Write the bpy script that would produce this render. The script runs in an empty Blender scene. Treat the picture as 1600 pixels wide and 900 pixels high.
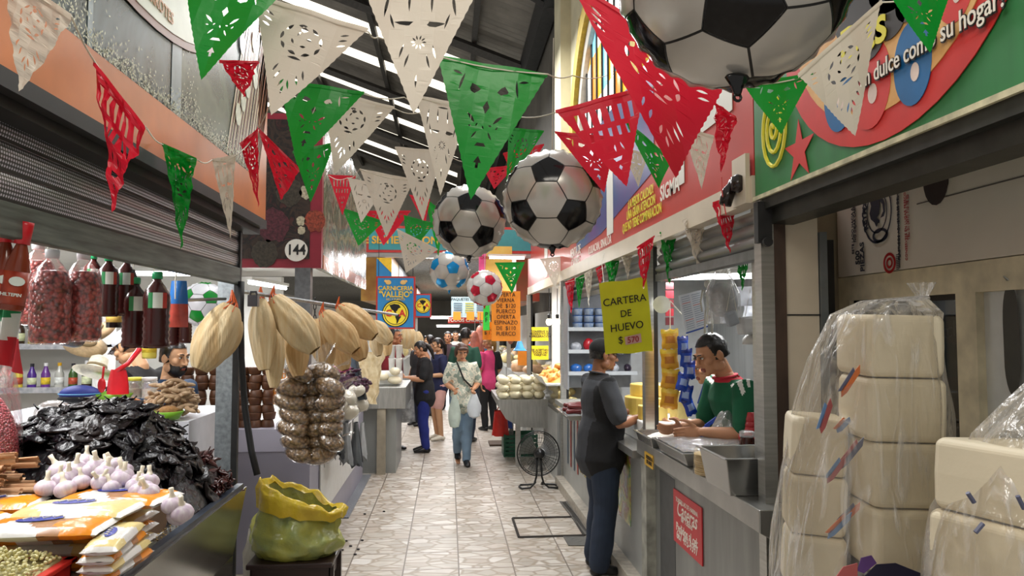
import bpy, bmesh, math, random
from mathutils import Vector, Matrix, noise
from math import sin, cos, pi, radians
R = random.Random(7)
V = Vector
scene = bpy.context.scene
C = scene.collection
# ---------------------------------------------------------------- camera
YAW, PITCH, F = math.atan(100 / 1156 * cos(math.atan(62 / 1156))), math.atan(62 / 1156), 1156.0
EYE = V((0, 0, 1.75))
cam = bpy.data.objects.new('camera', bpy.data.cameras.new('camera'))
C.objects.link(cam)
cam.location = EYE
cam.rotation_euler = (pi / 2 + PITCH, 0, -YAW)
cam.data.sensor_width = 36
cam.data.lens = F / 1600 * 36
cam.data.clip_start = 0.05
scene.camera = cam
# ---------------------------------------------------------------- sky, exposure
w = bpy.data.worlds.new('World'); scene.world = w; w.use_nodes = True
bg = w.node_tree.nodes['Background']
bg.inputs[0].default_value = (1.0, 0.97, 0.92, 1)
bg.inputs[1].default_value = 0.4
vs = scene.view_settings
vs.view_transform = 'Standard'; vs.look = 'None'; vs.exposure = 0.3; vs.gamma = 1; vs.use_curve_mapping = False
def area_light(name, loc, size, energy, rot=(0, 0, 0), color=(1, 1, 1)):
    l = bpy.data.lights.new(name, 'AREA'); l.shape = 'RECTANGLE'; l.size, l.size_y = size; l.energy = energy; l.color = color
    o = bpy.data.objects.new(name, l); C.objects.link(o); o.location = loc; o.rotation_euler = rot
    return o
# the hall's high lamps, hung above the aisle
area_light('hall_lamp_light', (0.1, 5.5, 6.5), (1.5, 3), 200)
area_light('hall_lamp_light', (0.15, 0.7, 3.3), (1.2, .5), 20, color=(1, .93, .82))  # unseen lamp read from the pane's reflection, added to brighten the near right
area_light('hall_lamp_light', (0.1, 12, 6.5), (1.5, 3), 260)
area_light('hall_lamp_light', (0.1, 20, 6.5), (2, 3), 300)

# ---------------------------------------------------------------- pixel -> place
_f = V((sin(YAW) * cos(PITCH), cos(YAW) * cos(PITCH), sin(PITCH)))
_r = V((cos(YAW), -sin(YAW), 0)); _u = _r.cross(_f)
def ray(px, py):
    return _f * F + _r * (px - 800) + _u * (450 - py)
def at(px, py, Y):
    d = ray(px, py); return EYE + d * (Y / d.y)
def atX(px, py, X):
    d = ray(px, py); return EYE + d * (X / d.x)
def atZ(px, py, Z):
    d = ray(px, py); return EYE + d * ((Z - EYE.z) / d.z)

# ---------------------------------------------------------------- materials
def lin(c):
    if isinstance(c, str):
        c = c.lstrip('#'); c = [int(c[i:i + 2], 16) / 255 for i in (0, 2, 4)]
        c = [x / 12.92 if x <= .04045 else ((x + .055) / 1.055) ** 2.4 for x in c]
    return tuple(c[:3])
_M = {}
def nodes_of(key):
    m = bpy.data.materials.new(key); m.use_nodes = True
    nt = m.node_tree; return m, nt, nt.nodes['Principled BSDF'], nt.nodes.new, nt.links.new
def mat(key, c='#808080', rough=.5, metal=0., var=.12, scale=14., bump=0., bscale=None, emit=0., trans=0., spec=.5, c2=None, stretch=None):
    if key in _M: return _M[key]
    m, nt, b, N, L = nodes_of(key)
    c = lin(c)
    tc = N('ShaderNodeTexCoord'); mp = N('ShaderNodeMapping'); L(tc.outputs['Object'], mp.inputs[0])
    if stretch: mp.inputs['Scale'].default_value = stretch
    no = N('ShaderNodeTexNoise'); no.inputs['Scale'].default_value = scale; no.inputs['Detail'].default_value = 4
    L(mp.outputs[0], no.inputs['Vector'])
    rp = N('ShaderNodeValToRGB'); L(no.outputs[0], rp.inputs[0])
    c2 = lin(c2) if c2 else tuple(min(1, x * (1 + var)) for x in c)
    c1 = c if c2 and var == 0 else tuple(x * (1 - var) for x in c)
    rp.color_ramp.elements[0].color = (*c1, 1); rp.color_ramp.elements[1].color = (*c2, 1)
    rp.color_ramp.elements[0].position = .3; rp.color_ramp.elements[1].position = .7
    L(rp.outputs[0], b.inputs['Base Color'])
    b.inputs['Roughness'].default_value = rough; b.inputs['Metallic'].default_value = metal
    b.inputs['Specular IOR Level'].default_value = spec
    if bump:
        n2 = N('ShaderNodeTexNoise'); n2.inputs['Scale'].default_value = bscale or scale * 3; n2.inputs['Detail'].default_value = 5
        L(mp.outputs[0], n2.inputs['Vector'])
        bp = N('ShaderNodeBump'); bp.inputs['Strength'].default_value = bump; bp.inputs['Distance'].default_value = .01
        L(n2.outputs[0], bp.inputs['Height']); L(bp.outputs[0], b.inputs['Normal'])
    if emit:
        b.inputs['Emission Color'].default_value = (*c, 1); b.inputs['Emission Strength'].default_value = emit
    if trans:
        tr = N('ShaderNodeBsdfTranslucent'); L(rp.outputs[0], tr.inputs[0])
        mx = N('ShaderNodeMixShader'); mx.inputs[0].default_value = trans
        L(b.outputs[0], mx.inputs[1]); L(tr.outputs[0], mx.inputs[2]); L(mx.outputs[0], nt.nodes['Material Output'].inputs[0])
    _M[key] = m; return m
def film(key, fac=.12, c='#ffffff', rough=.18, bump=.6, bscale=16., milk=.0, stretch=None, streak=0.):
    """thin clear plastic: mostly see-through with glossy creases"""
    if key in _M: return _M[key]
    m, nt, b, N, L = nodes_of(key)
    tr = N('ShaderNodeBsdfTransparent'); tr.inputs[0].default_value = (*lin(c), 1)
    b.inputs['Base Color'].default_value = (*lin(c), 1); b.inputs['Roughness'].default_value = rough
    tc = N('ShaderNodeTexCoord'); no = N('ShaderNodeTexNoise'); no.inputs['Scale'].default_value = bscale; no.inputs['Detail'].default_value = 3
    no.inputs['Distortion'].default_value = 1.2
    mp = N('ShaderNodeMapping'); L(tc.outputs['Object'], mp.inputs[0]); L(mp.outputs[0], no.inputs['Vector'])
    if stretch: mp.inputs['Scale'].default_value = stretch
    bp = N('ShaderNodeBump'); bp.inputs['Strength'].default_value = bump; bp.inputs['Distance'].default_value = .02
    L(no.outputs[0], bp.inputs['Height']); L(bp.outputs[0], b.inputs['Normal'])
    gl = N('ShaderNodeBsdfGlossy'); gl.inputs['Roughness'].default_value = rough; L(bp.outputs[0], gl.inputs['Normal'])
    mg = N('ShaderNodeMixShader'); mg.inputs[0].default_value = milk
    L(gl.outputs[0], mg.inputs[1]); L(b.outputs[0], mg.inputs[2])
    lw = N('ShaderNodeLayerWeight'); lw.inputs[0].default_value = .25; L(bp.outputs[0], lw.inputs['Normal'])
    ad = N('ShaderNodeMath'); ad.operation = 'MULTIPLY_ADD'; ad.inputs[1].default_value = .5; ad.inputs[2].default_value = fac
    L(lw.outputs['Fresnel'], ad.inputs[0])
    if streak:  # whitish streaks put into the film stand in for its sheen
        rp = N('ShaderNodeValToRGB'); L(no.outputs[0], rp.inputs[0]); rp.color_ramp.elements[0].position = .5; rp.color_ramp.elements[1].position = .72
        a2 = N('ShaderNodeMath'); a2.operation = 'MULTIPLY_ADD'; a2.inputs[1].default_value = streak; L(rp.outputs[0], a2.inputs[0]); L(ad.outputs[0], a2.inputs[2]); ad = a2
    mx = N('ShaderNodeMixShader'); L(ad.outputs[0], mx.inputs[0]); L(tr.outputs[0], mx.inputs[1]); L(mg.outputs[0], mx.inputs[2])
    L(mx.outputs[0], nt.nodes['Material Output'].inputs[0])
    _M[key] = m; return m

def collage(key, cols, scale=9, dist=1.5, rough=.25):
    m, nt, b, N, L = nodes_of(key)
    tc = N('ShaderNodeTexCoord'); no = N('ShaderNodeTexNoise'); no.inputs['Scale'].default_value = scale; no.inputs['Distortion'].default_value = dist; no.inputs['Detail'].default_value = 5
    L(tc.outputs['Object'], no.inputs['Vector']); rp = N('ShaderNodeValToRGB'); L(no.outputs[0], rp.inputs[0])
    for k, c in enumerate(cols):
        p = .25 + .5 * k / (len(cols) - 1); e = rp.color_ramp.elements[k] if k < 2 else rp.color_ramp.elements.new(p)
        e.position = p; e.color = (*lin(c), 1)
    L(rp.outputs[0], b.inputs['Base Color']); b.inputs['Roughness'].default_value = rough
    return m
# ---------------------------------------------------------------- mesh kit
class MB:
    def __init__(s): s.v = []; s.f = []; s.m = []
    def add(s, vs, fs, m=0):
        b = len(s.v); s.v += [V(x) for x in vs]
        for f in fs: s.f.append([i + b for i in f]); s.m.append(m)
        return s
    def box(s, a, b, m=0):
        (x0, y0, z0), (x1, y1, z1) = a, b
        p = [(x0, y0, z0), (x1, y0, z0), (x1, y1, z0), (x0, y1, z0), (x0, y0, z1), (x1, y0, z1), (x1, y1, z1), (x0, y1, z1)]
        return s.add(p, [(3, 2, 1, 0), (4, 5, 6, 7), (0, 1, 5, 4), (1, 2, 6, 5), (2, 3, 7, 6), (3, 0, 4, 7)], m)
    def obox(s, c, size, ax=V((1, 0, 0)), up=V((0, 0, 1)), m=0, r=0.0):
        """box with axes ax, up; r rounds the outline seen along the third axis"""
        ax = V(ax).normalized(); n = V(up).cross(ax).normalized(); up = ax.cross(n); c = V(c)
        a, b, d = size[0] / 2, size[1] / 2, size[2] / 2
        return s.prism([c + ax * x * a + n * y * b - up * d for x, y in ((-1, -1), (1, -1), (1, 1), (-1, 1))], up * 2 * d, m)
    def prism(s, pts, off, m=0):
        pts = [V(p) for p in pts]; n = len(pts); off = V(off)
        return s.add(pts + [p + off for p in pts], [tuple(range(n - 1, -1, -1)), tuple(range(n, 2 * n))] + [(i, (i + 1) % n, (i + 1) % n + n, i + n) for i in range(n)], m)
    def tube(s, pts, r, n=8, m=0, closed=False, cap=True, side=None):
        pts = [V(p) for p in pts]; k = len(pts)
        rad = r if isinstance(r, (list, tuple)) else [r] * k
        rings = []; x = None
        for i, p in enumerate(pts):
            a = pts[(i - 1) % k] if (closed or i) else p; b = pts[(i + 1) % k] if (closed or i < k - 1) else p
            t = (b - a)
            t = t.normalized() if t.length > 1e-9 else V((0, 0, 1))
            if side is not None: x = V(side)
            elif x is None: x = V((1, 0, 0)) if abs(t.x) < .8 else V((0, 0, 1))
            x = x - t * x.dot(t)
            x = x.normalized() if x.length > 1e-6 else t.orthogonal().normalized()
            y = t.cross(x); q = rad[i]; rx, ry = q if isinstance(q, (tuple, list)) else (q, q)
            rings.append([p + x * cos(2 * pi * j / n) * rx + y * sin(2 * pi * j / n) * ry for j in range(n)])
        fs = []; kk = k if closed else k - 1
        for i in range(kk):
            for j in range(n):
                fs.append((i * n + j, i * n + (j + 1) % n, (i + 1) % k * n + (j + 1) % n, (i + 1) % k * n + j))
        if cap and not closed: fs += [tuple(range(n - 1, -1, -1)), tuple(range((k - 1) * n, k * n))]
        return s.add([p for g in rings for p in g], fs, m)
    def limb(s, pts, rads, side=None, n=14, m=0):
        """tube with rounded ends"""
        pts = [V(p) for p in pts]; rr = [q if isinstance(q, (tuple, list)) else (q, q) for q in rads]
        t0 = (pts[0] - pts[1]).normalized(); t1 = (pts[-1] - pts[-2]).normalized()
        a, b = min(rr[0]), min(rr[-1])
        sc = lambda q, k: (q[0] * k, q[1] * k)
        P = [pts[0] + t0 * a * .92, pts[0] + t0 * a * .6] + pts + [pts[-1] + t1 * b * .6, pts[-1] + t1 * b * .92]
        Q = [sc(rr[0], .35), sc(rr[0], .8)] + rr + [sc(rr[-1], .8), sc(rr[-1], .35)]
        return s.tube(P, Q, n, m, side=side)
    def lathe(s, prof, c=(0, 0, 0), n=20, m=0, axis=None, x=None):
        c = V(c); ax = V(axis).normalized() if axis else V((0, 0, 1)); x = V(x) if x else ax.orthogonal().normalized(); y = ax.cross(x)
        vs = []; fs = []; ms = []
        k = len(prof); b = len(s.v)
        for q in prof:
            for j in range(n):
                a = 2 * pi * j / n; vs.append(c + ax * q[1] + (x * cos(a) + y * sin(a)) * q[0])
        s.v += vs
        for i in range(k - 1):
            mm = prof[i][2] if len(prof[i]) > 2 else m
            for j in range(n):
                s.f.append([b + i * n + j, b + i * n + (j + 1) % n, b + (i + 1) * n + (j + 1) % n, b + (i + 1) * n + j]); s.m.append(mm)
        for i, rv in ((0, True), (k - 1, False)):
            if prof[i][0] > 1e-5:
                g = list(range(b + i * n, b + i * n + n)); s.f.append(g[::-1] if rv else g); s.m.append(prof[max(0, min(i, k - 2))][2] if len(prof[0]) > 2 else m)
        return s
    def ell(s, c, r, n=12, k=8, m=0, rot=None, fn=None):
        c = V(c); r = r if isinstance(r, (tuple, list)) else (r, r, r)
        vs = []; fs = []
        for i in range(k + 1):
            th = pi * i / k
            for j in range(n):
                a = 2 * pi * j / n
                p = V((sin(th) * cos(a) * r[0], sin(th) * sin(a) * r[1], cos(th) * r[2]))
                if fn: p = fn(p)
                if rot is not None: p = rot @ p
                vs.append(c + p)
        for i in range(k):
            for j in range(n): fs.append((i * n + j, (i + 1) * n + j, (i + 1) * n + (j + 1) % n, i * n + (j + 1) % n))
        return s.add(vs, fs, m)
    def grid(s, fn, nu, nv, m=0, mf=None):
        vs = [fn(i / nu, j / nv) for j in range(nv + 1) for i in range(nu + 1)]; b = len(s.v); s.v += [V(p) for p in vs]
        for j in range(nv):
            for i in range(nu):
                q = b + j * (nu + 1) + i; s.f.append([q, q + 1, q + nu + 2, q + nu + 1]); s.m.append(mf((i + .5) / nu, (j + .5) / nv) if mf else m)
        return s
    def build(s, name, mats, parent=None, smooth=False, origin=None, weld=False, kind=None, bevel=0.):
        mats = mats if isinstance(mats, (list, tuple)) else [mats]
        if origin is None:
            if parent is not None: origin = wloc(parent)
            else:
                xs = [p.x for p in s.v]; ys = [p.y for p in s.v]; zs = [p.z for p in s.v]
                origin = V(((min(xs) + max(xs)) / 2, (min(ys) + max(ys)) / 2, min(zs)))
        me = bpy.data.meshes.new(name)
        me.from_pydata([p - origin for p in s.v], [], s.f)
        for a in mats: me.materials.append(a)
        me.polygons.foreach_set('material_index', s.m)
        if smooth: me.polygons.foreach_set('use_smooth', [True] * len(s.f))
        me.validate(); me.update()
        if weld:
            bm = bmesh.new(); bm.from_mesh(me); bmesh.ops.remove_doubles(bm, verts=bm.verts, dist=1e-5); bm.to_mesh(me); bm.free()
        o = bpy.data.objects.new(name, me); C.objects.link(o)
        if parent is not None: o.parent = parent; o.location = origin - wloc(parent)
        else: o.location = origin
        if bevel:
            md = o.modifiers.new('Bevel', 'BEVEL'); md.width = bevel; md.segments = 2; md.limit_method = 'ANGLE'
        if kind: o['kind'] = kind
        return o
def wloc(o):
    p = V(o.location)
    while o.parent: o = o.parent; p = p + V(o.location)
    return p
def thing(name, label, cat, loc, group=None):
    o = bpy.data.objects.new(name, None); C.objects.link(o); o.location = loc; o.empty_display_size = .1
    return tag(o, label, cat, group)
def tag(o, label, cat, group=None):
    o['label'] = label; o['category'] = cat
    if group: o['group'] = group
    return o
def copy_tree(o, parent=None):
    c = o.copy(); C.objects.link(c); c.parent = parent
    for ch in [x for x in KIDS.get(o.name, o.children)]: copy_tree(ch, c)
    return c
KIDS = {}
def struct(o): o['kind'] = 'structure'; return o
def remeshed(mb, vox, smooth_it=4):
    me = bpy.data.meshes.new('tmp'); me.from_pydata(mb.v, [], mb.f); me.validate()
    o = bpy.data.objects.new('tmp', me); C.objects.link(o)
    md = o.modifiers.new('r', 'REMESH'); md.mode = 'VOXEL'; md.voxel_size = vox
    sm = o.modifiers.new('s', 'SMOOTH'); sm.iterations = smooth_it; sm.factor = .5
    dg = bpy.context.evaluated_depsgraph_get(); ev = o.evaluated_get(dg); e = ev.to_mesh()
    vs = [v.co.copy() for v in e.vertices]; fs = [tuple(p.vertices) for p in e.polygons]
    ev.to_mesh_clear(); bpy.data.objects.remove(o); bpy.data.meshes.remove(me)
    return vs, fs
def flat_shape(splines):
    """2D outlines (first the rim, then holes) -> verts, faces filled with holes"""
    cu = bpy.data.curves.new('tmp', 'CURVE'); cu.dimensions = '2D'; cu.fill_mode = 'BOTH'
    for sp in splines:
        s = cu.splines.new('POLY'); s.points.add(len(sp) - 1); s.use_cyclic_u = True
        for p, q in zip(s.points, sp): p.co = (q[0], q[1], 0, 1)
    o = bpy.data.objects.new('tmp', cu); me = bpy.data.meshes.new_from_object(o)
    vs = [v.co.copy() for v in me.vertices]; fs = [tuple(p.vertices) for p in me.polygons]
    bpy.data.objects.remove(o); bpy.data.curves.remove(cu); bpy.data.meshes.remove(me)
    return vs, fs
def text(body, c, right, up, size, m, parent, name='lettering', bold=0., align='CENTER', ext=.0008, wid=1., shear=0., arc=None):
    """lettering as a thin mesh; c is its anchor on the surface"""
    cu = bpy.data.curves.new('tmp', 'FONT'); cu.body = body; cu.size = size; cu.align_x = align; cu.align_y = 'CENTER'
    cu.extrude = ext; cu.offset = bold * size; cu.shear = shear; cu.resolution_u = 3; cu.space_line = .85
    o = bpy.data.objects.new('tmp', cu); me = bpy.data.meshes.new_from_object(o)
    vs = [v.co.copy() for v in me.vertices]; fs = [tuple(p.vertices) for p in me.polygons]
    bpy.data.objects.remove(o); bpy.data.curves.remove(cu); bpy.data.meshes.remove(me)
    c = V(c); right = V(right).normalized(); up = V(up).normalized(); n = right.cross(up)
    out = MB()
    pts = []
    for p in vs:
        x, y = p.x * wid, p.y
        if arc:
            a = x / arc; x, y = (arc + y) * sin(a), (arc + y) * cos(a) - arc
        pts.append(c + right * x + up * y + n * (p.z + ext))
    out.add(pts, fs)
    return out.build(name, m, parent)
def disc(c, right, up, rx, ry, n=28, a0=0, a1=2 * pi):
    c = V(c); right = V(right); up = V(up)
    return [c + right * cos(a0 + (a1 - a0) * i / n) * rx + up * sin(a0 + (a1 - a0) * i / n) * ry for i in range(n)]
AW_R = (V((0, -1, 0)), V((0, 0, 1)))      # right / up as read on the right-hand stall fronts
AW_L = (V((0, 1, 0)), V((0, 0, 1)))       # on the left-hand ones
AW_F = (V((1, 0, 0)), V((0, 0, 1)))       # on things that face the camera
# ================================================================ SETTING
def floor_mat():
    m, nt, b, N, L = nodes_of('crazy_marble_floor')
    tc = N('ShaderNodeTexCoord')
    def vmath(op, a, bb):
        n = N('ShaderNodeMath'); n.operation = op
        for k, x in ((0, a), (1, bb)):
            if isinstance(x, (int, float)): n.inputs[k].default_value = x
            else: L(x, n.inputs[k])
        return n.outputs[0]
    sp = N('ShaderNodeSeparateXYZ'); L(tc.outputs['Object'], sp.inputs[0])
    # 0.4 m tiles: distance from the joints
    def joint(o, off):
        t = vmath('FRACT', vmath('MULTIPLY', vmath('ADD', o, off), 2.5), 0)
        return vmath('MINIMUM', t, vmath('SUBTRACT', 1.0, t))
    j = vmath('MINIMUM', joint(sp.outputs[0], 10 - .086), joint(sp.outputs[1], 10.1))
    jl = vmath('LESS_THAN', j, .013)
    # chips of marble, cut off at each tile's edge
    cell = N('ShaderNodeCombineXYZ')
    fx = vmath('FLOOR', vmath('MULTIPLY', vmath('ADD', sp.outputs[0], 10 - .086), 2.5), 0); fy = vmath('FLOOR', vmath('MULTIPLY', vmath('ADD', sp.outputs[1], 10.1), 2.5), 0)
    L(vmath('ADD', vmath('MULTIPLY', sp.outputs[0], 6.0), vmath('MULTIPLY', fx, 7.3)), cell.inputs[0])
    L(vmath('ADD', vmath('MULTIPLY', sp.outputs[1], 10.5), vmath('MULTIPLY', fy, 5.7)), cell.inputs[1])
    v1 = N('ShaderNodeTexVoronoi'); v1.feature = 'DISTANCE_TO_EDGE'; v1.inputs['Scale'].default_value = 1
    v2 = N('ShaderNodeTexVoronoi'); v2.feature = 'F1'; v2.inputs['Scale'].default_value = 1
    L(cell.outputs[0], v1.inputs['Vector']); L(cell.outputs[0], v2.inputs['Vector'])
    gr = N('ShaderNodeValToRGB'); L(v1.outputs['Distance'], gr.inputs[0])
    gr.color_ramp.elements[0].position = .03; gr.color_ramp.elements[1].position = .1
    gr.color_ramp.elements[0].color = (0, 0, 0, 1)
    chip = N('ShaderNodeValToRGB'); sc = N('ShaderNodeSeparateColor'); L(v2.outputs['Color'], sc.inputs[0]); L(sc.outputs[0], chip.inputs[0])
    for k, (p, c) in enumerate(((0, '#cfc7bc'), (.3, '#b5ac9f'), (.5, '#d9d3c9'), (.72, '#bdb0a2'), (1, '#e0dbd3'))):
        e = chip.color_ramp.elements[k] if k < 2 else chip.color_ramp.elements.new(p)
        e.position = p; e.color = (*lin(c), 1)
    no = N('ShaderNodeTexNoise'); no.inputs['Scale'].default_value = 9; no.inputs['Detail'].default_value = 6; L(tc.outputs['Object'], no.inputs['Vector'])
    veins = N('ShaderNodeMix'); veins.data_type = 'RGBA'; veins.blend_type = 'MULTIPLY'; veins.inputs[0].default_value = .4
    L(chip.outputs[0], veins.inputs[6]); L(no.outputs[0], veins.inputs[7])
    mx = N('ShaderNodeMix'); mx.data_type = 'RGBA'; L(gr.outputs[0], mx.inputs[0]); mx.inputs[6].default_value = (*lin('#978a7a'), 1); L(veins.outputs[2], mx.inputs[7])
    m2 = N('ShaderNodeMix'); m2.data_type = 'RGBA'; L(jl, m2.inputs[0]); L(mx.outputs[2], m2.inputs[6]); m2.inputs[7].default_value = (*lin('#6b6055'), 1)
    L(m2.outputs[2], b.inputs['Base Color'])
    b.inputs['Roughness'].default_value = .38
    bp = N('ShaderNodeBump'); bp.inputs['Strength'].default_value = .15; L(gr.outputs[0], bp.inputs['Height']); L(bp.outputs[0], b.inputs['Normal'])
    return m
WHITE = mat('white_paint', '#dcdcd8', .6, var=.04, scale=3)
CREAM = mat('cream_paint', '#d8cdae', .55, var=.1, scale=4)
STEEL = mat('brushed_steel', '#b4b4b0', .3, .85, var=.12, scale=6, stretch=(1, 1, 14))
STEELH = mat('brushed_steel_flat', '#b0b0ac', .32, .85, var=.15, scale=5, stretch=(8, 1, 1))
GALV = mat('galvanised_steel', '#9fa7ab', .42, .6, var=.3, scale=40)
DARK = mat('dark_painted_steel', '#2b2b2b', .5, .2, var=.3, scale=12)
BLACK = mat('black_plastic', '#101010', .35, var=.2)
RUBBER = mat('black_rubber', '#141516', .55, var=.3)
GREYW = mat('grey_wall_panel', '#8f9496', .5, .1, var=.1, scale=3)
m = MB(); m.add([(-9, -1, 0), (9, -1, 0), (9, 60, 0), (-9, 60, 0)], [(0, 1, 2, 3)])
struct(m.build('floor', floor_mat(), origin=V((0, 0, 0))))
GRAN = mat('grey_granite', '#74777c', .35, var=.5, scale=90)
m = MB().box((-1.9, 7.0, 0), (-.9, 9.0, .012)); struct(m.build('trim_1', GRAN))
# ---- roof over the hall: corrugated sheet falling towards the right-hand wall
EAVE, SL = 8.35, .36
rz = lambda x: EAVE + SL * (2 - x)
SHEET = mat('corrugated_roof_sheet', '#7c766e', .5, .35, var=.25, scale=2)
SKYL = mat('translucent_roof_sheet', '#fff6e4', .5, var=.02, emit=1.25)
sky = [(19.5, 20.3), (22, 22.8), (25.5, 26.4), (28, 28.9), (31, 31.9), (34, 35), (37, 38)]
def sheets(x0, x1, y0, y1):
    m = MB(); n = int((y1 - y0) / .05)
    m.grid(lambda u, v: (x0 + (x1 - x0) * u, y0 + (y1 - y0) * v, rz(x0 + (x1 - x0) * u) + .035 * sin(2 * pi * (y0 + (y1 - y0) * v) / .26)), 1, n)
    return m
m = sheets(.4, 2.5, 12.5, 50)
e = 12.5
for a, b_ in sky + [(50, 50)]:
    k = sheets(-14, .4, e, a); m.add(k.v, k.f); e = b_
struct(m.build('ceiling', SHEET, smooth=True, origin=V((0, 30, 9))))
for i, (a, b_) in enumerate(sky):
    struct(sheets(-14, .4, a, b_).build('ceiling_skylight', SKYL, smooth=True))
m = MB()
for x in (-9.8, -7.2, -4.6, -2.0, .6):
    m.obox((x, 31, rz(x) - .16), (.12, 38, .2))
for y in (17.5, 24, 30, 36, 42):
    a, b_ = V((-14, y, rz(-14) - .4)), V((2, y, rz(2) - .4))
    m.tube([a, b_], .13, 4)
struct(m.build('trim_2', mat('roof_steel', '#4a4744', .6, .2, var=.2)))
m = MB(); m.tube([at(800, -25, 13.2), at(940, 64, 13.2)], .07, 4)
m.box((1.72, 9, rz(2) - .75), (1.98, 50, rz(2) - .1))
struct(m.build('trim_3', DARK))
# ---- right-hand hall wall with the arched window
WY0, WY1, WZ0, WZ1 = 7.4, 11.3, 3.5, 6.6
WALLY = mat('pale_yellow_wall', '#cfc7a8', .8, var=.15, scale=2)
m = MB()
m.box((2.02, 5.0, 3.3), (2.2, WY0, 8.3)); m.box((2.02, WY1, 3.3), (2.2, 12.7, 8.3)); m.box((2.02, WY0, WZ1), (2.2, WY1, 8.3)); m.box((2.02, WY0, 3.3), (2.2, WY1, WZ0))
m.box((1.85, 12.0, 3.2), (2.02, 12.7, 7.6)); 
struct(m.build('wall_right', WALLY))
m = MB(); m.box((2.02, 12.7, 3.3), (2.2, 50, 8.3)); m.box((3.0, 14, 0), (3.15, 50, 3.15)); struct(m.build('wall_right_far', mat('dark_grey_wall', '#57534b', .8, var=.3, scale=1)))  # coloured a darker grey than the near stretch of the wall
cy, sz, hw, ah = (WY0 + WY1) / 2, 4.55, 1.62, 1.5
def arch(h, a, base=WZ0, n=18): return [(cy - h, base)] + [(cy - h * cos(pi * i / n), sz + a * sin(pi * i / n)) for i in range(n + 1)] + [(cy + h, base)]
o_, i_ = arch(hw + .5, ah + .5), arch(hw + .22, ah + .22)
m = MB()
for x0, x1, P_, Q_, mi in ((1.9, 2.1, o_, i_, 0), (1.97, 2.1, i_, arch(hw, ah), 1)):
    k = len(P_)
    vs = [(x, *p) for x in (x0, x1) for PP in (P_, Q_) for p in PP]
    fs = []
    for j in range(k - 1):
        fs += [(j, j + 1, k + j + 1, k + j), (j, j + 1, 2 * k + j + 1, 2 * k + j), (k + j, k + j + 1, 3 * k + j + 1, 3 * k + j)]
    m.add(vs, fs, mi)
sp = [(cy - 2.3, WZ0), (cy - 2.3, WZ1 + .1), (cy + 2.3, WZ1 + .1), (cy + 2.3, WZ0)]
vs, fs = flat_shape([sp, arch(hw + .45, ah + .45)])
m.add([(2.06, p.x, p.y) for p in vs], fs, 2)
win = struct(m.build('window_1', [mat('mustard_arch_paint', '#b99f3a', .7, var=.2), mat('stone_reveal', '#b9b3a6', .8), WALLY]))
GL = [mat('stained_' + n, c, .2, emit=e, var=.1, scale=2) for n, c, e in (('white', '#fffaf0', 1.1), ('amber', '#f0b030', .8), ('blue', '#7fd0f0', .8), ('orange', '#f08a30', .7))]
m = MB(); ga = arch(hw, ah)
K = 9
for k in range(K):
    y0, y1 = cy - hw + 2 * hw * k / K, cy - hw + 2 * hw * (k + 1) / K
    top = lambda y: sz + ah * math.sqrt(max(0, 1 - ((y - cy) / hw) ** 2))
    zz = [WZ0 + (7 - WZ0) * q / 5 for q in range(6)]
    for q in range(5):
        t0, t1 = top(y0 + .001), top(y1 - .001)
        if zz[q] > max(t0, t1): continue
        m.add([(2.04, y0, min(zz[q], t0)), (2.04, y1, min(zz[q], t1)), (2.04, y1, min(zz[q + 1], t1)), (2.04, y0, min(zz[q + 1], t0))], [(0, 1, 2, 3)], [0, 1, 0, 2, 0, 1, 0, 3, 0, 0, 2][(k * 2 + q * 3) % 11])
m.build('window_glass', GL, win)
m = MB()
for k in range(1, K): m.tube([(2.03, cy - hw + 2 * hw * k / K, WZ0), (2.03, cy - hw + 2 * hw * k / K, sz + ah * math.sqrt(max(0, 1 - (2 * k / K - 1) ** 2)))], .018, 4)
m.build('glazing_bars', DARK, win)
# ---- low ceiling of the far aisle and its end
LOWC = mat('mottled_ceiling_panel', '#8d8d88', .8, var=.5, scale=30)
m = MB().box((-7, 12.2, 3.2), (1.98, 40, 3.3)); m.box((1.98, 12.7, 3.15), (7, 40, 3.25)); struct(m.build('ceiling_low', LOWC))
m = MB().box((-14, 40, 0), (7, 40.2, 14)); struct(m.build('wall_far', mat('pale_far_wall', '#8f8b82', .8, var=.2, scale=1)))
# ---- stall shells. left stall: partitions, ceiling
m = MB(); m.box((-4.6, .2, 0), (-4.5, 8.2, 2.36)); struct(m.build('wall_left', WHITE))
m = MB(); m.box((-4.6, 8.2, 0), (-1.8, 8.3, 2.3)); struct(m.build('wall_back', WHITE))
m = MB(); m.box((-4.6, .2, 2.36), (-1.3, 4.0, 2.42)); m.box((-4.6, 4.0, 2.36), (-2.2, 6.0, 2.42)); m.box((-4.6, 6.01, 2.36), (-1.1, 9.0, 2.42)); struct(m.build('ceiling_left', WHITE))
# right stalls: ceilings, back walls, partitions
m = MB(); m.box((1.42, 3.31, 2.32), (3.6, 12, 2.4)); m.box((1.42, .3, 2.62), (3.6, 2.95, 2.7)); struct(m.build('ceiling_right', WHITE))
m = MB(); m.box((3.0, 3.2, 0), (3.1, 12, 2.32)); struct(m.build('wall_stall_right', mat('stall_steel_wall', '#9b9d9c', .35, .5, var=.15, scale=3, stretch=(1, 6, .4))))
m = MB(); m.box((1.36, 9.62, 0), (3.0, 9.68, 2.3)); struct(m.build('wall_white_partition', WHITE))
m = MB(); m.box((1.78, 8.36, 0), (3.0, 8.42, 2.3)); m.box((2.1, 4.75, 0), (3.0, 4.8, 2.3)); struct(m.build('wall_deli_partition', mat('pale_grey_panel', '#b9bcbd', .5, var=.05)))
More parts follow.
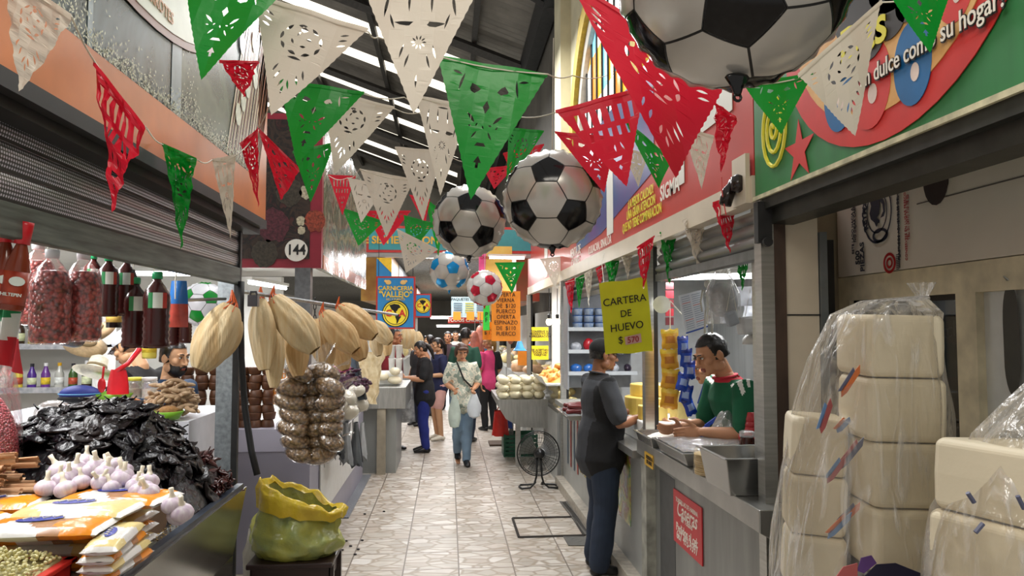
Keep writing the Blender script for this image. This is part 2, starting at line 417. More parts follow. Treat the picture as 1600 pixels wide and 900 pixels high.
# ================================================================ STALL FRONTS AND SIGNS
def poly(m, pts, n, th=.004, mi=0):
    """a printed flat shape: its outline given on the sign's face, n = towards the viewer"""
    m.prism(pts, V(n) * th, mi)
def onL(Y, Z, X): return V((X, Y, Z))
# ---- left banner (plane X = -1.0)
BX = -1.0
bn = thing('stall_banner', 'orange-banded banner with spilling rice and a cream oval over the left shutter', 'sign', (BX, 2.3, 2.3))
ORG = mat('orange_print', '#c9743a', .3, var=.22, scale=3)
m = MB().box((BX - .05, .9, 2.3), (BX, 4.12, 3.5)); m.build('panel', collage('dark_pot_print', ['#222a28', '#343f3b', '#4d6066', '#26302f', '#5e6b5c', '#2f3835'], 1.7, .8), bn)
m = MB().box((BX, .9, 2.3), (BX + .003, 4.12, 2.53)); m.box((BX, .9, 2.53), (BX + .003, 1.78, 3.5)); m.box((BX, 3.93, 2.53), (BX + .003, 4.12, 3.5)); m.build('orange_band', ORG, bn)
m = MB()
for k in range(1500):
    y = 1.8 + 1.95 * (k / 1500) ** .9 + R.gauss(0, .02)
    h = abs(R.gauss(0, .028 + .05 * max(0, sin(y * 7)) ** 5)) * (2.2 if R.random() < .12 else 1)
    p = V((BX + .004, y, 2.532 + h)); a = R.random() * 6.3; l, q = (.007, .0028)
    d, e = V((0, cos(a), sin(a))), V((0, -sin(a), cos(a)))
    m.add([p + d * l, p + e * q, p - d * l, p - e * q], [(0, 1, 2, 3)])
m.build('rice_print', mat('rice_print', '#d9dcc0', .3, var=.1), bn, kind='stuff')
m = MB()
for y, wd in ((2.1, .03), (2.72, .10)):
    m.add([(BX + .002, y, 2.53), (BX + .002, y + wd, 2.53), (BX + .002, y + wd * .9, 3.5), (BX + .002, y + .01, 3.5)], [(0, 1, 2, 3)])
m.build('pot_highlight_print', mat('pot_shine_print', '#8fa0a8', .3, var=.4, scale=6), bn)
m = MB()
for k in range(26):
    y = 3.38 + k * .022 + R.random() * .01; m.add([(BX + .003, y, 2.535), (BX + .003, y + .011, 2.535), (BX + .003, y + .30 + .02 * R.random(), 3.3), (BX + .003, y + .288, 3.3)], [(0, 1, 2, 3)], k % 2)
m.build('spaghetti_print', [mat('spaghetti_print', '#d8cba8', .3), mat('spaghetti_shadow_print', '#7c4a3a', .3)], bn)
m = MB()
for k in range(8):
    c = V((BX + .006, 3.55 + R.random() * .32, 2.58 + k * .09)); m.add(disc(c, (0, 1, 0), (0, 0, 1), .045, .055, 10), [tuple(range(10))])
m.build('garlic_print', mat('garlic_print', '#d5dcc8', .3, var=.2, scale=30), bn)
m = MB(); c = V((BX + .004, 2.42, 3.18)); poly(m, disc(c, (0, 1, 0), (0, 0, 1), .98, .42, 40), (1, 0, 0), .002)
m.build('oval_border', mat('brown_print', '#7a3a1c', .3), bn)
m = MB(); c = V((BX + .006, 2.42, 3.19)); poly(m, disc(c, (0, 1, 0), (0, 0, 1), .95, .40, 40), (1, 0, 0), .002)
ovl = m.build('oval', mat('pale_mint_print', '#d3dcc9', .3, var=.04), bn)
text('CHILO', (BX + .009, 2.4, 3.06), *AW_L, .3, mat('red_print', '#a3161c', .35), ovl, bold=.02)
text('ESPECIAS Y ABARROTES', (BX + .009, 2.4, 2.855), *AW_L, .06, mat('amber_print', '#c07e2a', .35), ovl, bold=.012, wid=.95)
# ---- shutter under it
sh = thing('roller_shutter', 'half-lowered perforated grey roller shutter under the orange banner', 'shutter', (-1.1, 2.4, 1.98))
def perf():
    m, nt, b, N, L = nodes_of('perforated_slat')
    tc = N('ShaderNodeTexCoord'); mp = N('ShaderNodeMapping'); L(tc.outputs['Object'], mp.inputs[0]); mp.inputs['Rotation'].default_value = (0, pi / 2, pi / 2)
    sp = N('ShaderNodeSeparateXYZ'); L(tc.outputs['Object'], sp.inputs[0])
    co = []
    for ax in (1, 2):
        q = N('ShaderNodeMath'); q.operation = 'MULTIPLY'; q.inputs[1].default_value = 2 * pi / .0105; L(sp.outputs[ax], q.inputs[0])
        s_ = N('ShaderNodeMath'); s_.operation = 'SINE'; L(q.outputs[0], s_.inputs[0]); co.append(s_)
    pr = N('ShaderNodeMath'); pr.operation = 'ADD'; L(co[0].outputs[0], pr.inputs[0]); L(co[1].outputs[0], pr.inputs[1])
    gt = N('ShaderNodeMath'); gt.operation = 'GREATER_THAN'; gt.inputs[1].default_value = .45; L(pr.outputs[0], gt.inputs[0])
    mx = N('ShaderNodeMix'); mx.data_type = 'RGBA'; L(gt.outputs[0], mx.inputs[0]); mx.inputs[6].default_value = (*lin('#4a4b4c'), 1); mx.inputs[7].default_value = (*lin('#d0d0dc'), 1)
    L(mx.outputs[2], b.inputs['Base Color']); b.inputs['Roughness'].default_value = .32; b.inputs['Metallic'].default_value = .5
    return m
PERF = perf()
m = MB()
for k in range(3):
    z0 = 2.07 + k * .075
    m.grid(lambda u, v: (-1.1 + .006 * sin(pi * v), .8 + 3.18 * u, z0 + .066 * v), 1, 8)
m.build('slats', PERF, sh, smooth=True)
m = MB()
for k in range(4): m.box((-1.115, .8, 2.062 + k * .075), (-1.096, 3.98, 2.071 + k * .075))
m.build('slat_joints', DARK, sh)
m = MB().box((-1.12, .8, 1.975), (-1.085, 3.98, 2.062)); m.build('bottom_bar', mat('worn_bottom_rail', '#5c655f', .5, .3, var=.45, scale=7, stretch=(1, .6, 8)), sh, bevel=.004)
m = MB().box((-1.14, .8, 2.285), (-.985, 4.1, 2.33)); m.box((-1.1, .8, 2.255), (-1.02, 4.1, 2.285)); m.build('housing_rail', RUBBER, sh)
# ---- galvanised post and hanging hose
ps = thing('stall_post', 'galvanised square steel post with a black hose at the corner of the left stall', 'post', (-1.15, 4.03, 0))
m = MB().box((-1.2, 3.98, 0), (-1.115, 4.08, 2.3)); m.build('column', GALV, ps)
m = MB().box((-1.115, 3.97, .0), (-1.085, 4.0, 2.28)); m.build('shutter_guide', DARK, ps)
m = MB(); m.tube([at(377, 440, 3.95), at(376, 480, 3.94), at(377, 560, 3.93), at(383, 640, 3.92), at(393, 705, 3.9), at(402, 742, 3.88)], .017, 8); m.build('hose', RUBBER, ps, smooth=True)
m = MB(); m.obox(at(396, 470, 3.96), (.05, .04, .06)); m.tube([at(390, 463, 3.96), at(392, 456, 3.96), at(400, 456, 3.96), at(402, 463, 3.96)], .006, 6); m.build('padlock', mat('padlock_grey', '#4c4f52', .3, .7), ps)
# ---- sign 144 and the side banner of the next stall
s2 = thing('stall_sign', 'black and red corner sign with spices and a white disc reading 144', 'sign', (-1.4, 5.95, 2.2))
MAR = mat('maroon_print', '#8c2032', .35, var=.08)
m = MB().box((-1.95, 5.93, 2.22), (-1.0, 6.0, 3.45)); m.build('panel', MAR, s2)
m = MB().box((-1.9, 5.924, 2.29), (-1.09, 5.93, 3.4)); m.build('picture', collage('spice_collage', ['#120d0c', '#1d1512', '#3a2a20', '#15100e', '#4a2420', '#1a1412'], 7, 1.2), s2)
m = MB()
for (px, py, r, c_) in ((428, 352, .12, 0), (492, 345, .08, 1), (414, 396, .1, 2), (452, 300, .1, 2), (478, 300, .05, 3), (470, 345, .035, 3), (471, 360, .03, 3)):
    q = at(px, py, 5.922); m.add([q + V((r * cos(a) * (1 + .25 * noise.noise(V((a * 2, px, 0)))), 0, r * 1.1 * sin(a) * (1 + .35 * noise.noise(V((a * 2, py, 3)))))) for a in [2 * pi * i / 26 for i in range(26)]], [tuple(range(26))], c_)
m.build('spice_heaps_print', [mat('spice_a', '#50202a', .4, var=.6, scale=60), mat('spice_b', '#8a3a26', .4, var=.6, scale=60), mat('spice_c', '#3a3328', .4, var=.6, scale=60), mat('spice_pale', '#b5ac92', .4, var=.4, scale=60)], s2)
q = at(463, 391, 5.918); m = MB(); poly(m, disc(q, (1, 0, 0), (0, 0, 1), .088, .088, 28), (0, -1, 0), .003); nd = m.build('number_disc', mat('white_print', '#e6e4da', .4, var=.02), s2)
text('144', q + V((0, -.004, 0)), *AW_F, .115, BLACK, nd, bold=.022, wid=.85)
sb = thing('side_banner', 'clear-wrapped picture banner of groceries on the side of the second left stall', 'sign', (-1.0, 7.4, 2.22))
m = MB().box((-1.06, 6.02, 2.22), (-1.0, 9.1, 3.45)); m.build('panel', collage('grocery_print', ['#5a3a2c', '#8d8a6c', '#4d5a3c', '#b9b59c', '#8a4a34', '#77806e'], 4, 2), sb)
m = MB().box((-1.0, 6.02, 2.22), (-.995, 9.1, 2.33)); m.build('orange_band', ORG, sb)
m = MB(); m.grid(lambda u, v: (-.985 + .02 * noise.noise(V((u * 9, v * 3, 0))), 6.02 + 3.0 * u, 2.2 + 1.25 * v), 30, 12); m.build('plastic_cover', film('banner_film', .05, bump=.5, bscale=4), sb, smooth=True)
# ---- right near stall: green sign (plane X = 1.3)
GX = 1.3
gs = thing('stall_sign', 'green sign with red oval, balloons, yellow spiral and white slogan, top right', 'sign', (GX, 2, 2.3))
def G(px, py, d=0): return atX(px, py, GX - d)
m = MB().box((GX, .7, 2.3), (GX + .06, 3.02, 3.6)); m.build('panel', mat('green_print', '#2f7a44', .4, var=.12, scale=3, stretch=(1, 5, .6)), gs)
m = MB().box((GX - .012, .7, 2.285), (GX + .06, 3.02, 2.302)); m.build('lower_edge', mat('worn_edge', '#c9c3a2', .6, var=.3, scale=20), gs)
REDP, BLUP, YELP = mat('bright_red_print', '#d3322f', .35, var=.06), mat('blue_print', '#1f6aa5', .3, var=.1), mat('yellow_print', '#e6dc3c', .35, var=.05)
cc = V((GX - .003, 2.08, 2.86))
def ov(m, a, b_, th, mi=0, x=.0, n=48): poly(m, disc(cc - V((x, 0, 0)), (0, -1, 0), (0, 0, 1), a, b_, n), (-1, 0, 0), th, mi)
m = MB(); ov(m, .64, .55, .003); m.build('red_oval', REDP, gs)
m = MB(); ov(m, .54, .465, .003, x=.003); m.build('inner_oval', mat('peach_print', '#e0a355', .35, c2='#e8b878', var=.05), gs)
balls = [(1395, 125, .155, BLUP), (1402, 130, .0, REDP)]
for i, (y, z, ry, rz_, mm) in enumerate(((2.32, 2.53, .095, .13, BLUP), (2.14, 2.50, .11, .14, REDP), (1.93, 2.49, .085, .12, BLUP), (1.75, 2.62, .07, .09, REDP))):
    m = MB(); poly(m, disc((GX - .008, y, z), (0, -1, 0), (0, 0, 1), ry, rz_, 30), (-1, 0, 0), .002); m.build('balloon_print', mm, gs)
    m = MB(); poly(m, disc((GX - .0105, y - ry * .15, z - rz_ * .25), (0, -1, 0), (0, 0, 1), ry * .22, rz_ * .22, 16), (-1, 0, 0), .001); m.build('shine_print', mat('pale_shine_print', '#e6d2c8', .3), gs)
m = MB()
for y, z, r in ((2.33, 2.62, .075), (2.24, 2.63, .085), (2.13, 2.64, .085), (2.02, 2.66, .08), (1.92, 2.67, .075), (2.0, 2.78, .13), (2.2, 2.78, .14), (1.82, 2.76, .11)):
    poly(m, disc((GX - .012, y, z), (0, -1, 0), (0, 0, 1), r, r * .82, 20), (-1, 0, 0), .001)
m.build('title_backing', mat('brown_black_print', '#231a16', .4), gs)
text('Das', (GX - .0145, 2.165, 2.655), *AW_R, .17, YELP, gs, bold=.015, name='title_lettering')
text('¡Tan dulce como su hogar!', (GX - .0155, 1.90, 2.518), (0, -1, 0), (0, 0, 1), .076, mat('black_print', '#15110f', .4), gs, bold=.05, name='slogan_outline', wid=.8)
text('¡Tan dulce como su hogar!', (GX - .018, 1.90, 2.519), (0, -1, 0), (0, 0, 1), .076, mat('white_letter_print', '#efe9dc', .4, var=.02), gs, bold=.006, name='slogan_lettering', wid=.8)
m = MB(); c0 = G(1208, 200, .004)
pts = [c0 + V((0, -1, 0)) * (.006 * a * cos(a * 1.0)) + V((0, 0, 1)) * (.009 * a * sin(a)) for a in [i * .35 for i in range(60)]]
m.tube(pts, .008, 5); m.build('spiral_print', YELP, gs)
def star_pts(c, right, up, r, r2, k=5, n=5, a0=pi / 2): return [V(c) + V(right) * cos(a0 + pi * i / n) * (r if i % 2 == 0 else r2) + V(up) * sin(a0 + pi * i / n) * (r if i % 2 == 0 else r2) for i in range(2 * n)]
m = MB(); m.prism(star_pts(G(1249, 236, .003), (0, -1, 0), (0, 0, 1), .12, .045), (-.002, 0, 0)); m.build('star_print', REDP, gs)
# ---- dark beam below it, tile column, posts
m = MB().box((GX + .0, .7, 2.24), (GX + .1, 3.0, 2.285)); m.box((GX + .03, .7, 2.18), (GX + .14, 3.0, 2.24)); 
o = m.build('shutter_beam', mat('charcoal_beam', '#33342f', .45, .3, var=.3), weld=False); tag(o, 'dark steel beam running under the green sign', 'beam')
m = MB().box((1.40, 2.97, 0), (1.545, 3.2, 2.3)); o = struct(m.build('pillar_tiled', mat('cream_tile', '#d9cdb8', .25, var=.12, scale=3)))
m = MB()
for z in (.45, .9, 1.35, 1.8): m.box((1.398, 2.965, z), (1.547, 2.972, z + .006))
m.build('tile_joints', DARK, o)
rp_ = thing('stall_post', 'shiny square steel post between the tiled column and the tortilla counter', 'post', (1.33, 3.0, 0))
m = MB().box((1.29, 2.95, 0), (1.345, 3.02, 2.28)); m.build('column', STEEL, rp_)
m = MB().box((1.345, 2.955, 0), (1.398, 3.0, 2.28)); m.build('rusty_angle', mat('rusty_dark', '#4a3a30', .7, var=.5, scale=10, stretch=(1, 1, .3)), rp_)
p3 = thing('shutter_post', 'grey steel shutter guide with bracket on the near right stall', 'post', (1.575, 2.99, 0))
m = MB().box((1.548, 2.955, 0), (1.578, 3.05, 2.15)); m.build('guide', mat('grey_steel_guide', '#7f868a', .35, .6, var=.2, scale=8), p3)
m = MB().box((1.578, 2.98, 0), (1.62, 3.1, 2.12)); m.build('channel', BLACK, p3)
m = MB().box((1.27, 2.93, 2.1), (1.33, 2.97, 2.27)); m.lathe([(0.02, 0), (.02, .02)], (1.3, 2.9, 2.1), 12, axis=(0, 1, 0)); m.build('bracket', DARK, p3)
# side wall, box panel and window of the closed stall
m = MB().box((1.60, 3.24, 0), (1.95, 3.3, 2.35)); struct(m.build('wall_side', mat('stained_beige_panel', '#8f8067', .6, var=.22, scale=4)))
WX = 1.78
def Wp(px, py, d=0): return atX(px, py, WX - d)
m = MB(); zt, zb = 1.975, 1.87
m.box((WX, 2.25, zb), (WX + .08, 3.24, zt)); m.box((WX, 3.15, .0), (WX + .08, 3.24, zb)); m.box((WX, 2.36, .0), (WX + .08, 2.46, zb)); m.box((WX, .6, zb + .0), (WX + .08, 2.25, zt)); m.box((WX, 1.5, 0), (WX + .08, 1.58, zb)); m.box((WX, .6, 0), (WX + .1, 3.24, .9))
wf = struct(m.build('window_2', mat('worn_cream_frame', '#cfc5a8', .5, var=.25, scale=9)))
m = MB().box((WX + .04, 2.46, .9), (WX + .045, 3.15, zb)); m.build('window_pane', film('dark_pane', .05, '#b8b8b8', .02, bump=0, milk=0), wf)
m = MB(); m.box((WX + .02, 2.46, zb - .02), (WX + .04, 3.15, zb)); m.box((WX + .02, 3.13, .9), (WX + .04, 3.15, zb)); m.build('inner_frame', mat('dark_inner_frame', '#2a2622', .6), wf)
m = MB().box((WX + .03, 1.58, .9), (WX + .05, 2.36, zb)); mp_ = m.build('metal_panel', mat('white_metal_panel', '#c9cbc8', .4, .2, var=.06), wf)
m = MB(); pc = Wp(1586, 530, -.02); vs, fs = flat_shape([[(.035 * cos(a) , .12 * sin(a) * 1.0 + (.06 if sin(a) > 0 else -.06)) for a in [2 * pi * i / 24 for i in range(24)]]])
m.add([pc + V((-.012, -p.x, p.y)) for p in vs], fs); m.build('handle_recess', mat('dark_recess', '#3a3830', .5), mp_)
m = MB(); m.tube([pc + V((-.012, .0, .18)), pc + V((-.03, 0, .20)), pc + V((-.012, -.01, .18))], .003, 5); m.build('hook', STEEL, mp_)
# dark storeroom behind the pane, its brown boxes
m = MB(); m.box((2.6, .6, .0), (2.65, 3.3, 2.35)); struct(m.build('wall_storeroom', mat('storeroom_dark', '#2a2925', .8, var=.2)))
area_light('storeroom_fill_light', (2.25, 2.3, 2.45), (.8, .1), 5)  # unseen fill added inside the storeroom to lift the dark cartons
BOXC = mat('brown_carton', '#8a7346', .7, var=.12, scale=5)
for i, (y0, y1, z0, z1) in enumerate(((2.62, 3.05, 1.50, 1.80), (2.6, 3.04, 1.14, 1.47), (2.58, 3.0, .8, 1.11))):
    t = thing('carton', ('topmost', 'middle', 'lowest')[i] + ' brown carton of the stack seen through the dark window', 'box', (2.2, (y0 + y1) / 2, z0), 'cartons behind the dark window')
    m = MB().box((2.0, y0, z0), (2.4, y1, z1)); m.build('carton_body', BOXC, t)
    m = MB(); m.prism(disc((1.998, y0 + .2, z0 + .12), (0, -1, 0), (0, 0, 1), .12, .07, 20), (-.002, 0, 0)); m.build('print', mat('blue_green_print', '#2c6a66', .5, c2='#4d7a35', scale=9), t)
    text('Estuchado', (1.995, y0 + .17, z0 + .24), (0, -.98, .17), (0, .17, .98), .085, mat('white_letter_print'), t, shear=.2)
# long white carton lying on the window head
t = thing('cardboard_box', 'long white cardboard box on the window head, blue lion emblem, 500 PIEZAS', 'box', (WX + .02, 2.4, 1.98))
m = MB().box((WX - .01, .6, 1.978), (WX + .33, 3.22, 2.58)); m.build('carton_body', mat('white_carton', '#cfc8ba', .65, var=.06, scale=3), t)
bx = WX - .012
m = MB().box((bx - .001, 2.755, 1.985), (bx, 2.762, 2.5)); m.box((bx - .001, .6, 2.215), (bx, 2.64, 2.22)); m.build('fold_lines', mat('fold_grey', '#5c564e', .7), t)
m = MB(); m.prism([p for p in disc(Wp(1462, 278, .013), (0, -1, 0), (0, 0, 1), .07, .1, 20)], (-.002, 0, 0)); m.build('hand_hole', mat('hole_brown', '#2a1d16', .8), t)
NAV = mat('navy_print', '#1d2233', .5, var=.05)
lc = Wp(1370, 331, .013)
m = MB(); Yd, Zd = V((0, -1, 0)), V((0, 0, 1))
def ring(m, c, right, up, a, b_, a2, b2, n=40, nx=-.001, mi=0):
    P_, Q_ = disc(c, right, up, a, b_, n), disc(c, right, up, a2, b2, n)
    off = V(right).cross(V(up)) * .001
    m.add([p + off for p in P_ + Q_], [(i, (i + 1) % n, n + (i + 1) % n, n + i) for i in range(n)], mi)
ring(m, lc, Yd, Zd, .105, .132, .097, .122); ring(m, lc, Yd, Zd, .074, .09, .068, .083)
lion = [(-.005, -.075), (-.02, -.05), (-.05, -.03), (-.06, .0), (-.045, .035), (-.055, .06), (-.02, .08), (.02, .085), (.05, .065), (.068, .03), (.07, -.01), (.06, -.03), (.03, -.035), (.055, -.005), (.05, .03), (.025, .05), (.03, .02), (.02, -.015), (0, -.03), (.025, -.045), (.02, -.06), (.012, -.055)]
vs, fs = flat_shape([lion]); m.add([lc + Yd * p.x * .85 + Zd * p.y * .85 + V((-.0015, 0, 0)) for p in vs], fs)
ring(m, lc + Zd * -.1 + Yd * .02, Yd, Zd, .055, .03, .04, .018)
m.build('lion_emblem', NAV, t)
text('REYMA', lc + V((-.003, .086, -.005)), (0, 0, 1), (0, 1, 0), .042, NAV, t, bold=.03, name='emblem_lettering', arc=.13)
text('500\nPIEZAS', Wp(1344, 402, .014), (0, 0, 1), (0, 1, 0), .042, NAV, t, bold=.02, name='count_lettering')
text('ESTE LADO HACIA ARRIBA\nNO DEJAR CAER', Wp(1334, 350, .014), (0, 0, 1), (0, 1, 0), .022, NAV, t, bold=.01, name='handling_lettering')
text('PLASTICOS ADHERIBLES DEL BAJIO', Wp(1404, 345, .014), (0, 0, 1), (0, 1, 0), .02, NAV, t, bold=.01, name='maker_lettering')
text('CONSERVESE EN LUGAR FRESCO Y SECO\nTEL. 01 (477) 710 78 00', Wp(1417, 340, .014), (0, 0, 1), (0, 1, 0), .018, mat('red_print'), t, name='red_lettering')
m = MB(); rc = Wp(1390, 411, .013); ring(m, rc, Yd, Zd, .042, .042, .03, .03); ring(m, rc, Yd, Zd, .022, .022, .012, .012); m.build('red_seal', mat('red_print'), t)
m = MB()
for k in range(9): m.add([rc + V((-.001, -.045, -.03 + k * .007)), rc + V((-.001, -.065, -.03 + k * .007)), rc + V((-.001, -.065, -.026 + k * .007)), rc + V((-.001, -.045, -.026 + k * .007))], [(0, 1, 2, 3)])
m.build('barcode', NAV, t)
# ---- red banner of the next right stalls
rb = thing('stall_banner', 'red and blue grocery banner over the deli stalls, yellow slogan and white lower strip', 'sign', (GX, 6, 2.29))
m = MB().box((GX, 3.03, 2.4), (GX + .05, 12.0, 3.5)); m.build('panel', mat('red_banner_print', '#c4423a', .3, var=.1, scale=2), rb)
m = MB().box((GX - .01, 3.03, 2.285), (GX + .06, 12.0, 2.4)); m.build('lower_strip', mat('ivory_strip', '#d9cdb8', .35, var=.08, scale=3), rb)
m = MB()
m.prism([(GX - .001, 4.55, 2.75), (GX - .001, 6.2, 2.55), (GX - .001, 7.4, 2.52), (GX - .001, 7.4, 3.5), (GX - .001, 4.55, 3.5)], (-.002, 0, 0)); m.build('blue_field', mat('teal_blue_print', '#2c5f95', .3, c2='#6b3f84', scale=2.5), rb)
m = MB(); m.box((GX - .005, 5.72, 2.5), (GX - .002, 5.95, 3.2)); m.box((GX - .005, 9.6, 2.42), (GX - .002, 9.9, 2.9)); m.box((GX - .005, 3.95, 2.55), (GX - .002, 4.12, 3.0)); m.box((GX - .005, 3.25, 2.75), (GX - .002, 3.75, 3.4)); m.build('white_print', mat('white_print'), rb)
text('¡LA MEJOR CALIDAD!\nUNA GRAN ATENCION\nQUE NO TIENE COMPARACION', atX(1000, 326, GX - .006), *AW_R, .088, YELP, rb, bold=.022, wid=.8)
text('SIGMA', atX(1046, 296, GX - .006), *AW_R, .13, mat('white_letter_print'), rb, bold=.02)
text('CULIACAN, SINALOA', atX(936, 384, GX - .006), *AW_R, .1, mat('white_letter_print'), rb, bold=.01)
text('VENTA DE\nCARNES', atX(899, 402, GX - .006), *AW_R, .13, mat('white_letter_print'), rb, bold=.01)
m = MB(); m.box((GX - .03, 3.05, 2.285), (GX - .01, 3.2, 2.5)); o = m.build('banner_end_cap', mat('ivory_strip'), rb)
# bundle hung on the banner's corner
t = thing('hanging_bottle', 'small dark bottle bundle tied with red cord to the ivory strip', 'bottle', at(1156, 308, 3.2))
c0 = at(1152, 302, 3.17); c0.x = 1.24
m = MB(); m.lathe([(.0, -.06), (.028, -.055), (.03, .01), (.014, .04), (.014, .06), (0, .065)], c0, 12, axis=(.3, 0, 1)); m.lathe([(.0, -.04), (.03, -.03), (.03, .03), (0, .045)], c0 + V((.02, -.06, .03)), 12, axis=(0, 0, 1)); m.build('bottles', mat('dark_bottle', '#241a18', .2), t, smooth=True)
m = MB(); m.tube([c0 + V((-.03, 0, .07)), c0 + V((-.032, -.01, 0)), c0 + V((-.02, -.02, -.1))], .003, 5); m.build('cord', REDP, t)
# roller shutters rolled up over the counters
for i, (y0, y1, lab) in enumerate(((3.04, 4.7, 'rolled-up grey shutter above the tortilla counter'), (4.78, 8.25, 'rolled-up grey shutter above the deli counter'))):
    t = thing('roller_shutter', lab, 'shutter', (1.38, (y0 + y1) / 2, 2.08))
    m = MB()
    for k in range(3): m.grid(lambda u, v: (1.36 + .015 * k - .02 * sin(pi * v), y0 + (y1 - y0) * u, 2.10 + k * .062 + .058 * v), 1, 6)
    m.build('slats', mat('grey_slat', '#8b8d8c', .4, .5, var=.15, scale=5), t, smooth=True)
    m = MB().box((1.34, y0, 2.05), (1.4, y1, 2.095)); m.build('bottom_bar', mat('grey_bar', '#6f7270', .45, .5, var=.2), t)
# counter fronts -------------------------------------------------------
cf = thing('counter', 'grey stainless counter of the tortilla stall on the right', 'counter', (1.45, 3.8, 0))
m = MB().box((1.3, 3.02, 0), (1.34, 4.72, .92)); m.build('front_panel', mat('dull_steel_front', '#8b8d8a', .38, .45, var=.22, scale=2, stretch=(1, 4, .5)), cf)
m = MB(); m.prism([(1.3, 2.85, .90), (1.22, 2.85, .945), (1.22, 2.85, 1.035), (1.39, 2.85, 1.035), (1.39, 2.85, .9)], (0, 1.9, 0)); m.box((1.39, 3.21, .9), (1.75, 4.75, 1.035)); m.build('worktop', STEELH, cf, bevel=.004)
m = MB().box((1.298, 4.2, 0), (1.3, 4.5, .88)); m.build('dark_door', mat('dark_grey_door', '#4b4e50', .4, .4, var=.15), cf)
m = MB().box((1.24, 4.6, 0), (1.34, 4.72, .92)); m.build('end_strip', mat('worn_white_strip', '#9c9c92', .5, .2, var=.35, scale=12), cf)
t = thing('notice', 'red shop notice stuck on the steel counter, white script and a phone number', 'sign', (1.29, 3.5, .45))
qs = [atX(x, y, 1.296) for x, y in ((1053, 766), (1097, 790), (1097, 880), (1055, 848))]
y0, y1 = qs[0].y, qs[1].y; z1, z0 = (qs[0].z + qs[1].z) / 2, (qs[2].z + qs[3].z) / 2
m = MB().box((1.292, y1, z0), (1.298, y0, z1)); t = m.build('sheet', mat('notice_red', '#c22a31', .4, var=.05), t)
yc = (y0 + y1) / 2; hh = z1 - z0; ww = y0 - y1; WL = mat('white_letter_print')
text('TORTILLAS DE HARINA', (1.291, yc, z1 - hh * .17), *AW_R, ww * .075, WL, t)
text('Caseras', (1.291, yc, z1 - hh * .32), *AW_R, ww * .25, WL, t, shear=.3, bold=.004, wid=.9, name='script_lettering')
text('de Yolanda Leyva'[:9] + '', (1.291, yc, z1 - hh * .47), *AW_R, ww * .1, WL, t, shear=.3)
text('Pedidos al cel:', (1.291, yc, z1 - hh * .68), *AW_R, ww * .135, WL, t, bold=.008)
text('667 493-9397', (1.291, yc, z1 - hh * .83), *AW_R, ww * .14, WL, t, bold=.008, wid=.95)
t = thing('label', 'small yellow label on the steel counter edge', 'label', (1.218, 4.6, .93))
q = atX(1014, 719, 1.217); m = MB().box((1.214, q.y - .09, q.z - .04), (1.219, q.y + .09, q.z + .04)); m.build('sheet', mat('label_yellow', '#d8a92a', .4), t)
text('TORTILLA\nDE MAIZ', (1.213, q.y - .02, q.z), *AW_R, .032, BLACK, t, bold=.01)
df = thing('counter', 'deli counter with a poster-covered front beyond the tortilla stall', 'counter', (1.5, 6.4, 0))
m = MB().box((1.29, 4.78, .0), (1.36, 8.3, .9)); m.build('front_panel', mat('pale_steel_front', '#a5a7a4', .4, .3, var=.15, scale=3), df)
m = MB().box((1.2, 4.78, .9), (1.75, 8.3, .95)); m.build('worktop', STEELH, df)
m = MB().box((1.2, 4.78, 0), (1.29, 8.3, .1)); m.build('stone_kerb', mat('stone_kerb', '#a79f92', .5, var=.25, scale=20), df)
m = MB().box((1.286, 5.2, .35), (1.29, 7.2, .88)); m.build('posters', collage('poster_collage', ['#3d6a8a', '#d9d4c4', '#8a2a3a', '#c9c15a', '#5a8a4a', '#e0dcd0', '#44507a'], 7, .6), df)
m = MB()
for k in range(4): m.box((1.284, 7.3 + k * .2, .3), (1.286, 7.36 + k * .2, .86), k % 2)
m.build('sausage_prints', [mat('brick_print', '#8a3028', .4), mat('slate_print', '#4a5a6a', .4)], df)
for y, lab in ((4.74, 'dark steel post at the near end of the deli counter'), (8.32, 'slim steel post at the far end of the deli counter'), (11.9, 'distant steel post beyond the white partition')):
    t = thing('stall_post', lab, 'post', (1.3, y, 0)); m = MB().box((1.27, y - .03, 0), (1.33, y + .04, 2.28)); m.build('column', STEEL, t); m = MB().box((1.33, y - .02, 0), (1.36, y + .03, 2.28)); m.build('shutter_channel', DARK, t)
t = thing('stall_post', 'steel upright at the back of the tortilla counter, beside the jersey seller', 'post', (1.45, 3.05, 1.03)); m = MB().box((1.40, 3.25, 1.035), (1.44, 3.31, 2.3)); m.build('column', STEEL, t)
# ================================================================ LEFT STALLS: GOODS
FILM = film('clear_bag_film', .1, bump=.8, bscale=14)
FILMM = film('milky_bag_film', .32, bump=.8, bscale=12, milk=.5)
STRING = mat('white_string', '#d8d4c4', .8)
class Proto:
    """a thing built once at the origin; each call of put() places it, or a copy of it and its parts"""
    def __init__(s, root, kids=()): s.r = root; s.used = False; KIDS[root.name] = list(kids)
    def put(s, loc, rot=(0, 0, 0), sc=1., label=None, group=None):
        o = copy_tree(s.r) if s.used else s.r
        s.used = True
        o.location = loc; o.rotation_euler = rot; o.scale = (sc, sc, sc) if isinstance(sc, (int, float)) else sc
        if label: o['label'] = label
        if group: o['group'] = group
        return o
O0 = V((0, 0, 0))
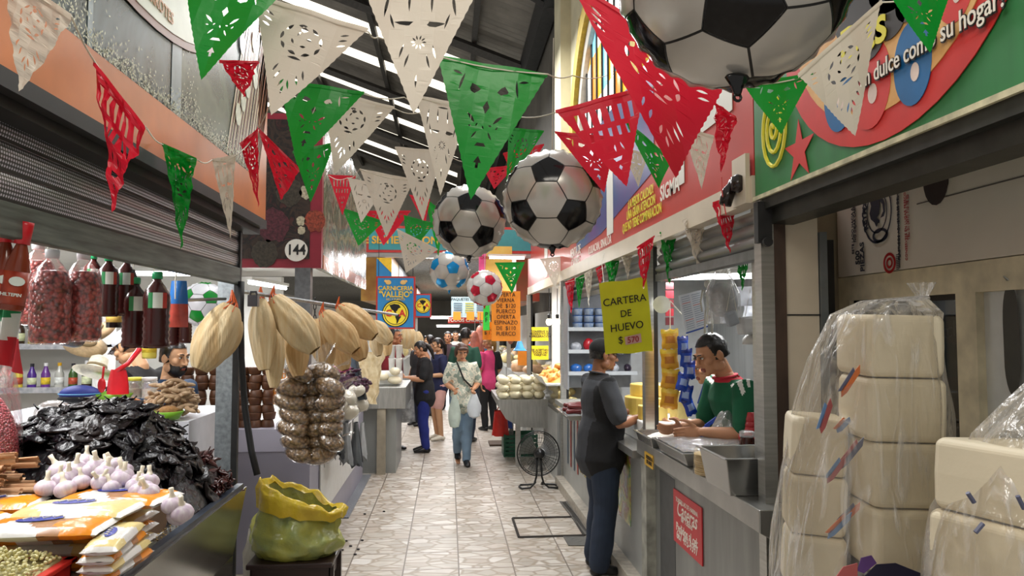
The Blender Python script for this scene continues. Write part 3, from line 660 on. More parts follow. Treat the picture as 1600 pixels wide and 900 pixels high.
# ---- counter
dc = thing('display_counter', 'stainless display counter of the left stall, heaped with chillies, garlic and packets', 'counter', (-1.5, 2.6, 0))
m = MB(); m.prism([(-1.0, .9, .955), (-1.06, .9, .62), (-1.06, .9, 0), (-1.1, .9, 0), (-1.1, .9, .955)], (0, 2.95, 0)); m.build('front_panel', mat('polished_steel', '#9a9a92', .2, .9, var=.2, scale=3, stretch=(1, .5, 3)), dc)
m = MB().box((-1.045, .9, .935), (-1.012, 3.84, .975)); m.build('edge_rail', mat('blue_grey_rail', '#3d4450', .35, .4, var=.2), dc)
m = MB().box((-2.7, .9, .9), (-1.05, 3.86, .945)); m.build('top', WHITE, dc)
m = MB().box((-1.10, 1.9, .946), (-1.046, 2.62, .97)); m.build('maroon_strip', mat('maroon_plastic', '#8a2a52', .35), dc)
t = tag(MB().box((-2.5, 3.95, .0), (-1.32, 4.75, 1.27)).build('display_step', mat('white_board', '#c9c9cf', .6, var=.05)), 'white raised step behind the chilli heap, carrying tamarind and bowls', 'shelf')
# ---- red tray of beans
t = thing('tray', 'red plastic tray heaped with pale yellow beans at the counter front', 'tray', (-1.5, 2.25, .946))
m = MB(); x0, x1, y0, y1 = -1.95, -1.165, 1.85, 2.46
for a, b_ in (((x0, y0), (x1, y0 + .015)), ((x0, y1 - .015), (x1, y1)), ((x0, y0), (x0 + .015, y1)), ((x1 - .015, y0), (x1, y1))): m.box((*a, .946), (*b_, 1.03))
for a, b_ in (((x0, y0), (x1 + .012, y0 + .03)), ((x0, y1 - .03), (x1 + .012, y1 + .012)), ((x0, y0), (x0 + .03, y1)), ((x1 - .02, y0), (x1 + .012, y1 + .012))): m.box((*a, 1.02), (*b_, 1.035))
m.box((x0, y0, .946), (x1, y1, .955)); m.build('tray_body', mat('red_plastic', '#c8302c', .3, var=.05), t, bevel=.004)
m = MB()
for k in range(2600):
    x, y = R.uniform(x0 + .02, x1 - .02), R.uniform(1.9, y1 - .02)
    e = min(x - x0, x1 - x, y1 - y, .15) / .15
    q = Matrix.Rotation(R.random() * 6, 3, 'Z') @ Matrix.Rotation(R.random() * 2, 3, 'X')
    m.ell((x, y, 1.03 + .075 * e + R.uniform(0, .012)), (.0068, .0056, .0052), 6, 4, R.choice((0, 0, 1)), q)
m.box((x0 + .02, y0 + .02, .96), (x1 - .02, y1 - .02, 1.04)); 
tag(m.build('beans', [mat('pale_bean', '#d3cd9a', .4, var=.12, scale=40), mat('yellow_bean', '#c2b878', .4, var=.1, scale=40)], smooth=True, kind='stuff'), 'pale yellow beans heaped in the red tray', 'beans')
tag(MB().box((-2.3, 2.84, .946), (-1.12, 3.14, 1.06)).build('crate', mat('brown_board', '#6a5036', .7), bevel=.004), 'flat brown crate under the garlic and cinnamon', 'crate')
# ---- food packets
PW, PORG, PBRN, PCRM, PBLU = mat('packet_white', '#dcdad6', .22, var=.03, bump=.25, bscale=30), mat('packet_orange', '#e08a1e', .22, var=.08, bump=.25, bscale=30), mat('packet_brown', '#a3734a', .25, var=.15), mat('packet_cream', '#dcc98a', .22, var=.05, bump=.25, bscale=30), mat('packet_blue', '#2a3aa0', .25)
def packet(kind):
    r = thing('food_packet', 'packet', 'packet', O0)
    def mf(u, v):
        if u < .04 or u > .96: return 0
        a = u + .12 * sin(v * 5)
        if kind: return 3 if (a < .3 or a > .72) else 0
        return 1 if (a < .28 or a > .74) else (2 if a > .55 and v < .55 else 0)
    m = MB()
    hgt = lambda u, v: .024 * (max(0, 1 - (2 * u - 1) ** 6) ** .6) * (max(0, 1 - (2 * v - 1) ** 4) ** .5) + .0025 * noise.noise(V((u * 6, v * 4, kind)))
    m.grid(lambda u, v: ((u - .5) * .31, (v - .5) * .175, .024 + hgt(u, v)), 24, 12, mf=mf)
    m.grid(lambda u, v: ((u - .5) * .31, (.5 - v) * .175, .024 - .9 * hgt(u, 1 - v)), 24, 12, mf=lambda u, v: mf(u, 1 - v))
    kids = [m.build('wrapper', [PW, PORG, PBRN, PCRM], r, smooth=True)]
    m = MB(); q = disc((-.02, .01, .0505), (1, .2, 0), (0, 1, 0), .055, .028, 20); m.add(q, [tuple(range(20))])
    lg = m.build('blue_logo', PBLU, r); kids.append(lg)
    m = MB(); m.tube([(-.06 + .012 * k, .012 + (.012 if k % 2 else -.01) + .002 * k, .0515) for k in range(9)], .0022, 4); m.build('logo_lettering', mat('white_print'), lg)
    return Proto(r, kids)
pk = [packet(0), packet(1)]
spots = [(0, -1.265, 2.5, 1.088, .03, 'front packet nearest the red tray, orange and white, on top of the pile'), (0, -1.66, 2.6, 1.09, -.08, 'orange and white packet on top at the left frame edge'),
         (1, -1.25, 2.68, 1.1, -.08, 'cream packet on top of the pile just below the garlic'), (0, -1.6, 2.8, 1.1, .1, 'orange packet on top, under the left garlic bulbs'), (0, -1.19, 2.86, 1.1, -.2, 'orange packet at the back right of the pile by the garlic'), (1, -1.9, 2.86, 1.08, .1, 'white packet on top below the cinnamon')]
for k in range(3):
    spots += [(k % 2, -1.3, 2.66, .945 + .044 * k, .02 * k, f'packet under the front top packet, {("bottom", "second", "third")[k]} from the counter'), ((k + 1) % 2, -1.24, 2.86, .945 + .044 * k, -.05 * k, f'packet in the back stack, {("bottom", "second", "third")[k]} from the counter')]
for k in range(4): spots.append((k % 2, -1.057 + .005 * (k % 2), 2.52 - .01 * k, .965 + .031 * k, pi / 2 + .06 * (k - 1), f'packet end in the stack beside the tray, {("lowest", "second", "third", "topmost")[k]} of four'))
for k, x, y, z, a, lab in spots: pk[k].put((x, y, z), (0, 0, a), (1.22, 1.12, 1.1) if 'top' in lab.split() or 'back right' in lab else ((1, .6, 1) if 'beside' in lab else 1), lab, 'food packets piled on the counter')
# ---- garlic
GAR = mat('garlic_skin', '#dcd6d8', .5, c2='#b9a3b8', var=.04, scale=22, stretch=(3, 3, .6))
def garlic():
    r = thing('garlic_bulb', 'white garlic bulb with violet streaks in the heap behind the packets', 'garlic', O0)
    def fn(p):
        a = math.atan2(p.y, p.x); k = 1 + .06 * abs(sin(a * 4)) * (1 - abs(p.z / .03) ** 2 if abs(p.z) < .03 else 0)
        return V((p.x * k, p.y * k, p.z))
    m = MB(); m.ell((0, 0, .028), (.036, .036, .03), 24, 10, fn=fn); a = m.build('bulb', GAR, r, smooth=True)
    m = MB(); m.tube([(0, 0, .045), (.001, 0, .058), (.003, .001, .07), (.007, .002, .088)], [.02, .011, .007, .0085], 8); b_ = m.build('stem', mat('garlic_stem', '#d6cdb8', .6, var=.15, scale=40), r, smooth=True)
    return Proto(r, [a, b_])
gp = garlic()
for (zx, zy) in ((280, 350), (385, 300), (425, 360), (510, 310), (480, 230), (560, 250), (520, 185), (610, 310), (655, 300), (600, 220), (675, 235), (735, 200), (790, 240), (710, 345), (740, 300), (775, 275), (830, 335), (870, 300), (860, 365), (925, 310), (945, 375), (895, 350), (390, 235), (450, 255), (640, 255), (1080, 462), (1090, 530), (1140, 505)):
    low = zx > 1000
    p = at(zx / 4, 675 + zy / 4, 2.78 if low else 2.86 + (370 - zy) / 170 * .16); p.z -= .028
    gp.put(p, (R.uniform(-.5, .5), R.uniform(-.5, .5), R.random() * 6), R.uniform(.9, 1.1), None, 'garlic heap behind the packets')
# ---- cinnamon
def cinnamon(k):
    r = thing('cinnamon_stick', 'rolled cinnamon stick lying in the stack at the left edge', 'cinnamon', O0)
    rr = R.uniform(.014, .02); m = MB(); n = 14
    pr = []
    for s_ in (1, -1):
        for i in range(n):
            a = i / (n - 1) * 5.4; q = rr * (.5 + .5 * i / (n - 1)) ; pr.append((s_ * cos(a) * q - (rr * .6 if s_ < 0 else -rr * .6), sin(a) * q * (1 if s_ > 0 else 1)))
        if s_ > 0: first = pr; pr = []
    for sec in (first, pr):
        m.grid(lambda u, v: (-.24 + .48 * u + .004 * sin(u * 9 + k), sec[min(n - 1, int(v * (n - 1) + .5))][0], sec[min(n - 1, int(v * (n - 1) + .5))][1] + .004 * sin(u * 7 + k)), 6, n - 1)
    o = m.build('bark', mat('cinnamon_bark', '#a87850', .7, c2='#c9a078', scale=14, stretch=(.6, 8, 8), bump=.4), r, smooth=True)
    return Proto(r, [o])
cp = [cinnamon(k) for k in range(3)]
for k in range(26):
    row, i = k // 5, k % 5
    cp[k % 3].put((-1.74 + R.uniform(-.06, .05) - .02 * row, 2.83 + .05 * i + R.uniform(-.01, .01), 1.08 + .038 * row), (R.random() * 6, R.uniform(-.05, .05), R.uniform(-.18, .18)), R.uniform(.85, 1.05), None, 'cinnamon sticks stacked by the garlic')
# ---- dried black chillies
CHI = [mat('dried_chilli_black', '#070609', .24, var=.5, scale=20, bump=.9, bscale=26, spec=.35), mat('dried_chilli_plum', '#0d080d', .26, var=.5, scale=20, bump=.9, bscale=26, spec=.35), mat('dried_chilli_brown', '#140b0a', .3, var=.5, scale=20, bump=.9, bscale=26, spec=.35)]
def chilli_mesh(k, L_=.075, w_=.036, t_=.012):
    m = MB()
    def fn(p):
        s_ = p.x / L_; q = noise.noise(V((p.x * 28, p.y * 40, k * 3.1)))
        return V((p.x, p.y * (1 - .45 * s_) + .008 * q, p.z + .012 * noise.noise(V((p.x * 45, p.y * 45, k))) + .02 * s_ * s_ * ((k % 3) - 1)))
    m.ell((0, 0, 0), (L_, w_, t_), 14, 12, fn=fn, rot=None)
    m.tube([(-L_ * .95, 0, 0), (-L_ * 1.15, .004, .006), (-L_ * 1.3, .01, .012)], [.005, .003, .0035], 5)
    return m
chm = [chilli_mesh(k) for k in range(5)]
chp = []
for k, mm in enumerate(chm):
    o = mm.build('dried_chilli', CHI[k % 3], smooth=True, origin=O0); tag(o, 'large wrinkled black dried chilli in the dark heap on the counter', 'chilli', 'black dried chillies heaped on the counter'); chp.append(Proto(o))
hx = lambda x: (x + 1.48) / (.44 if x > -1.48 else .62)
hh_ = lambda x, y: .47 * max(0, 1 - hx(x) ** 2 - ((y - 3.38) / .5) ** 2) ** .75
m = MB(); m.grid(lambda u, v: (-2.1 + 1.06 * u, 2.88 + 1.0 * v, .94 + max(0, hh_(-2.1 + 1.06 * u, 2.88 + v) - .03)), 26, 26)
tag(m.build('chilli_heap', CHI[0], smooth=True, kind='stuff'), 'inside of the big heap of dried black chillies', 'chillies')
n = 0; tries = 0
while n < 290 and tries < 5000:
    tries += 1
    x, y = R.uniform(-2.05, -1.06), R.uniform(2.93, 3.82); h = hh_(x, y)
    if h <= 0.005: continue
    if (x < -1.6 and y > 3.6) or (x < -1.5 and y < 3.13): continue
    e = .02; nx, ny = (hh_(x - e, y) - hh_(x + e, y)) / (2 * e), (hh_(x, y - e) - hh_(x, y + e)) / (2 * e)
    N_ = V((nx * .7, ny * .7, 1)).normalized() + V((R.gauss(0, .25), R.gauss(0, .25), R.gauss(0, .15)))
    q = N_.to_track_quat('Z', 'Y') @ Matrix.Rotation(R.random() * 6.3, 3, 'Z').to_quaternion()
    chp[n % 5].put((x, y, .95 + h + R.uniform(-.01, .015)), q.to_euler(), R.uniform(.75, 1.15)); n += 1
o = chilli_mesh(1, .04, .012, .007).build('small_red_chilli', mat('dried_red_chilli', '#54201a', .3, c2='#2a1210', scale=30), smooth=True, origin=O0); tag(o, 'small dark red dried chilli in the pile at the counter end by the post', 'chilli', 'small red dried chillies by the post')
rp2 = Proto(o)
for k in range(120):
    a, q = R.random() * 6.3, math.sqrt(R.random()); x, y = -1.16 + .13 * q * cos(a), 3.66 + .2 * q * sin(a)
    if x > -1.05: continue
    rp2.put((x, y, .955 + .2 * (1 - q * q) * R.uniform(.75, 1)), (R.uniform(-.8, .8), R.uniform(-.8, .8), R.random() * 6.3), R.uniform(.8, 1.3))
m = MB(); m.ell((-1.18, 3.66, .95), (.13, .2, .17), 16, 8); tag(m.build('chilli_heap', CHI[2], smooth=True, kind='stuff'), 'inside of the small red chilli pile by the post', 'chillies')
m = MB()
for k in range(160): m.ell((-1.10 + R.uniform(-.015, .04), R.uniform(2.9, 3.8), .95 + R.random() * .01), (.004, .004, .002), 5, 3, k % 2)
tag(m.build('seed_litter', [mat('seed_yellow', '#b99a4a', .6), mat('seed_brown', '#6a4a26', .6)], kind='stuff'), 'loose yellow seeds along the counter edge', 'seeds')
# ---- hanging bottles
RED_PEARL = None
def pearl(key, c, c2, scale):
    m, nt, b, N, L = nodes_of(key); tc = N('ShaderNodeTexCoord'); v = N('ShaderNodeTexVoronoi'); v.inputs['Scale'].default_value = scale
    L(tc.outputs['Object'], v.inputs['Vector']); rp = N('ShaderNodeValToRGB'); L(v.outputs['Distance'], rp.inputs[0])
    rp.color_ramp.elements[0].color = (*lin(c), 1); rp.color_ramp.elements[1].color = (*lin(c2), 1); rp.color_ramp.elements[0].position = .32; rp.color_ramp.elements[1].position = .85
    L(rp.outputs[0], b.inputs['Base Color']); b.inputs['Roughness'].default_value = .3
    bp = N('ShaderNodeBump'); bp.invert = True; bp.inputs['Distance'].default_value = .01; L(v.outputs['Distance'], bp.inputs['Height']); L(bp.outputs[0], b.inputs['Normal'])
    return m
PEARL = pearl('red_berries', '#cf5f58', '#5c1a1c', 72)
def berry_bottle():
    r = thing('bottle', 'b', 'bottle', O0)
    m = MB(); m.lathe([(0, -.29), (.05, -.29), (.058, -.28)] + [(.06 - .003 * (k % 2), -.265 + k * .018) for k in range(9)] + [(.058, -.1), (.045, -.06), (.04, -.055), (0, -.05)], n=24); a = m.build('berries', PEARL, r, smooth=True)
    m = MB(); m.lathe([(0, -.295), (.052, -.295), (.061, -.283), (.062, -.1), (.052, -.065), (.03, -.03), (.018, -.015), (.018, -.0)], n=24); b_ = m.build('bottle_wall', FILM, r, smooth=True)
    m = MB(); m.lathe([(.021, -.012), (.022, .012), (.02, .016), (0, .016)], n=18); c_ = m.build('cap', mat('white_cap', '#dcdce0', .35), r, smooth=True)
    m = MB(); m.tube([(-.015, 0, 0), (-.01, 0, .09), (0, 0, .16)], .002, 4); m.tube([(.015, 0, 0), (.012, 0, .09), (0, 0, .16)], .002, 4); d_ = m.build('string', STRING, r)
    return Proto(r, [a, b_, c_, d_])
bb = berry_bottle()
for px, py, Y, lab in ((82, 398, 2.55, 'large bottle of red berries, white cap, left of the front pair'), (131, 400, 2.66, 'large bottle of red berries, white cap, right of the front pair'), (60, 385, 2.9, 'bottle of red berries hanging behind the front pair')):
    bb.put(at(px, py, Y), (0, 0, R.random()), 1, lab, 'bottles of red berries under the shutter')
SAUCE = mat('dark_sauce', '#3a1614', .22, var=.2, scale=4)
def sauce_bottle():
    r = thing('bottle', 'b', 'bottle', O0)
    m = MB(); m.lathe([(0, -.28), (.044, -.28), (.05, -.27)] + [(.05 - .004 * (k % 2), -.255 + k * .0125) for k in range(10)] + [(.05, -.12), (.05, -.08), (.04, -.05), (.022, -.028), (.016, -.018), (.016, 0)], n=24); a = m.build('bottle_body', SAUCE, r, smooth=True)
    m = MB(); m.lathe([(.019, -.01), (.02, .012), (.018, .018), (0, .018)], n=16); c_ = m.build('cap', mat('green_cap', '#1f9a62', .3), r, smooth=True)
    m = MB(); m.grid(lambda u, v: (.0512 * sin(-.7 + 1.4 * u), -.0512 * cos(-.7 + 1.4 * u), -.125 + .06 * v), 8, 1, mf=lambda u, v: 0 if .2 < u < .7 else (1 if u <= .2 else 2)); l_ = m.build('label_sheet', [mat('label_white', '#d8e0d8', .4), mat('label_green', '#2c8a50', .4), mat('label_red', '#b03a30', .4)], r, smooth=True)
    m = MB(); m.tube([(-.015, 0, 0), (-.01, 0, .07), (0, 0, .13)], .002, 4); d_ = m.build('string', STRING, r)
    return Proto(r, [a, c_, l_, d_])
sbp = sauce_bottle()
for px, py, Y, lab, s_ in ((170, 405, 3.0, 'dark sauce bottle with green cap beside the berry bottles', .8), (198, 407, 3.1, 'dark sauce bottle with green cap, second from the berry bottles', .8), (246, 432, 3.0, 'largest dark ribbed sauce bottle, nearest the blue bag', 1.), (212, 440, 3.1, 'dark ribbed bottle behind the largest sauce bottle', .95), (146, 402, 3.3, 'dark sauce bottle half hidden behind the berry bottles', .8)):
    sbp.put(at(px, py, Y), (0, 0, R.uniform(.3, .7)), s_, lab, 'dark sauce bottles with green caps')
def hot_bottle():
    r = thing('bottle', 'b', 'bottle', O0)
    m = MB(); m.lathe([(0, -.2), (.028, -.2), (.03, -.195), (.03, -.095), (.022, -.06), (.013, -.03), (.013, 0)], n=20); a = m.build('bottle_body', mat('hot_sauce', '#7a3420', .15, var=.1), r, smooth=True)
    m = MB(); m.lathe([(.018, -.028), (.02, .02), (.02, .03), (0, .03)], n=18); c_ = m.build('cap', mat('red_cap', '#c81e28', .3), r, smooth=True)
    m = MB(); m.lathe([(.0308, -.185), (.0308, -.1)], n=20); l_ = m.build('label_sheet', mat('label_orange', '#b8431e', .35, c2='#7a1c14', scale=22), r, smooth=True)
    m = MB(); m.add(disc((0.012, -.0312, -.125), (1, .3, 0), (0, 0, 1), .017, .012, 14), [tuple(range(14))]); q_ = m.build('label_oval', mat('label_white'), l_)
    t_ = text('CHILTEPIN', (.0, -.0316, -.16), *AW_F, .0115, mat('label_white'), l_, bold=.02)
    return Proto(r, [a, c_, l_])
hb = hot_bottle()
for px, py, lab in ((9, 362, 'red-capped hot sauce bottle at the left frame edge, upright'), (37, 365, 'red-capped hot sauce bottle, tilted, right of its twin')):
    hb.put(at(px, py, 2.0), (0, .12 if px > 20 else 0, .25), 1, lab, 'red-capped hot sauce bottles')
t = thing('bag', 'blue and red printed bag tied with white string by the sauce bottles', 'bag', at(279, 510, 3.3))
m = MB(); c0 = at(279, 475, 3.3)
m.grid(lambda u, v: c0 + V(((u - .5) * .085 * (1 - .25 * v * v), -.025 * sin(pi * u) * (.4 + .6 * sin(pi * v)), (v - .5) * .2)), 10, 10, mf=lambda u, v: 0 if v > .45 else 1); m.grid(lambda u, v: c0 + V(((.5 - u) * .085 * (1 - .25 * v * v), .025 * sin(pi * u), (v - .5) * .2)), 10, 10, mf=lambda u, v: 0 if v > .45 else 1)
m.build('wrapper', [mat('bag_blue', '#2a6ab0', .25, var=.1), mat('bag_red', '#a84438', .25, var=.2, scale=30)], t, smooth=True)
m = MB(); m.tube([c0 + V((.0, -.04, .02)), c0 + V((-.005, -.03, .1)), c0 + V((0, 0, .22))], .003, 5); m.build('string', STRING, t)
# small dark bottle with a yellow label
t = thing('bottle', 'small black bottle with a yellow label hanging behind the sauce bottles', 'bottle', at(178, 512, 3.6))
c0 = at(178, 512, 3.6); m = MB(); m.lathe([(0, 0), (.034, 0), (.034, .1), (.02, .125), (.012, .14), (.012, .16), (0, .16)], c0, 18); m.build('bottle_body', mat('dark_bottle'), t, smooth=True)
m = MB(); m.lathe([(.0345, .025), (.0345, .08)], c0, 18); m.build('label_sheet', mat('label_gold', '#d8b45a', .4), t, smooth=True)
# Mexican tricolour hung at the left edge
m = MB()
fl = [at(-6, 470, 2.4), at(36, 462, 2.42), at(-4, 566, 2.4), at(34, 585, 2.38)]
m.grid(lambda u, v: fl[0].lerp(fl[1], u).lerp(fl[2].lerp(fl[3], u), v) + V((0, .02 * sin(u * 9 + v * 4), 0)), 14, 18, mf=lambda u, v: 0 if v < .36 - .2 * u else (1 if v < .62 - .08 * u else 2))
tag(m.build('flag', [mat('flag_green', '#17804a', .6, var=.1), mat('flag_white', '#d9d9d2', .6, var=.05), mat('flag_red', '#c22a34', .6, var=.08)], smooth=True), 'green, white and red cloth flag hanging at the left edge', 'flag')
t = thing('plastic_bag', 'large clear bag of red berries standing at the left edge', 'bag', (-1.8, 3.05, 1.06))
c0 = V((-1.86, 2.99, 1.07)); m = MB(); m.ell(c0 + V((0, .06, .2)), (.2, .1, .27), 20, 12); m.build('berries', pearl('red_peppercorns', '#c8505a', '#701820', 120), t, smooth=True)
m = MB(); m.grid(lambda u, v: c0 + V((.215 * cos(2 * pi * u) * (1 - .25 * v ** 4) , .06 + .12 * sin(2 * pi * u) * (1 - .5 * v * v), -.005 + .56 * v + .012 * noise.noise(V((cos(u * 6.28) * 3, sin(u * 6.28) * 3, v * 8))))), 32, 16); m.build('bag_film', FILM, t, smooth=True)
# husk pods: dried corn husks bundled into long pods
HUSK = mat('corn_husk', '#d6b987', .6, c2='#bd9661', scale=5, stretch=(5, 5, .5), bump=.5, bscale=25)
HUSKP = mat('corn_husk_pale', '#dcc9a0', .6, c2='#c9aa78', scale=5, stretch=(5, 5, .5), bump=.5, bscale=25)
NET = mat('orange_net', '#d8642a', .5, var=.2)
def husk(p0, p1, w, label, mm=HUSK, net=True, k=0, group='corn husk pods hung along the second stall'):
    p0, p1 = V(p0), V(p1); d = p1 - p0; L_ = d.length; t = thing('corn_husk_bundle', label, 'corn husks', p0, group)
    q = (-d).to_track_quat('Z', 'X').to_matrix()
    def surf(u, v):
        a = 2 * pi * u; pr = sin(pi * (.07 + .87 * v)) ** .55
        rad = w / 2 * max(.06, pr) * (1 + .035 * sin(a * 5 + k + v) + .022 * sin(a * 17 + v * 3) + .2 * noise.noise(V((cos(a) * 2, sin(a) * 2, v * 2 + k))))
        return p0 + q @ V((rad * cos(a), rad * .8 * sin(a), -L_ * v))
    m = MB(); m.grid(surf, 72, 20); m.build('husks', mm, t, smooth=True)
    if net:
        m = MB()
        for j in range(8):
            a = j * pi / 4
            m.tube([p0 + q @ V((w * .3 * cos(a), w * .28 * sin(a), -L_ * .1)), p0 + q @ V((w * .1 * cos(a + .6), w * .1 * sin(a + .6), .02)), p0 + V((0, 0, .08))], .0035, 4)
        m.build('net_tie', NET, t)
    return t
H_ = 'corn husk pod '
hs = [((407, 468), (414, 578), 4.6, 44, 'nearest hanging pale pod, beside the galvanised post', 1), ((428, 466), (492, 548), 4.65, 50, 'broad pale pod slanting down to the right beside the nearest', 1), ((432, 500), (428, 606), 4.8, 36, 'hanging lower behind the nearest two', 1), ((458, 490), (466, 588), 4.95, 42, 'brown one behind the broad slanting pod', 0),
      ((505, 490), (556, 548), 5.3, 44, 'brown one slanting above the bagged strand', 0), ((492, 500), (512, 572), 5.4, 40, 'hanging straight behind the slanting brown one', 0), ((530, 480), (586, 526), 5.6, 40, 'nearly level one at the top of the second cluster', 0), ((545, 510), (566, 562), 5.8, 36, 'hanging below the level one', 0),
      ((520, 520), (540, 578), 5.7, 34, 'short one in the middle of the second cluster', 0), ((582, 504), (610, 536), 6.6, 28, 'small pale one at the far end of the row', 1), ((584, 520), (592, 556), 6.7, 22, 'narrow one under the small pale pod', 1), ((600, 515), (606, 556), 7.0, 20, 'last one of the row, farthest off', 0)]
for i, (a, b_, Y, w, lab, pale) in enumerate(hs):
    husk(at(*a, Y), at(*b_, Y - .05), w / 1156 * Y, H_ + lab, HUSKP if pale else HUSK, i in (0, 1, 3, 4, 6), i)
husk(at(362, 478, 3.78), at(312, 578, 3.7), .19, 'fat pale corn husk bundle hanging left of the galvanised post', HUSKP, True, 20)
husk(at(372, 500, 3.85), at(345, 560, 3.85), .1, 'small corn husk bundle behind the fat pale one', HUSKP, False, 21)
t = tag(MB().tube([at(375, 455, 4.3), at(620, 492, 7.2)], .012, 8).build('hanging_rail', GALV), 'thin steel rail the corn husk pods hang from', 'rail')
# ---- interior of the left stall ------------------------------------------------
def lamp(loc, length, ax, label, power=30, vis=True):
    t = thing('fluorescent_lamp', label, 'lamp', loc, 'fluorescent tubes')
    loc = V(loc); ax = V(ax).normalized()
    m = MB(); m.tube([loc - ax * length / 2, loc + ax * length / 2], .016, 10); m.build('tube', mat('lamp_tube', '#ffffff', .4, var=0, emit=9), t)
    s_ = ax.cross(V((0, 0, 1)))
    m = MB(); m.obox(loc + V((0, 0, .035)), (length + .04, .06, .03), ax); m.build('housing', WHITE, t)
    if power:
        l = bpy.data.lights.new('lamp_light', 'AREA'); l.shape = 'RECTANGLE'; l.size, l.size_y = length, .08; l.energy = power
        o = bpy.data.objects.new('lamp_light', l); C.objects.link(o); o.parent = t; o.location = (0, 0, -.03); o.rotation_euler = (0, 0, math.atan2(ax.y, ax.x))
    return t
lamp((-1.75, 2.9, 2.25), 1.2, (.2, 1, 0), 'fluorescent tube under the ceiling over the chilli heap', 24)
lamp((-2.6, 4.6, 2.28), 1.2, (1, .2, 0), 'fluorescent tube above the two stall keepers', 22)
lamp((-2.4, 6.4, 2.2), 1.2, (1, 0, 0), 'fluorescent tube deep in the left stall', 18)
lamp((-1.7, 7.2, 2.15), 1.0, (.1, 1, 0), 'fluorescent tube in the second left stall', 20)
# shelf of bottles at the back
t = thing('wall_shelf', 'white back shelf of the left stall lined with bottles', 'shelf', (-2.95, 5.9, 1.1))
m = MB()
for z in (1.3, 1.62): m.box((-3.9, 5.75, z - .02), (-2.6, 6.05, z))
m.box((-3.9, 6.05, .9), (-2.6, 6.08, 2.0)); m.box((-2.62, 5.75, .9), (-2.6, 6.05, 2.0)); m.build('boards', WHITE, t)
m = MB()
for z in (1.3, 1.62):
    m.box((-3.9, 5.745, z - .03), (-2.6, 5.75, z + .012))
m.build('price_rails', mat('price_rail', '#c9c9cc', .4, c2='#8c9096', scale=30), t)
BC = ['#c2b24a', '#d8d6cc', '#3c5a2a', '#241c1a', '#6a3a8a', '#2a6a8a', '#d8c24a', '#3a2a20', '#1e5a3a', '#b8b8b0', '#b05030', '#50308a']
def shelf_bottle(k, c):
    r = thing('bottle', 'b', 'bottle', O0); m = MB(); m.lathe([(0, 0), (.032, 0), (.034, .01), (.034, .11), (.02, .145), (.013, .165), (.013, .18)], n=12); a = m.build('bottle_body', mat(f'shelf_bottle_{k}', c, .2, var=.1), r, smooth=True)
    m = MB(); m.lathe([(.015, .175), (.015, .2), (0, .2)], n=10); b_ = m.build('cap', mat(f'shelf_cap_{k % 3}', ('#d0a020', '#e0e0e0', '#20202a')[k % 3], .4), r)
    m = MB(); m.lathe([(.0345, .03), (.0345, .085)], n=12); c_ = m.build('label_sheet', mat(f'shelf_label_{k % 4}', ('#e0c030', '#d8dcd8', '#b04a30', '#d0d8b0')[k % 4], .4, var=.3, scale=40), r, smooth=True)
    return Proto(r, [a, b_, c_])
bps = [shelf_bottle(k, c) for k, c in enumerate(BC)]
cn = ['yellow', 'white', 'olive', 'black', 'violet', 'blue', 'gold', 'brown', 'green', 'grey', 'rust', 'purple']
for k in range(24):
    lvl = k // 12; i = k % 12
    bps[(k * 5 + lvl) % 12].put((-3.78 + i * .098, 5.84, (1.3, 1.62)[lvl]), (0, 0, 0), R.uniform(.9, 1.1), f'{cn[(k * 5 + lvl) % 12]} bottle on the {("lower", "upper")[lvl]} back shelf, {("1st", "2nd", "3rd", "4th", "5th", "6th", "7th", "8th", "9th", "10th", "11th", "12th")[i]} from the left', 'bottles on the back shelf')
# red scoop, jars, bowls, tamarind on the step
t = thing('scoop', 'big red plastic scoop standing upright before the stall keeper in black', 'scoop', at(185, 612, 4.1))
c0 = at(184, 598, 4.1); m = MB()
m.grid(lambda u, v: c0 + V((.055 * (2 * u - 1) * (1 - .35 * v * v), .03 * (2 * u - 1) ** 2 - .03, -.06 + .13 * v)), 10, 8); m.grid(lambda u, v: c0 + V((.055 * (2 * u - 1) * (1 - .35 * v * v), .034 * (2 * u - 1) ** 2 - .024, -.06 + .13 * v)), 10, 8)
m.build('bowl', mat('scoop_red', '#cc1f2a', .3), t, smooth=True)
m = MB(); m.tube([c0 + V((.0, -.02, .06)), at(200, 568, 4.1), at(219, 544, 4.12)], [.014, .012, .015], 8); m.build('handle', mat('scoop_red'), t, smooth=True)
t = thing('scoop', 'small red scoop left of the big red one', 'scoop', at(160, 612, 4.15)); c0 = at(159, 602, 4.15); m = MB(); m.ell(c0, (.022, .012, .04), 12, 8); m.build('bowl', mat('scoop_red'), t, smooth=True); m = MB(); m.tube([c0, c0 + V((.008, 0, .1))], .006, 6); m.build('handle', mat('scoop_red'), t)
t = thing('lunch_bag', 'blue and black zipped bag lying on the step', 'bag', at(125, 630, 4.2)); c0 = at(125, 616, 4.2)
m = MB(); m.ell(c0, (.105, .07, .05), 20, 10, fn=lambda p: V((p.x, p.y, max(p.z, -.042)))); m.build('bag_body', mat('royal_blue_cloth', '#27348a', .6, var=.15), t, smooth=True)
m = MB(); m.ell(c0 - V((0, .012, .022)), (.108, .07, .026), 20, 8); m.build('black_base', mat('black_cloth', '#14161c', .7), t, smooth=True)
m = MB(); m.tube([c0 + V((.105 * cos(a), -.082 * abs(sin(a)) - .0, .004)) for a in [pi + pi * i / 16 for i in range(17)]], .003, 5); m.build('zip', mat('zip_cyan', '#5aa0d0', .4), t)
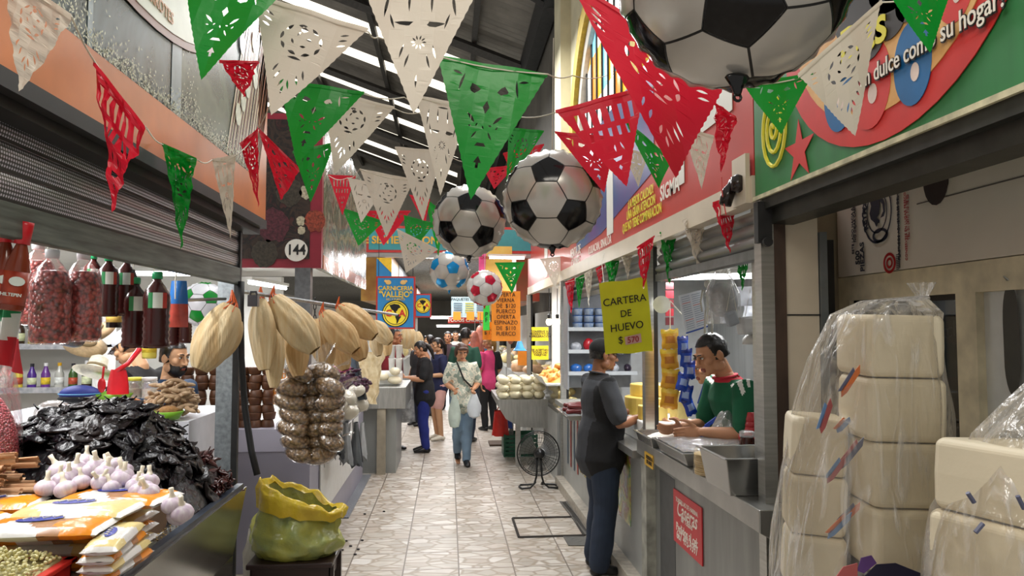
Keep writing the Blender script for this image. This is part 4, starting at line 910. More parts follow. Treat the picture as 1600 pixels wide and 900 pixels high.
for i, (px, cap, lab) in enumerate(((210, '#d8cf4a', 'clear plastic jar with a yellow lid on the step'), (233, '#e0e0e0', 'clear plastic jar with a white lid on the step'))):
    t = thing('jar', lab, 'jar', at(px, 622, 4.3)); c0 = at(px, 622, 4.3)
    m = MB(); m.lathe([(0, 0), (.04, 0), (.042, .01), (.042, .085), (.036, .1)], c0, 18); m.build('jar_body', FILMM, t, smooth=True)
    m = MB(); m.lathe([(0, .002), (.038, .002), (.038, .05), (0, .055)], c0, 16); m.build('contents', mat('pale_contents', '#cfc8b8', .6, var=.2, scale=60), t, smooth=True)
    m = MB(); m.lathe([(.04, .098), (.04, .115), (0, .117)], c0, 18); m.build('lid', mat('lid' + str(i), cap, .4), t, smooth=True)
t = thing('tray', 'lime green tray behind the chilli heap', 'tray', at(176, 620, 4.3)); c0 = at(176, 622, 4.28)
m = MB(); m.lathe([(0, 0), (.1, 0), (.12, .03), (.117, .03), (.098, .005), (0, .005)], c0, 24); m.build('tray_body', mat('lime_plastic', '#86c23a', .35), t, smooth=True)
t = thing('bowl', 'green bowl of brown powder in front of the tamarind', 'bowl', at(263, 652, 3.98)); c0 = at(263, 655, 3.98)
m = MB(); m.lathe([(0, 0), (.05, 0), (.075, .04), (.072, .042), (.05, .008), (0, .008)], c0, 20); m.build('bowl_body', mat('lime_plastic'), t, smooth=True)
m = MB(); m.lathe([(.07, .036), (.03, .065), (0, .07)], c0, 18); m.build('powder', mat('brown_powder', '#9a7040', .8, var=.3, scale=80), t, smooth=True, kind='stuff')
def pod(k):
    m = MB(); a0 = .9
    m.tube([(.06 * sin(a), .06 * (1 - cos(a)) * 1.0, .004 * sin(a * 3 + k)) for a in [-a0 + 2 * a0 * i / 8 for i in range(9)]], [.004, .009, .011, .010, .0115, .010, .011, .009, .004], 7); return m
tp = []
for k in range(3):
    o = pod(k).build('tamarind_pod', mat('tamarind', '#9a7a58', .65, c2='#c2a684', scale=25), smooth=True, origin=O0); tag(o, 'curved light brown tamarind pod in the heap before the bearded man', 'tamarind', 'tamarind pods heaped on the step'); tp.append(Proto(o))
for k in range(110):
    a, q = R.random() * 6.3, math.sqrt(R.random())
    tp[k % 3].put(at(268 + 38 * q * cos(a), 640, 4.15 + .16 * q * sin(a)) + V((0, 0, .17 * (1 - q * q) * R.uniform(.6, 1))), (R.uniform(-.5, .5), R.uniform(-.5, .5), R.random() * 6.3), R.uniform(.9, 1.2))
t = thing('plastic_bag', 'clear bag of brown sticks lying left of the chilli heap', 'bag', at(84, 660, 3.98)); c0 = at(84, 650, 3.98)
m = MB(); m.ell(c0, (.08, .06, .05), 16, 10); m.build('contents', mat('brown_sticks', '#8a6a52', .7, var=.4, scale=40, stretch=(1, 6, 6)), t, smooth=True)
m = MB(); m.ell(c0 + V((0, 0, .01)), (.095, .07, .07), 18, 10, fn=lambda p: p * (1 + .1 * noise.noise(p * 20))); m.build('bag_film', FILMM, t, smooth=True)
t = thing('heap_of_shrimp', 'small orange heap of dried shrimp on a white sheet', 'dried shrimp', at(210, 630, 4.1)); m = MB()
for k in range(90):
    a, q = R.random() * 6.3, math.sqrt(R.random()); m.ell(at(208, 632, 4.05) + V((.06 * q * cos(a), .06 * q * sin(a), .035 * (1 - q))), (.012, .006, .005), 6, 4, 0, Matrix.Rotation(R.random() * 6, 3, 'Z'))
m.build('shrimp', mat('dried_shrimp', '#c07a44', .5, var=.3, scale=40), t, smooth=True, kind='stuff')
m = MB().box(tuple(at(140, 640, 3.98) + V((0, 0, -.02))), tuple(at(225, 640, 3.98) + V((0, .12, -.015)))); m.build('sheet', WHITE, t)
# straw hats / cones hanging, inflatable ball on the rail
for i, (px, py, Y, rot, lab, cc_) in enumerate(((133, 540, 4.4, (.5, .35, .2), 'tan straw hat hanging above the stall keeper in black', '#c2a882'), (148, 582, 4.3, (-.4, .25, .3), 'pale straw hat hanging left of the stall keeper in black', '#d8d2bc'), (152, 520, 4.8, (.6, -.3, 0), 'brown straw hat half hidden behind the tan one', '#a88a66'))):
    t = thing('straw_hat', lab, 'hat', O0, 'straw hats hung in the left stall')
    m = MB(); m.lathe([(.115, .0), (.06, .022), (.052, .03), (.045, .085), (.02, .1), (0, .1)], n=22); m.build('crown_and_brim', mat('straw' + str(i), cc_, .7, var=.15, scale=60), t, smooth=True)
    m = MB(); m.lathe([(.0545, .03), (.0515, .045)], n=22); m.build('band', mat('hat_band', '#8a7a5a', .7), t, smooth=True)
    t.location = at(px, py, Y); t.rotation_euler = rot
t = tag(MB().tube([at(290, 469, 3.6), at(352, 467, 3.95)], .008, 8).build('rail', STEEL), 'thin steel bar in front of the green and white ball', 'rail')
# stall 2 end panel, raw sugar cones, orange basket
t = thing('counter', 'lavender-grey counter of the second left stall', 'counter', (-1.5, 5.7, 0))
LAV = mat('lavender_board', '#aaa8b8', .45, var=.05, scale=3); LAV2 = mat('grey_lavender_board', '#8c8a98', .45, var=.07, scale=3)
m = MB().box((-2.6, 5.5, .86), (-.985, 5.9, 1.02)); m.build('upper_board', LAV, t)
m = MB().box((-2.6, 5.51, 0), (-.99, 5.9, .86)); m.box((-1.02, 5.9, 0), (-.99, 8.9, .78)); m.build('lower_board', LAV2, t)
m = MB().box((-1.75, 5.9, .9), (-.99, 8.9, 1.0)); m.build('top', WHITE, t)
o = lambda: None
m = MB(); m.lathe([(0, 0), (.049, 0), (.051, .006), (.042, .05), (.038, .054), (0, .054)], n=14)
cone = m.build('sugar_cone', mat('raw_sugar', '#6b4226', .5, c2='#4a2c18', scale=12), smooth=True, origin=O0); tag(cone, 'brown raw sugar cone in the stacks on the lavender counter', 'sugar cone', 'raw sugar cones stacked on the lavender counter')
cpn = Proto(cone)
for j, x in enumerate((-2.0, -1.9, -1.8, -1.7, -1.6, -1.5, -1.41, -1.32)):
    for k in range(8): cpn.put((x + R.uniform(-.008, .008), 5.62 + .02 * (j % 2), 1.02 + (k + k % 2) * .055 + .0), (pi if k % 2 else 0, 0, 0), 1)
    for o_ in (): pass
t = thing('basket', 'orange plastic basket hanging under the corn husks', 'basket', at(445, 605, 5.6)); c0 = at(445, 630, 5.6)
m = MB(); w_, h_ = .07, .25
for k in range(8):
    x = -w_ + 2 * w_ * k / 7; m.box((c0.x + x - .004, c0.y - .05, c0.z), (c0.x + x + .004, c0.y - .044, c0.z + h_))
for k in range(9): m.box((c0.x - w_, c0.y - .052, c0.z + h_ * k / 8 - .004), (c0.x + w_, c0.y - .046, c0.z + h_ * k / 8 + .004))
for x in (-w_, w_):
    for k in range(5): m.box((c0.x + x - .003, c0.y - .05 + .02 * k, c0.z), (c0.x + x + .003, c0.y - .045 + .02 * k, c0.z + h_))
m.box((c0.x - w_, c0.y - .05, c0.z), (c0.x + w_, c0.y + .04, c0.z + .006)); m.build('lattice', mat('orange_plastic', '#e08a20', .35), t)
m = MB(); m.prism(disc(c0 + V((0, -.056, .1)), (1, 0, 0), (0, 0, 1), .035, .025, 16), (0, .003, 0)); m.build('oval_plate', mat('plum_plate', '#6a2a4a', .4), t)
# post under the 144 sign, with a chain
t = thing('stall_post', 'dark steel post with chain under the 144 sign', 'post', (-1.15, 5.95, 1.0)); m = MB().box((-1.2, 5.92, .0), (-1.08, 6.02, 2.22)); m.build('column', mat('dark_galv', '#66686a', .45, .5, var=.3, scale=20), t)
m = MB()
for k in range(9):
    c0 = at(492, 470 + k * 9, 5.88); ring_ = [c0 + (V((1, 0, 0)) if k % 2 else V((0, 1, 0))) * .01 * cos(a) + V((0, 0, .026 * sin(a))) for a in [2 * pi * i / 10 for i in range(10)]]; m.tube(ring_, .004, 5, closed=True)
m.build('chain', DARK, t, smooth=True)
# strand of little bags of brown seeds
SEED = pearl('brown_seeds', '#a98a62', '#4a3420', 55)
def seed_bag():
    r = thing('seed_bag', 'b', 'bag', O0)
    m = MB(); m.ell((0, 0, 0), (.085, .055, .05), 18, 10, fn=lambda p: p * (1 + .1 * noise.noise(p * 16))); a = m.build('seeds', SEED, r, smooth=True)
    m = MB(); m.ell((0, 0, 0), (.092, .06, .056), 18, 10, fn=lambda p: p * (1 + .16 * noise.noise(p * 16))); m.grid(lambda u, v: (.04 + .07 * v, .04 * (u - .5) * (1 + 1.5 * v), .04 + .05 * v + .012 * sin(u * 12) * v), 10, 4); b_ = m.build('bag_film', FILM, r, smooth=True)
    return Proto(r, [a, b_])
sg = seed_bag()
rows = [(583, (468, 508)), (606, (458, 489, 516)), (628, (455, 484, 517)), (650, (461, 492, 519)), (669, (458, 493, 516)), (690, (464, 496, 518)), (709, (468, 502))]
rn = ['top', 'second', 'third', 'fourth', 'fifth', 'sixth', 'lowest']
for i, (y, xs) in enumerate(rows):
    for j, x in enumerate(xs):
        pos = ('left', 'right') if len(xs) == 2 else ('left', 'middle', 'right')
        sg.put(at(x, y, 5.0 + .06 * (j % 2)), (R.uniform(-.3, .3), R.uniform(-.35, .35), R.uniform(-.6, .6)), R.uniform(1.05, 1.3), f'small bag of brown seeds on the hanging strand, {rn[i]} row, {pos[j]} one', 'strand of seed bags')
t = thing('bag_tie', 'clear twisted plastic knot the strand of seed bags hangs from', 'plastic bag', at(498, 570, 5.0)); m = MB(); c0 = at(492, 578, 5.0)
m.grid(lambda u, v: c0 + V((.02 + .05 * v + (.03 + .05 * abs(v - .3)) * cos(2 * pi * u), (.03 + .04 * abs(v - .3)) * sin(2 * pi * u), .17 * v + .01 * sin(u * 30))), 24, 6); m.build('knot_film', FILM, t, smooth=True)
m = MB(); m.tube([c0 + V((.02, 0, .05)), c0 + V((0, .02, .3)), at(478, 500, 5.1)], .003, 5); m.build('string', STRING, t)
# shelf with white bags, purple flowers, dark bags below
t = thing('side_shelf', 'small steel side shelf with white bags past the seed strand', 'shelf', at(550, 652, 6.2)); a, b_, c_, d_ = atX(524, 656, -.93), atX(575, 640, -.93), None, None
m = MB(); m.box((-1.1, 5.95, 1.03), (-.82, 7.4, 1.05)); m.box((-.825, 5.95, 1.0), (-.82, 7.4, 1.06)); m.build('plate', STEELH, t)
for i, (px, py, Y, s_, lab) in enumerate(((541, 622, 6.1, 1.1, 'upper left'), (556, 610, 6.5, 1., 'upper right'), (542, 642, 6.1, 1.15, 'lower left'), (561, 632, 6.6, 1.1, 'lower right'), (530, 632, 6.05, .9, 'outermost left'))):
    t = thing('flour_bag', f'small bag of white flour on the side shelf, {lab} of the pile', 'bag', at(px, py, Y), 'white bags on the side shelf')
    m = MB(); m.ell(at(px, py, Y), (.08 * s_, .07, .06 * s_), 16, 10, fn=lambda p: p * (1 + .12 * noise.noise(p * 14 + V((i, 0, 0))))); m.build('flour', mat('flour', '#d8d2c0', .7, var=.06), t, smooth=True)
    m = MB(); m.ell(at(px, py, Y), (.086 * s_, .076, .066 * s_), 16, 10, fn=lambda p: p * (1 + .16 * noise.noise(p * 14 + V((i, 0, 0))))); m.build('bag_film', FILM, t, smooth=True)
t = thing('flower_heap', 'heap of dark purple dried flowers with a pink bag behind the seed strand', 'dried flowers', at(545, 600, 6.3)); m = MB()
for k in range(160):
    a, q = R.random() * 6.3, math.sqrt(R.random()); m.ell(at(545, 600, 6.6) + V((.19 * q * cos(a), .15 * q * sin(a), .16 * (1 - q * q) * R.random())), (.03, .012, .012), 6, 4, 0, Matrix.Rotation(R.random() * 6, 3, 'Z') @ Matrix.Rotation(R.random(), 3, 'X'))
m.ell(at(545, 605, 6.6), (.18, .14, .1), 12, 8); m.build('flowers', mat('hibiscus_dark', '#2a1622', .5, c2='#5a2a48', scale=30), t, smooth=True, kind='stuff')
m = MB(); m.ell(at(533, 576, 6.5), (.08, .04, .03), 12, 8, fn=lambda p: p * (1 + .3 * noise.noise(p * 30))); m.build('pink_bag', mat('pink_plastic', '#c2428a', .35), t, smooth=True)
t = thing('mirror', 'dark-framed glass sheet leaning by the white bags', 'mirror', at(556, 680, 6.5)); q4 = [at(547, 560, 6.7), at(552, 555, 6.6), at(571, 622, 6.3), at(568, 626, 6.3)]
m = MB(); m.prism([at(545, 556, 6.7), at(555, 554, 6.7), at(572, 624, 6.5), at(560, 626, 6.5)], (0, .02, 0)); m.build('glass', mat('slate_glass', '#59646e', .15, .3), t)
m = MB(); m.tube([at(555, 554, 6.69), at(572, 624, 6.49)], .012, 6); m.build('frame', DARK, t)
t = thing('plastic_bag', 'grey and black plastic bags hanging below the side shelf', 'plastic bags', at(548, 720, 6.0))
for i, (px, w_, cc_, y1) in enumerate(((528, .09, '#3a3c40', 712), (541, .1, '#8c8f92', 722), (556, .1, '#54585c', 725), (566, .08, '#a2a4a6', 715))):
    m = MB(); a = at(px, 660, 6.0 + .1 * i); b_ = at(px, y1, 6.0 + .1 * i)
    m.grid(lambda u, v: a.lerp(b_, v) + V((w_ * (.35 + .65 * v) * cos(2 * pi * u) * .5 + .012 * sin(u * 40 + i) * v, .05 * sin(2 * pi * u), .03 * sin(u * 25) * (1 if v > .95 else 0))), 28, 8); m.build('hanging_bag', mat('bag' + str(i), cc_, .3, var=.3, scale=6), t, smooth=True)
t = thing('poster', 'white sheet on the side of the second stall with dark streaks at its top', 'poster', at(530, 760, 6)); m = MB(); m.box((-.985, 5.9, .28), (-.975, 8.3, .8)); m.build('sheet', mat('white_sheet', '#c9c9c6', .5, var=.06), t)
m = MB()
for k in range(9): y = 6.0 + k * .22; m.prism([(-.974, y, .8), (-.974, y + .1, .8), (-.974, y + .05, .8 - R.uniform(.1, .25))], (.002, 0, 0))
m.build('streak_prints', mat('dark_streak', '#5a5a5a', .5), t)
t = thing('wrapping_sheet', 'crumpled clear and tan plastic hanging beyond the second stall', 'plastic sheet', at(580, 620, 7.5)); m = MB(); a0, a1, b0, b1 = at(556, 548, 7.4), at(600, 552, 7.6), at(568, 630, 7.4), at(588, 632, 7.6)
m.grid(lambda u, v: a0.lerp(a1, u).lerp(b0.lerp(b1, u), v) + V((.03 * noise.noise(V((u * 6, v * 6, 0))), .05 * noise.noise(V((u * 7, v * 5, 3))), 0)), 16, 20); m.build('sheet', mat('tan_film', '#cbb184', .25, c2='#e0d2b0', scale=14, trans=.4, bump=.6), t, smooth=True)
# ---- stool with the yellow sack, white bag on the floor
for px, py, lab in ((270, 490, 'black ribbed bottle hanging behind the bearded keeper, left one'), (290, 486, 'black ribbed bottle hanging behind the bearded keeper, right one')):
    sbp.put(at(px, py - 8, 4.6), (0, 0, R.random()), .8, lab, 'black ribbed bottles deep in the left stall')
bps[0].put(at(233, 560, 5.0), (0, 0, 0), 1.3, 'yellow oil bottle hanging above the keeper in black')
t = thing('plastic_sleeve', 'long clear and dark plastic sleeve hanging behind the berry bottles', 'plastic bag', at(70, 530, 3.6)); m = MB(); a, b_ = at(38, 470, 3.5), at(118, 520, 3.8); m.limb([a, a.lerp(b_, .4) - V((0, 0, .06)), b_ - V((0, 0, .03))], [.05, .07, .045], n=16); m.build('sleeve_film', mat('grey_sleeve', '#4a4e56', .2, var=.5, scale=12, bump=.6), t, smooth=True)
st = thing('stool', 'low black wooden stool carrying the yellow sack', 'stool', (-.86, 4.32, 0)); WOOD = mat('black_brown_wood', '#2a1a18', .35, var=.35, scale=6, stretch=(1, 6, 6))
m = MB().box((-1.08, 4.16, .445), (-.62, 4.5, .475)); m.build('seat', WOOD, st, bevel=.008)
for x in (-1.06, -.66):
    for y in (4.18, 4.46): m = MB(); m.prism([(x - .0, y, 0), (x + .045, y, 0), (x + .045, y + .03, 0), (x, y + .03, 0)], (0, 0, .45)); m.build('leg', WOOD, st)
m = MB(); m.box((-1.05, 4.17, .37), (-.64, 4.195, .445)); m.box((-1.05, 4.46, .37), (-.64, 4.485, .445)); m.box((-1.055, 4.18, .37), (-1.03, 4.48, .445)); m.box((-.66, 4.18, .37), (-.635, 4.48, .445)); m.build('apron', WOOD, st)
m = MB().box((-1.05, 4.18, .12), (-.64, 4.2, .15)); m.build('stretcher', WOOD, st)
ys = thing('sack', 'yellow-green plastic sack with rolled-down rim standing on the black stool', 'sack', (-.85, 4.33, .475))
c0 = V((-.85, 4.33, .475))
def sack(u, v):
    a = 2 * pi * u; nn = noise.noise(V((cos(a) * 2.2, sin(a) * 2.2, v * 3))); n2 = noise.noise(V((cos(a) * 6, sin(a) * 6, v * 6)))
    prof = [(0, .2), (.15, .255), (.4, .255), (.62, .22), (.8, .195), (1, .205)]
    for (v0, r0), (v1, r1) in zip(prof, prof[1:]):
        if v0 <= v <= v1: rr = r0 + (r1 - r0) * (v - v0) / (v1 - v0)
    rr *= 1 + .13 * nn + .09 * n2 + .025 * sin(a * 9 + v * 7 + 3 * nn) * sin(pi * v); tl = (.02 - .07 * cos(a)) * v
    return c0 + V((rr * cos(a) + .02 * v, rr * .68 * sin(a), .002 + .29 * v + tl * 1.1 + .03 * nn * (v > .1)))
m = MB(); m.grid(sack, 56, 30); m.grid(lambda u, v: c0 + (sack(u, 0) - c0) * v + V((0, 0, .002)), 56, 4); m.build('sack_body', mat('green_yellow_plastic', '#b5b04a', .2, c2='#88945c', scale=9, bump=1., bscale=16), ys, smooth=True)
def rim(u, v):
    a = 2 * pi * u; p = sack(u, 1) - c0; k = [(0, 0, .0), (.35, .018, .03), (.7, .034, .0), (1, .03, -.075)]
    for (v0, r0, z0), (v1, r1, z1) in zip(k, k[1:]):
        if v0 <= v <= v1: q = (v - v0) / (v1 - v0); dr, dz = r0 + (r1 - r0) * q, z0 + (z1 - z0) * q
    s_ = 1 + dr * 1.6 / .2 * (1 + .3 * noise.noise(V((cos(a) * 5, sin(a) * 5, v * 2))))
    return c0 + V((p.x * s_ * .95, p.y * s_ * .95, p.z + dz * (1 - .5 * cos(a)) + .02 * noise.noise(V((cos(a) * 4, sin(a) * 4, v * 3)))))
m = MB(); m.grid(rim, 56, 10); m.build('rolled_rim', mat('yellow_plastic', '#dcc23a', .22, c2='#c9a92e', scale=8, bump=1., bscale=18, trans=.15), ys, smooth=True)
m = MB(); m.ell(c0 + V((.02, 0, .2)), (.15, .1, .03), 16, 8); m.build('contents', mat('sack_contents', '#6a5a2a', .8, var=.4, scale=30), ys, smooth=True)
t = thing('plastic_bag', 'milky white tied bag on the floor left of the stool', 'plastic bag', at(412, 870, 4.2)); m = MB(); m.ell(at(405, 838, 4.5), (.06, .07, .1), 14, 10, fn=lambda p: p * (1 + .2 * noise.noise(p * 14))); m.ell(at(402, 880, 4.5), (.08, .1, .22), 14, 10, fn=lambda p: p * (1 + .2 * noise.noise(p * 14))); m.build('bag_film', mat('milky_plastic', '#c9c4b4', .3, bump=.5, trans=.2), t, smooth=True)
t = thing('plastic_bag', 'yellow plastic bag on the floor under the stool', 'plastic bag', (-.98, 4.4, 0)); m = MB(); m.ell((-.97, 4.36, .17), (.08, .08, .17), 14, 10, fn=lambda p: p * (1 + .25 * noise.noise(p * 12))); m.build('bag_film', mat('yellow_plastic'), t, smooth=True)
# ================================================================ RIGHT STALLS: GOODS
CT = 1.036
def steel_tray(x0, x1, y0, y1, z0, z1, tp, name, label, cat, th=.006):
    t = thing(name, label, cat, ((x0 + x1) / 2, (y0 + y1) / 2, z0)); m = MB()
    o1 = [(x0, y0), (x1, y0), (x1, y1), (x0, y1)]; r = .014
    o0 = [(x0 + tp, y0 + tp), (x1 - tp, y0 + tp), (x1 - tp, y1 - tp), (x0 + tp, y1 - tp)]
    lip = [(x0 - r, y0 - r), (x1 + r, y0 - r), (x1 + r, y1 + r), (x0 - r, y1 + r)]
    q = lambda L_, z: [V((x, y, z)) for x, y in L_]
    rings = [q(o0, z0), q(o1, z1 - .004), q(lip, z1 - .006), q(lip, z1), q([(x0 + th, y0 + th), (x1 - th, y0 + th), (x1 - th, y1 - th), (x0 + th, y1 - th)], z1), q([(a + (th if a == o0[0][0] else -th), b + (th if b == o0[0][1] else -th)) for a, b in o0], z0 + th)]
    vs = [p for g in rings for p in g]; fs = [(i * 4 + j, i * 4 + (j + 1) % 4, (i + 1) * 4 + (j + 1) % 4, (i + 1) * 4 + j) for i in range(5) for j in range(4)] + [(3, 2, 1, 0), (20, 21, 22, 23)]
    m.add(vs, fs); m.build('tray_body', mat('bright_steel', '#a2a3a2', .25, .9, var=.08, scale=4), t, bevel=.003); return t
t = steel_tray(1.2, 1.54, 4.34, 4.70, CT, CT + .06, .015, 'steel_tray', 'shallow steel tray of white crumbled cheese with a blue scoop', 'tray')
m = MB(); m.grid(lambda u, v: (1.22 + .3 * u, 4.37 + .30 * v, CT + .02 + .055 * (sin(pi * u) * sin(pi * v)) ** .8 + .008 * noise.noise(V((u * 14, v * 14, 0)))), 24, 16)
tag(m.build('crumbled_cheese', mat('white_cheese', '#e6e2d6', .7, var=.04, bump=.5, bscale=90), smooth=True, kind='stuff'), 'white crumbled cheese in the far steel tray', 'cheese')
t = thing('scoop', 'flat blue plastic scoop standing in the white cheese', 'scoop', at(1100, 680, 4.45)); a, b_ = at(1082, 682, 4.45), at(1122, 652, 4.4)
m = MB(); d = (b_ - a); n = V((.3, 0, 1)).normalized(); m.obox(a.lerp(b_, .75), (d.length * .5, .025, .012), d, (0, -1, .3)); m.build('handle', mat('scoop_blue', '#1f50c8', .3), t, bevel=.004)
m = MB(); m.prism([a.lerp(b_, .5) + V((0, .03, 0)), a.lerp(b_, .5) - V((0, .03, 0)), a + V((0, -.05, -.02)), a + V((.0, .05, -.02))], (.0, 0, -.012)); m.build('blade', mat('scoop_blue'), t)
t = steel_tray(1.2, 1.70, 3.72, 4.26, CT, CT + .075, .03, 'steel_tray', 'steel tray covered with clear film in the middle of the tortilla counter', 'tray')
m = MB(); m.grid(lambda u, v: (1.2 + .5 * u, 3.72 + .54 * v, CT + .08 + .006 * noise.noise(V((u * 10, v * 10, 0)))), 20, 20); m.build('film_cover', FILMM, t, smooth=True)
t = thing('tortilla_pack', 'bag of stacked pale tortillas at the counter edge before the deep pan', 'tortillas', (1.27, 3.56, CT))
m = MB()
for k in range(12): m.lathe([(0, k * .0085), (.074, k * .0085 + .001), (.075, k * .0085 + .004), (.073, k * .0085 + .007), (0, k * .0085 + .008)], (1.28 + .003 * sin(k * 5), 3.56 + .003 * cos(k * 3), CT), 26)
m.build('tortilla_stack', mat('tortilla', '#d8bf90', .7, var=.12, scale=40), t, smooth=True)
m = MB(); m.grid(lambda u, v: V((1.28, 3.56, CT)) + V(((.08 + .012 * noise.noise(V((u * 9, v * 4, 1)))) * cos(2 * pi * u) * (1 if v < .8 else 1 - (v - .8) * 4.8), (.08 + .012 * noise.noise(V((u * 9, v * 4, 5)))) * sin(2 * pi * u) * (1 if v < .8 else 1 - (v - .8) * 4.8), .12 * min(v / .8, 1) + .01 * (v > .8))), 30, 12); m.build('bag_film', FILM, t, smooth=True)
steel_tray(1.17, 1.50, 3.06, 3.40, 1.037, 1.2, .025, 'deep_pan', 'deep empty stainless pan at the near end of the tortilla counter', 'pan')
for i, x in enumerate((1.575, 1.66)):
    t = thing('jar', ('left', 'right')[i] + ' one of two dark sauce jars behind the deep pan', 'jar', (x, 3.82, CT)); m = MB(); m.lathe([(0, 0), (.036, 0), (.04, .01), (.04, .12), (.034, .135), (.034, .14)], (x, 3.82, CT), 20); m.build('sauce', mat('dark_salsa', '#35120e', .15, var=.2), t, smooth=True)
    m = MB(); m.lathe([(.039, .14), (.04, .165), (.03, .17), (0, .172)], (x, 3.82, CT), 20); m.build('film_lid', FILMM, t, smooth=True)
t = thing('bowl_stack', 'dark red bowl with a tower of upturned red cups behind the dark jars', 'bowls', (1.70, 4.05, CT)); c0 = V((1.70, 4.05, CT)); RC = mat('dark_red_plastic', '#a8242c', .35, var=.08)
m = MB(); m.lathe([(0, 0), (.04, 0), (.065, .07), (.075, .09), (.075, .115), (.06, .115), (.05, .1), (0, .1)], c0, 24); m.build('bowl', RC, t, smooth=True)
m = MB()
for k in range(4): m.lathe([(.045 - .0045 * k, .1 + k * .03), (.047 - .0045 * k, .106 + k * .03), (.034 - .0035 * k, .148 + k * .03), (0, .15 + k * .03)], c0, 20)
m.build('cups', RC, t, smooth=True)
t = thing('plastic_bag', 'knotted clear bag of beige pork rind pieces on the tortilla counter', 'bag', (1.66, 4.3, CT)); c0 = V((1.66, 4.28, CT)); m = MB()
for k in range(70):
    a, q, h = R.random() * 6.3, math.sqrt(R.random()), R.random(); m.ell(c0 + V((.1 * q * cos(a) * (1 - .4 * h), .08 * q * sin(a), .02 + .1 * h)), (.02, .016, .013), 8, 6, 0, Matrix.Rotation(R.random() * 6, 3, 'X'))
m.build('pork_rind', mat('pork_rind', '#c2a27c', .6, var=.15, scale=40), t, smooth=True, kind='stuff')
m = MB(); m.grid(lambda u, v: c0 + V(((.125 * (1 - .75 * max(0, v - .45) / .55) + .012 * sin(u * 44)) * cos(2 * pi * u), (.1 * (1 - .75 * max(0, v - .45) / .55)) * sin(2 * pi * u), .22 * v + .03 * noise.noise(V((cos(u * 6.28) * 3, sin(u * 6.28) * 3, v * 3))))), 36, 14); m.build('bag_film', FILMM, t, smooth=True)
t = thing('napkin_stack', 'stack of small green and white packets on the tortilla counter behind the cheese tray', 'packets', (1.47, 4.71, CT)); m = MB()
for k in range(4): m.obox(V((1.5, 4.735, CT + .012 + .018 * k)), (.16, .02, .014), (1, .1 * (k % 2), 0), m=k % 2)
m.build('packets', [mat('packet_green', '#3a7a4a', .5), mat('packet_white')], t)
# snack strips by the post
def snack(kind):
    r = thing('snack_bag', 's', 'snack bag', O0); m = MB(); w_, h_ = (.105, .125) if kind == 0 else (.075, .115)
    f = lambda s_: (lambda u, v: ((u - .5) * w_ * (1 + .05 * sin(v * 9)), s_ * -.022 * (max(0, sin(pi * u)) ** .6) * (max(0, sin(pi * v)) ** .6) - s_ * .0008, (v - .5) * h_ + .004 * sin(u * 15) * (abs(v - .5) > .46)))
    mf = lambda u, v: 1 if (.3 < v < .62 and .2 < u < .8) else (2 if v > .78 else 0)
    m.grid(f(1), 14, 14, mf=mf); m.grid(lambda u, v: f(-1)(1 - u, v), 14, 14, mf=mf)
    cols = [('chip_gold', '#d8a02c'), ('chip_window', '#b8752e'), ('chip_red', '#d8b43c')] if kind == 0 else [('blue_wrap', '#1f46b0'), ('blue_wrap_pale', '#8fa8d8'), ('blue_wrap_dark', '#182f80')]
    return Proto(r, [m.build('wrapper', [mat(a, c, .25, var=.12, bump=.4, bscale=40) for a, c in cols], r, smooth=True)])
s0, s1 = snack(0), snack(1); on = ('topmost', 'second', 'third', 'fourth', 'fifth', 'lowest')
for k in range(4): s0.put(at(1047 - (k % 2), 530 + 31 * k, 4.55), (R.uniform(-.1, .1), R.uniform(-.1, .1), -.3), 1, f'{on[k]} golden snack bag on the strip beside the deli post', 'golden snack bags on a strip')
for k in range(6): s1.put(at(1072 + 5 * (k % 3 - 1), 540 + 19 * k, 4.5), (R.uniform(-.3, .3), R.uniform(-.4, .4), R.uniform(-.6, .3)), 1, f'{on[k]} blue snack bag on the strip by the jersey seller', 'blue snack bags on a strip')
m = MB(); m.tube([at(1047, 470, 4.57), at(1047, 630, 4.57)], .003, 5); m.tube([at(1073, 500, 4.53), at(1073, 640, 4.53)], .003, 5); m.tube([at(1047, 470, 4.57), at(1073, 500, 4.53)], .003, 5); tag(m.build('cord', STRING), 'cord the snack bags are strung on beside the deli post', 'cord')
t = thing('price_list', 'white printed price list hung at a tilt above the blue snack bags', 'poster', at(1083, 490, 4.4)); q4 = [at(1060, 462, 4.4), at(1096, 453, 4.4), at(1106, 511, 4.42), at(1072, 522, 4.42)]
m = MB(); m.prism(q4, (0, .004, 0)); m.build('sheet', mat('list_white', '#d6dce4', .4, var=.03), t)
B_ = lambda u, v, d=-.002: q4[0].lerp(q4[1], u).lerp(q4[3].lerp(q4[2], u), v) + V((0, d, 0))
m = MB()
for k in range(16): m.add([B_(.08, .06 + k * .055), B_(.45, .06 + k * .055), B_(.45, .075 + k * .055), B_(.08, .075 + k * .055)], [(0, 1, 2, 3)], 1 if k % 8 == 3 else 0); m.add([B_(.53, .06 + k * .055), B_(.92, .06 + k * .055), B_(.92, .075 + k * .055), B_(.53, .075 + k * .055)], [(0, 1, 2, 3)], 1 if k % 8 == 5 else 0)
m.add([B_(0, .96), B_(1, .96), B_(1, 1), B_(0, 1)], [(0, 1, 2, 3)], 2)
m.build('printed_rows', [mat('row_grey', '#8a9ab0', .5), mat('row_red', '#c24a4a', .5), mat('row_blue', '#2c50a8', .5)], t)
t = thing('paper_roll', 'white paper roll hanging by the deli post', 'paper roll', at(1033, 480, 4.6)); m = MB(); m.lathe([(.018, -.04), (.055, -.04), (.055, .04), (.018, .04)], at(1034, 476, 4.62), 22, axis=(.3, 1, 0)); m.build('roll', mat('paper_white', '#dcdcd8', .8), t, smooth=False)
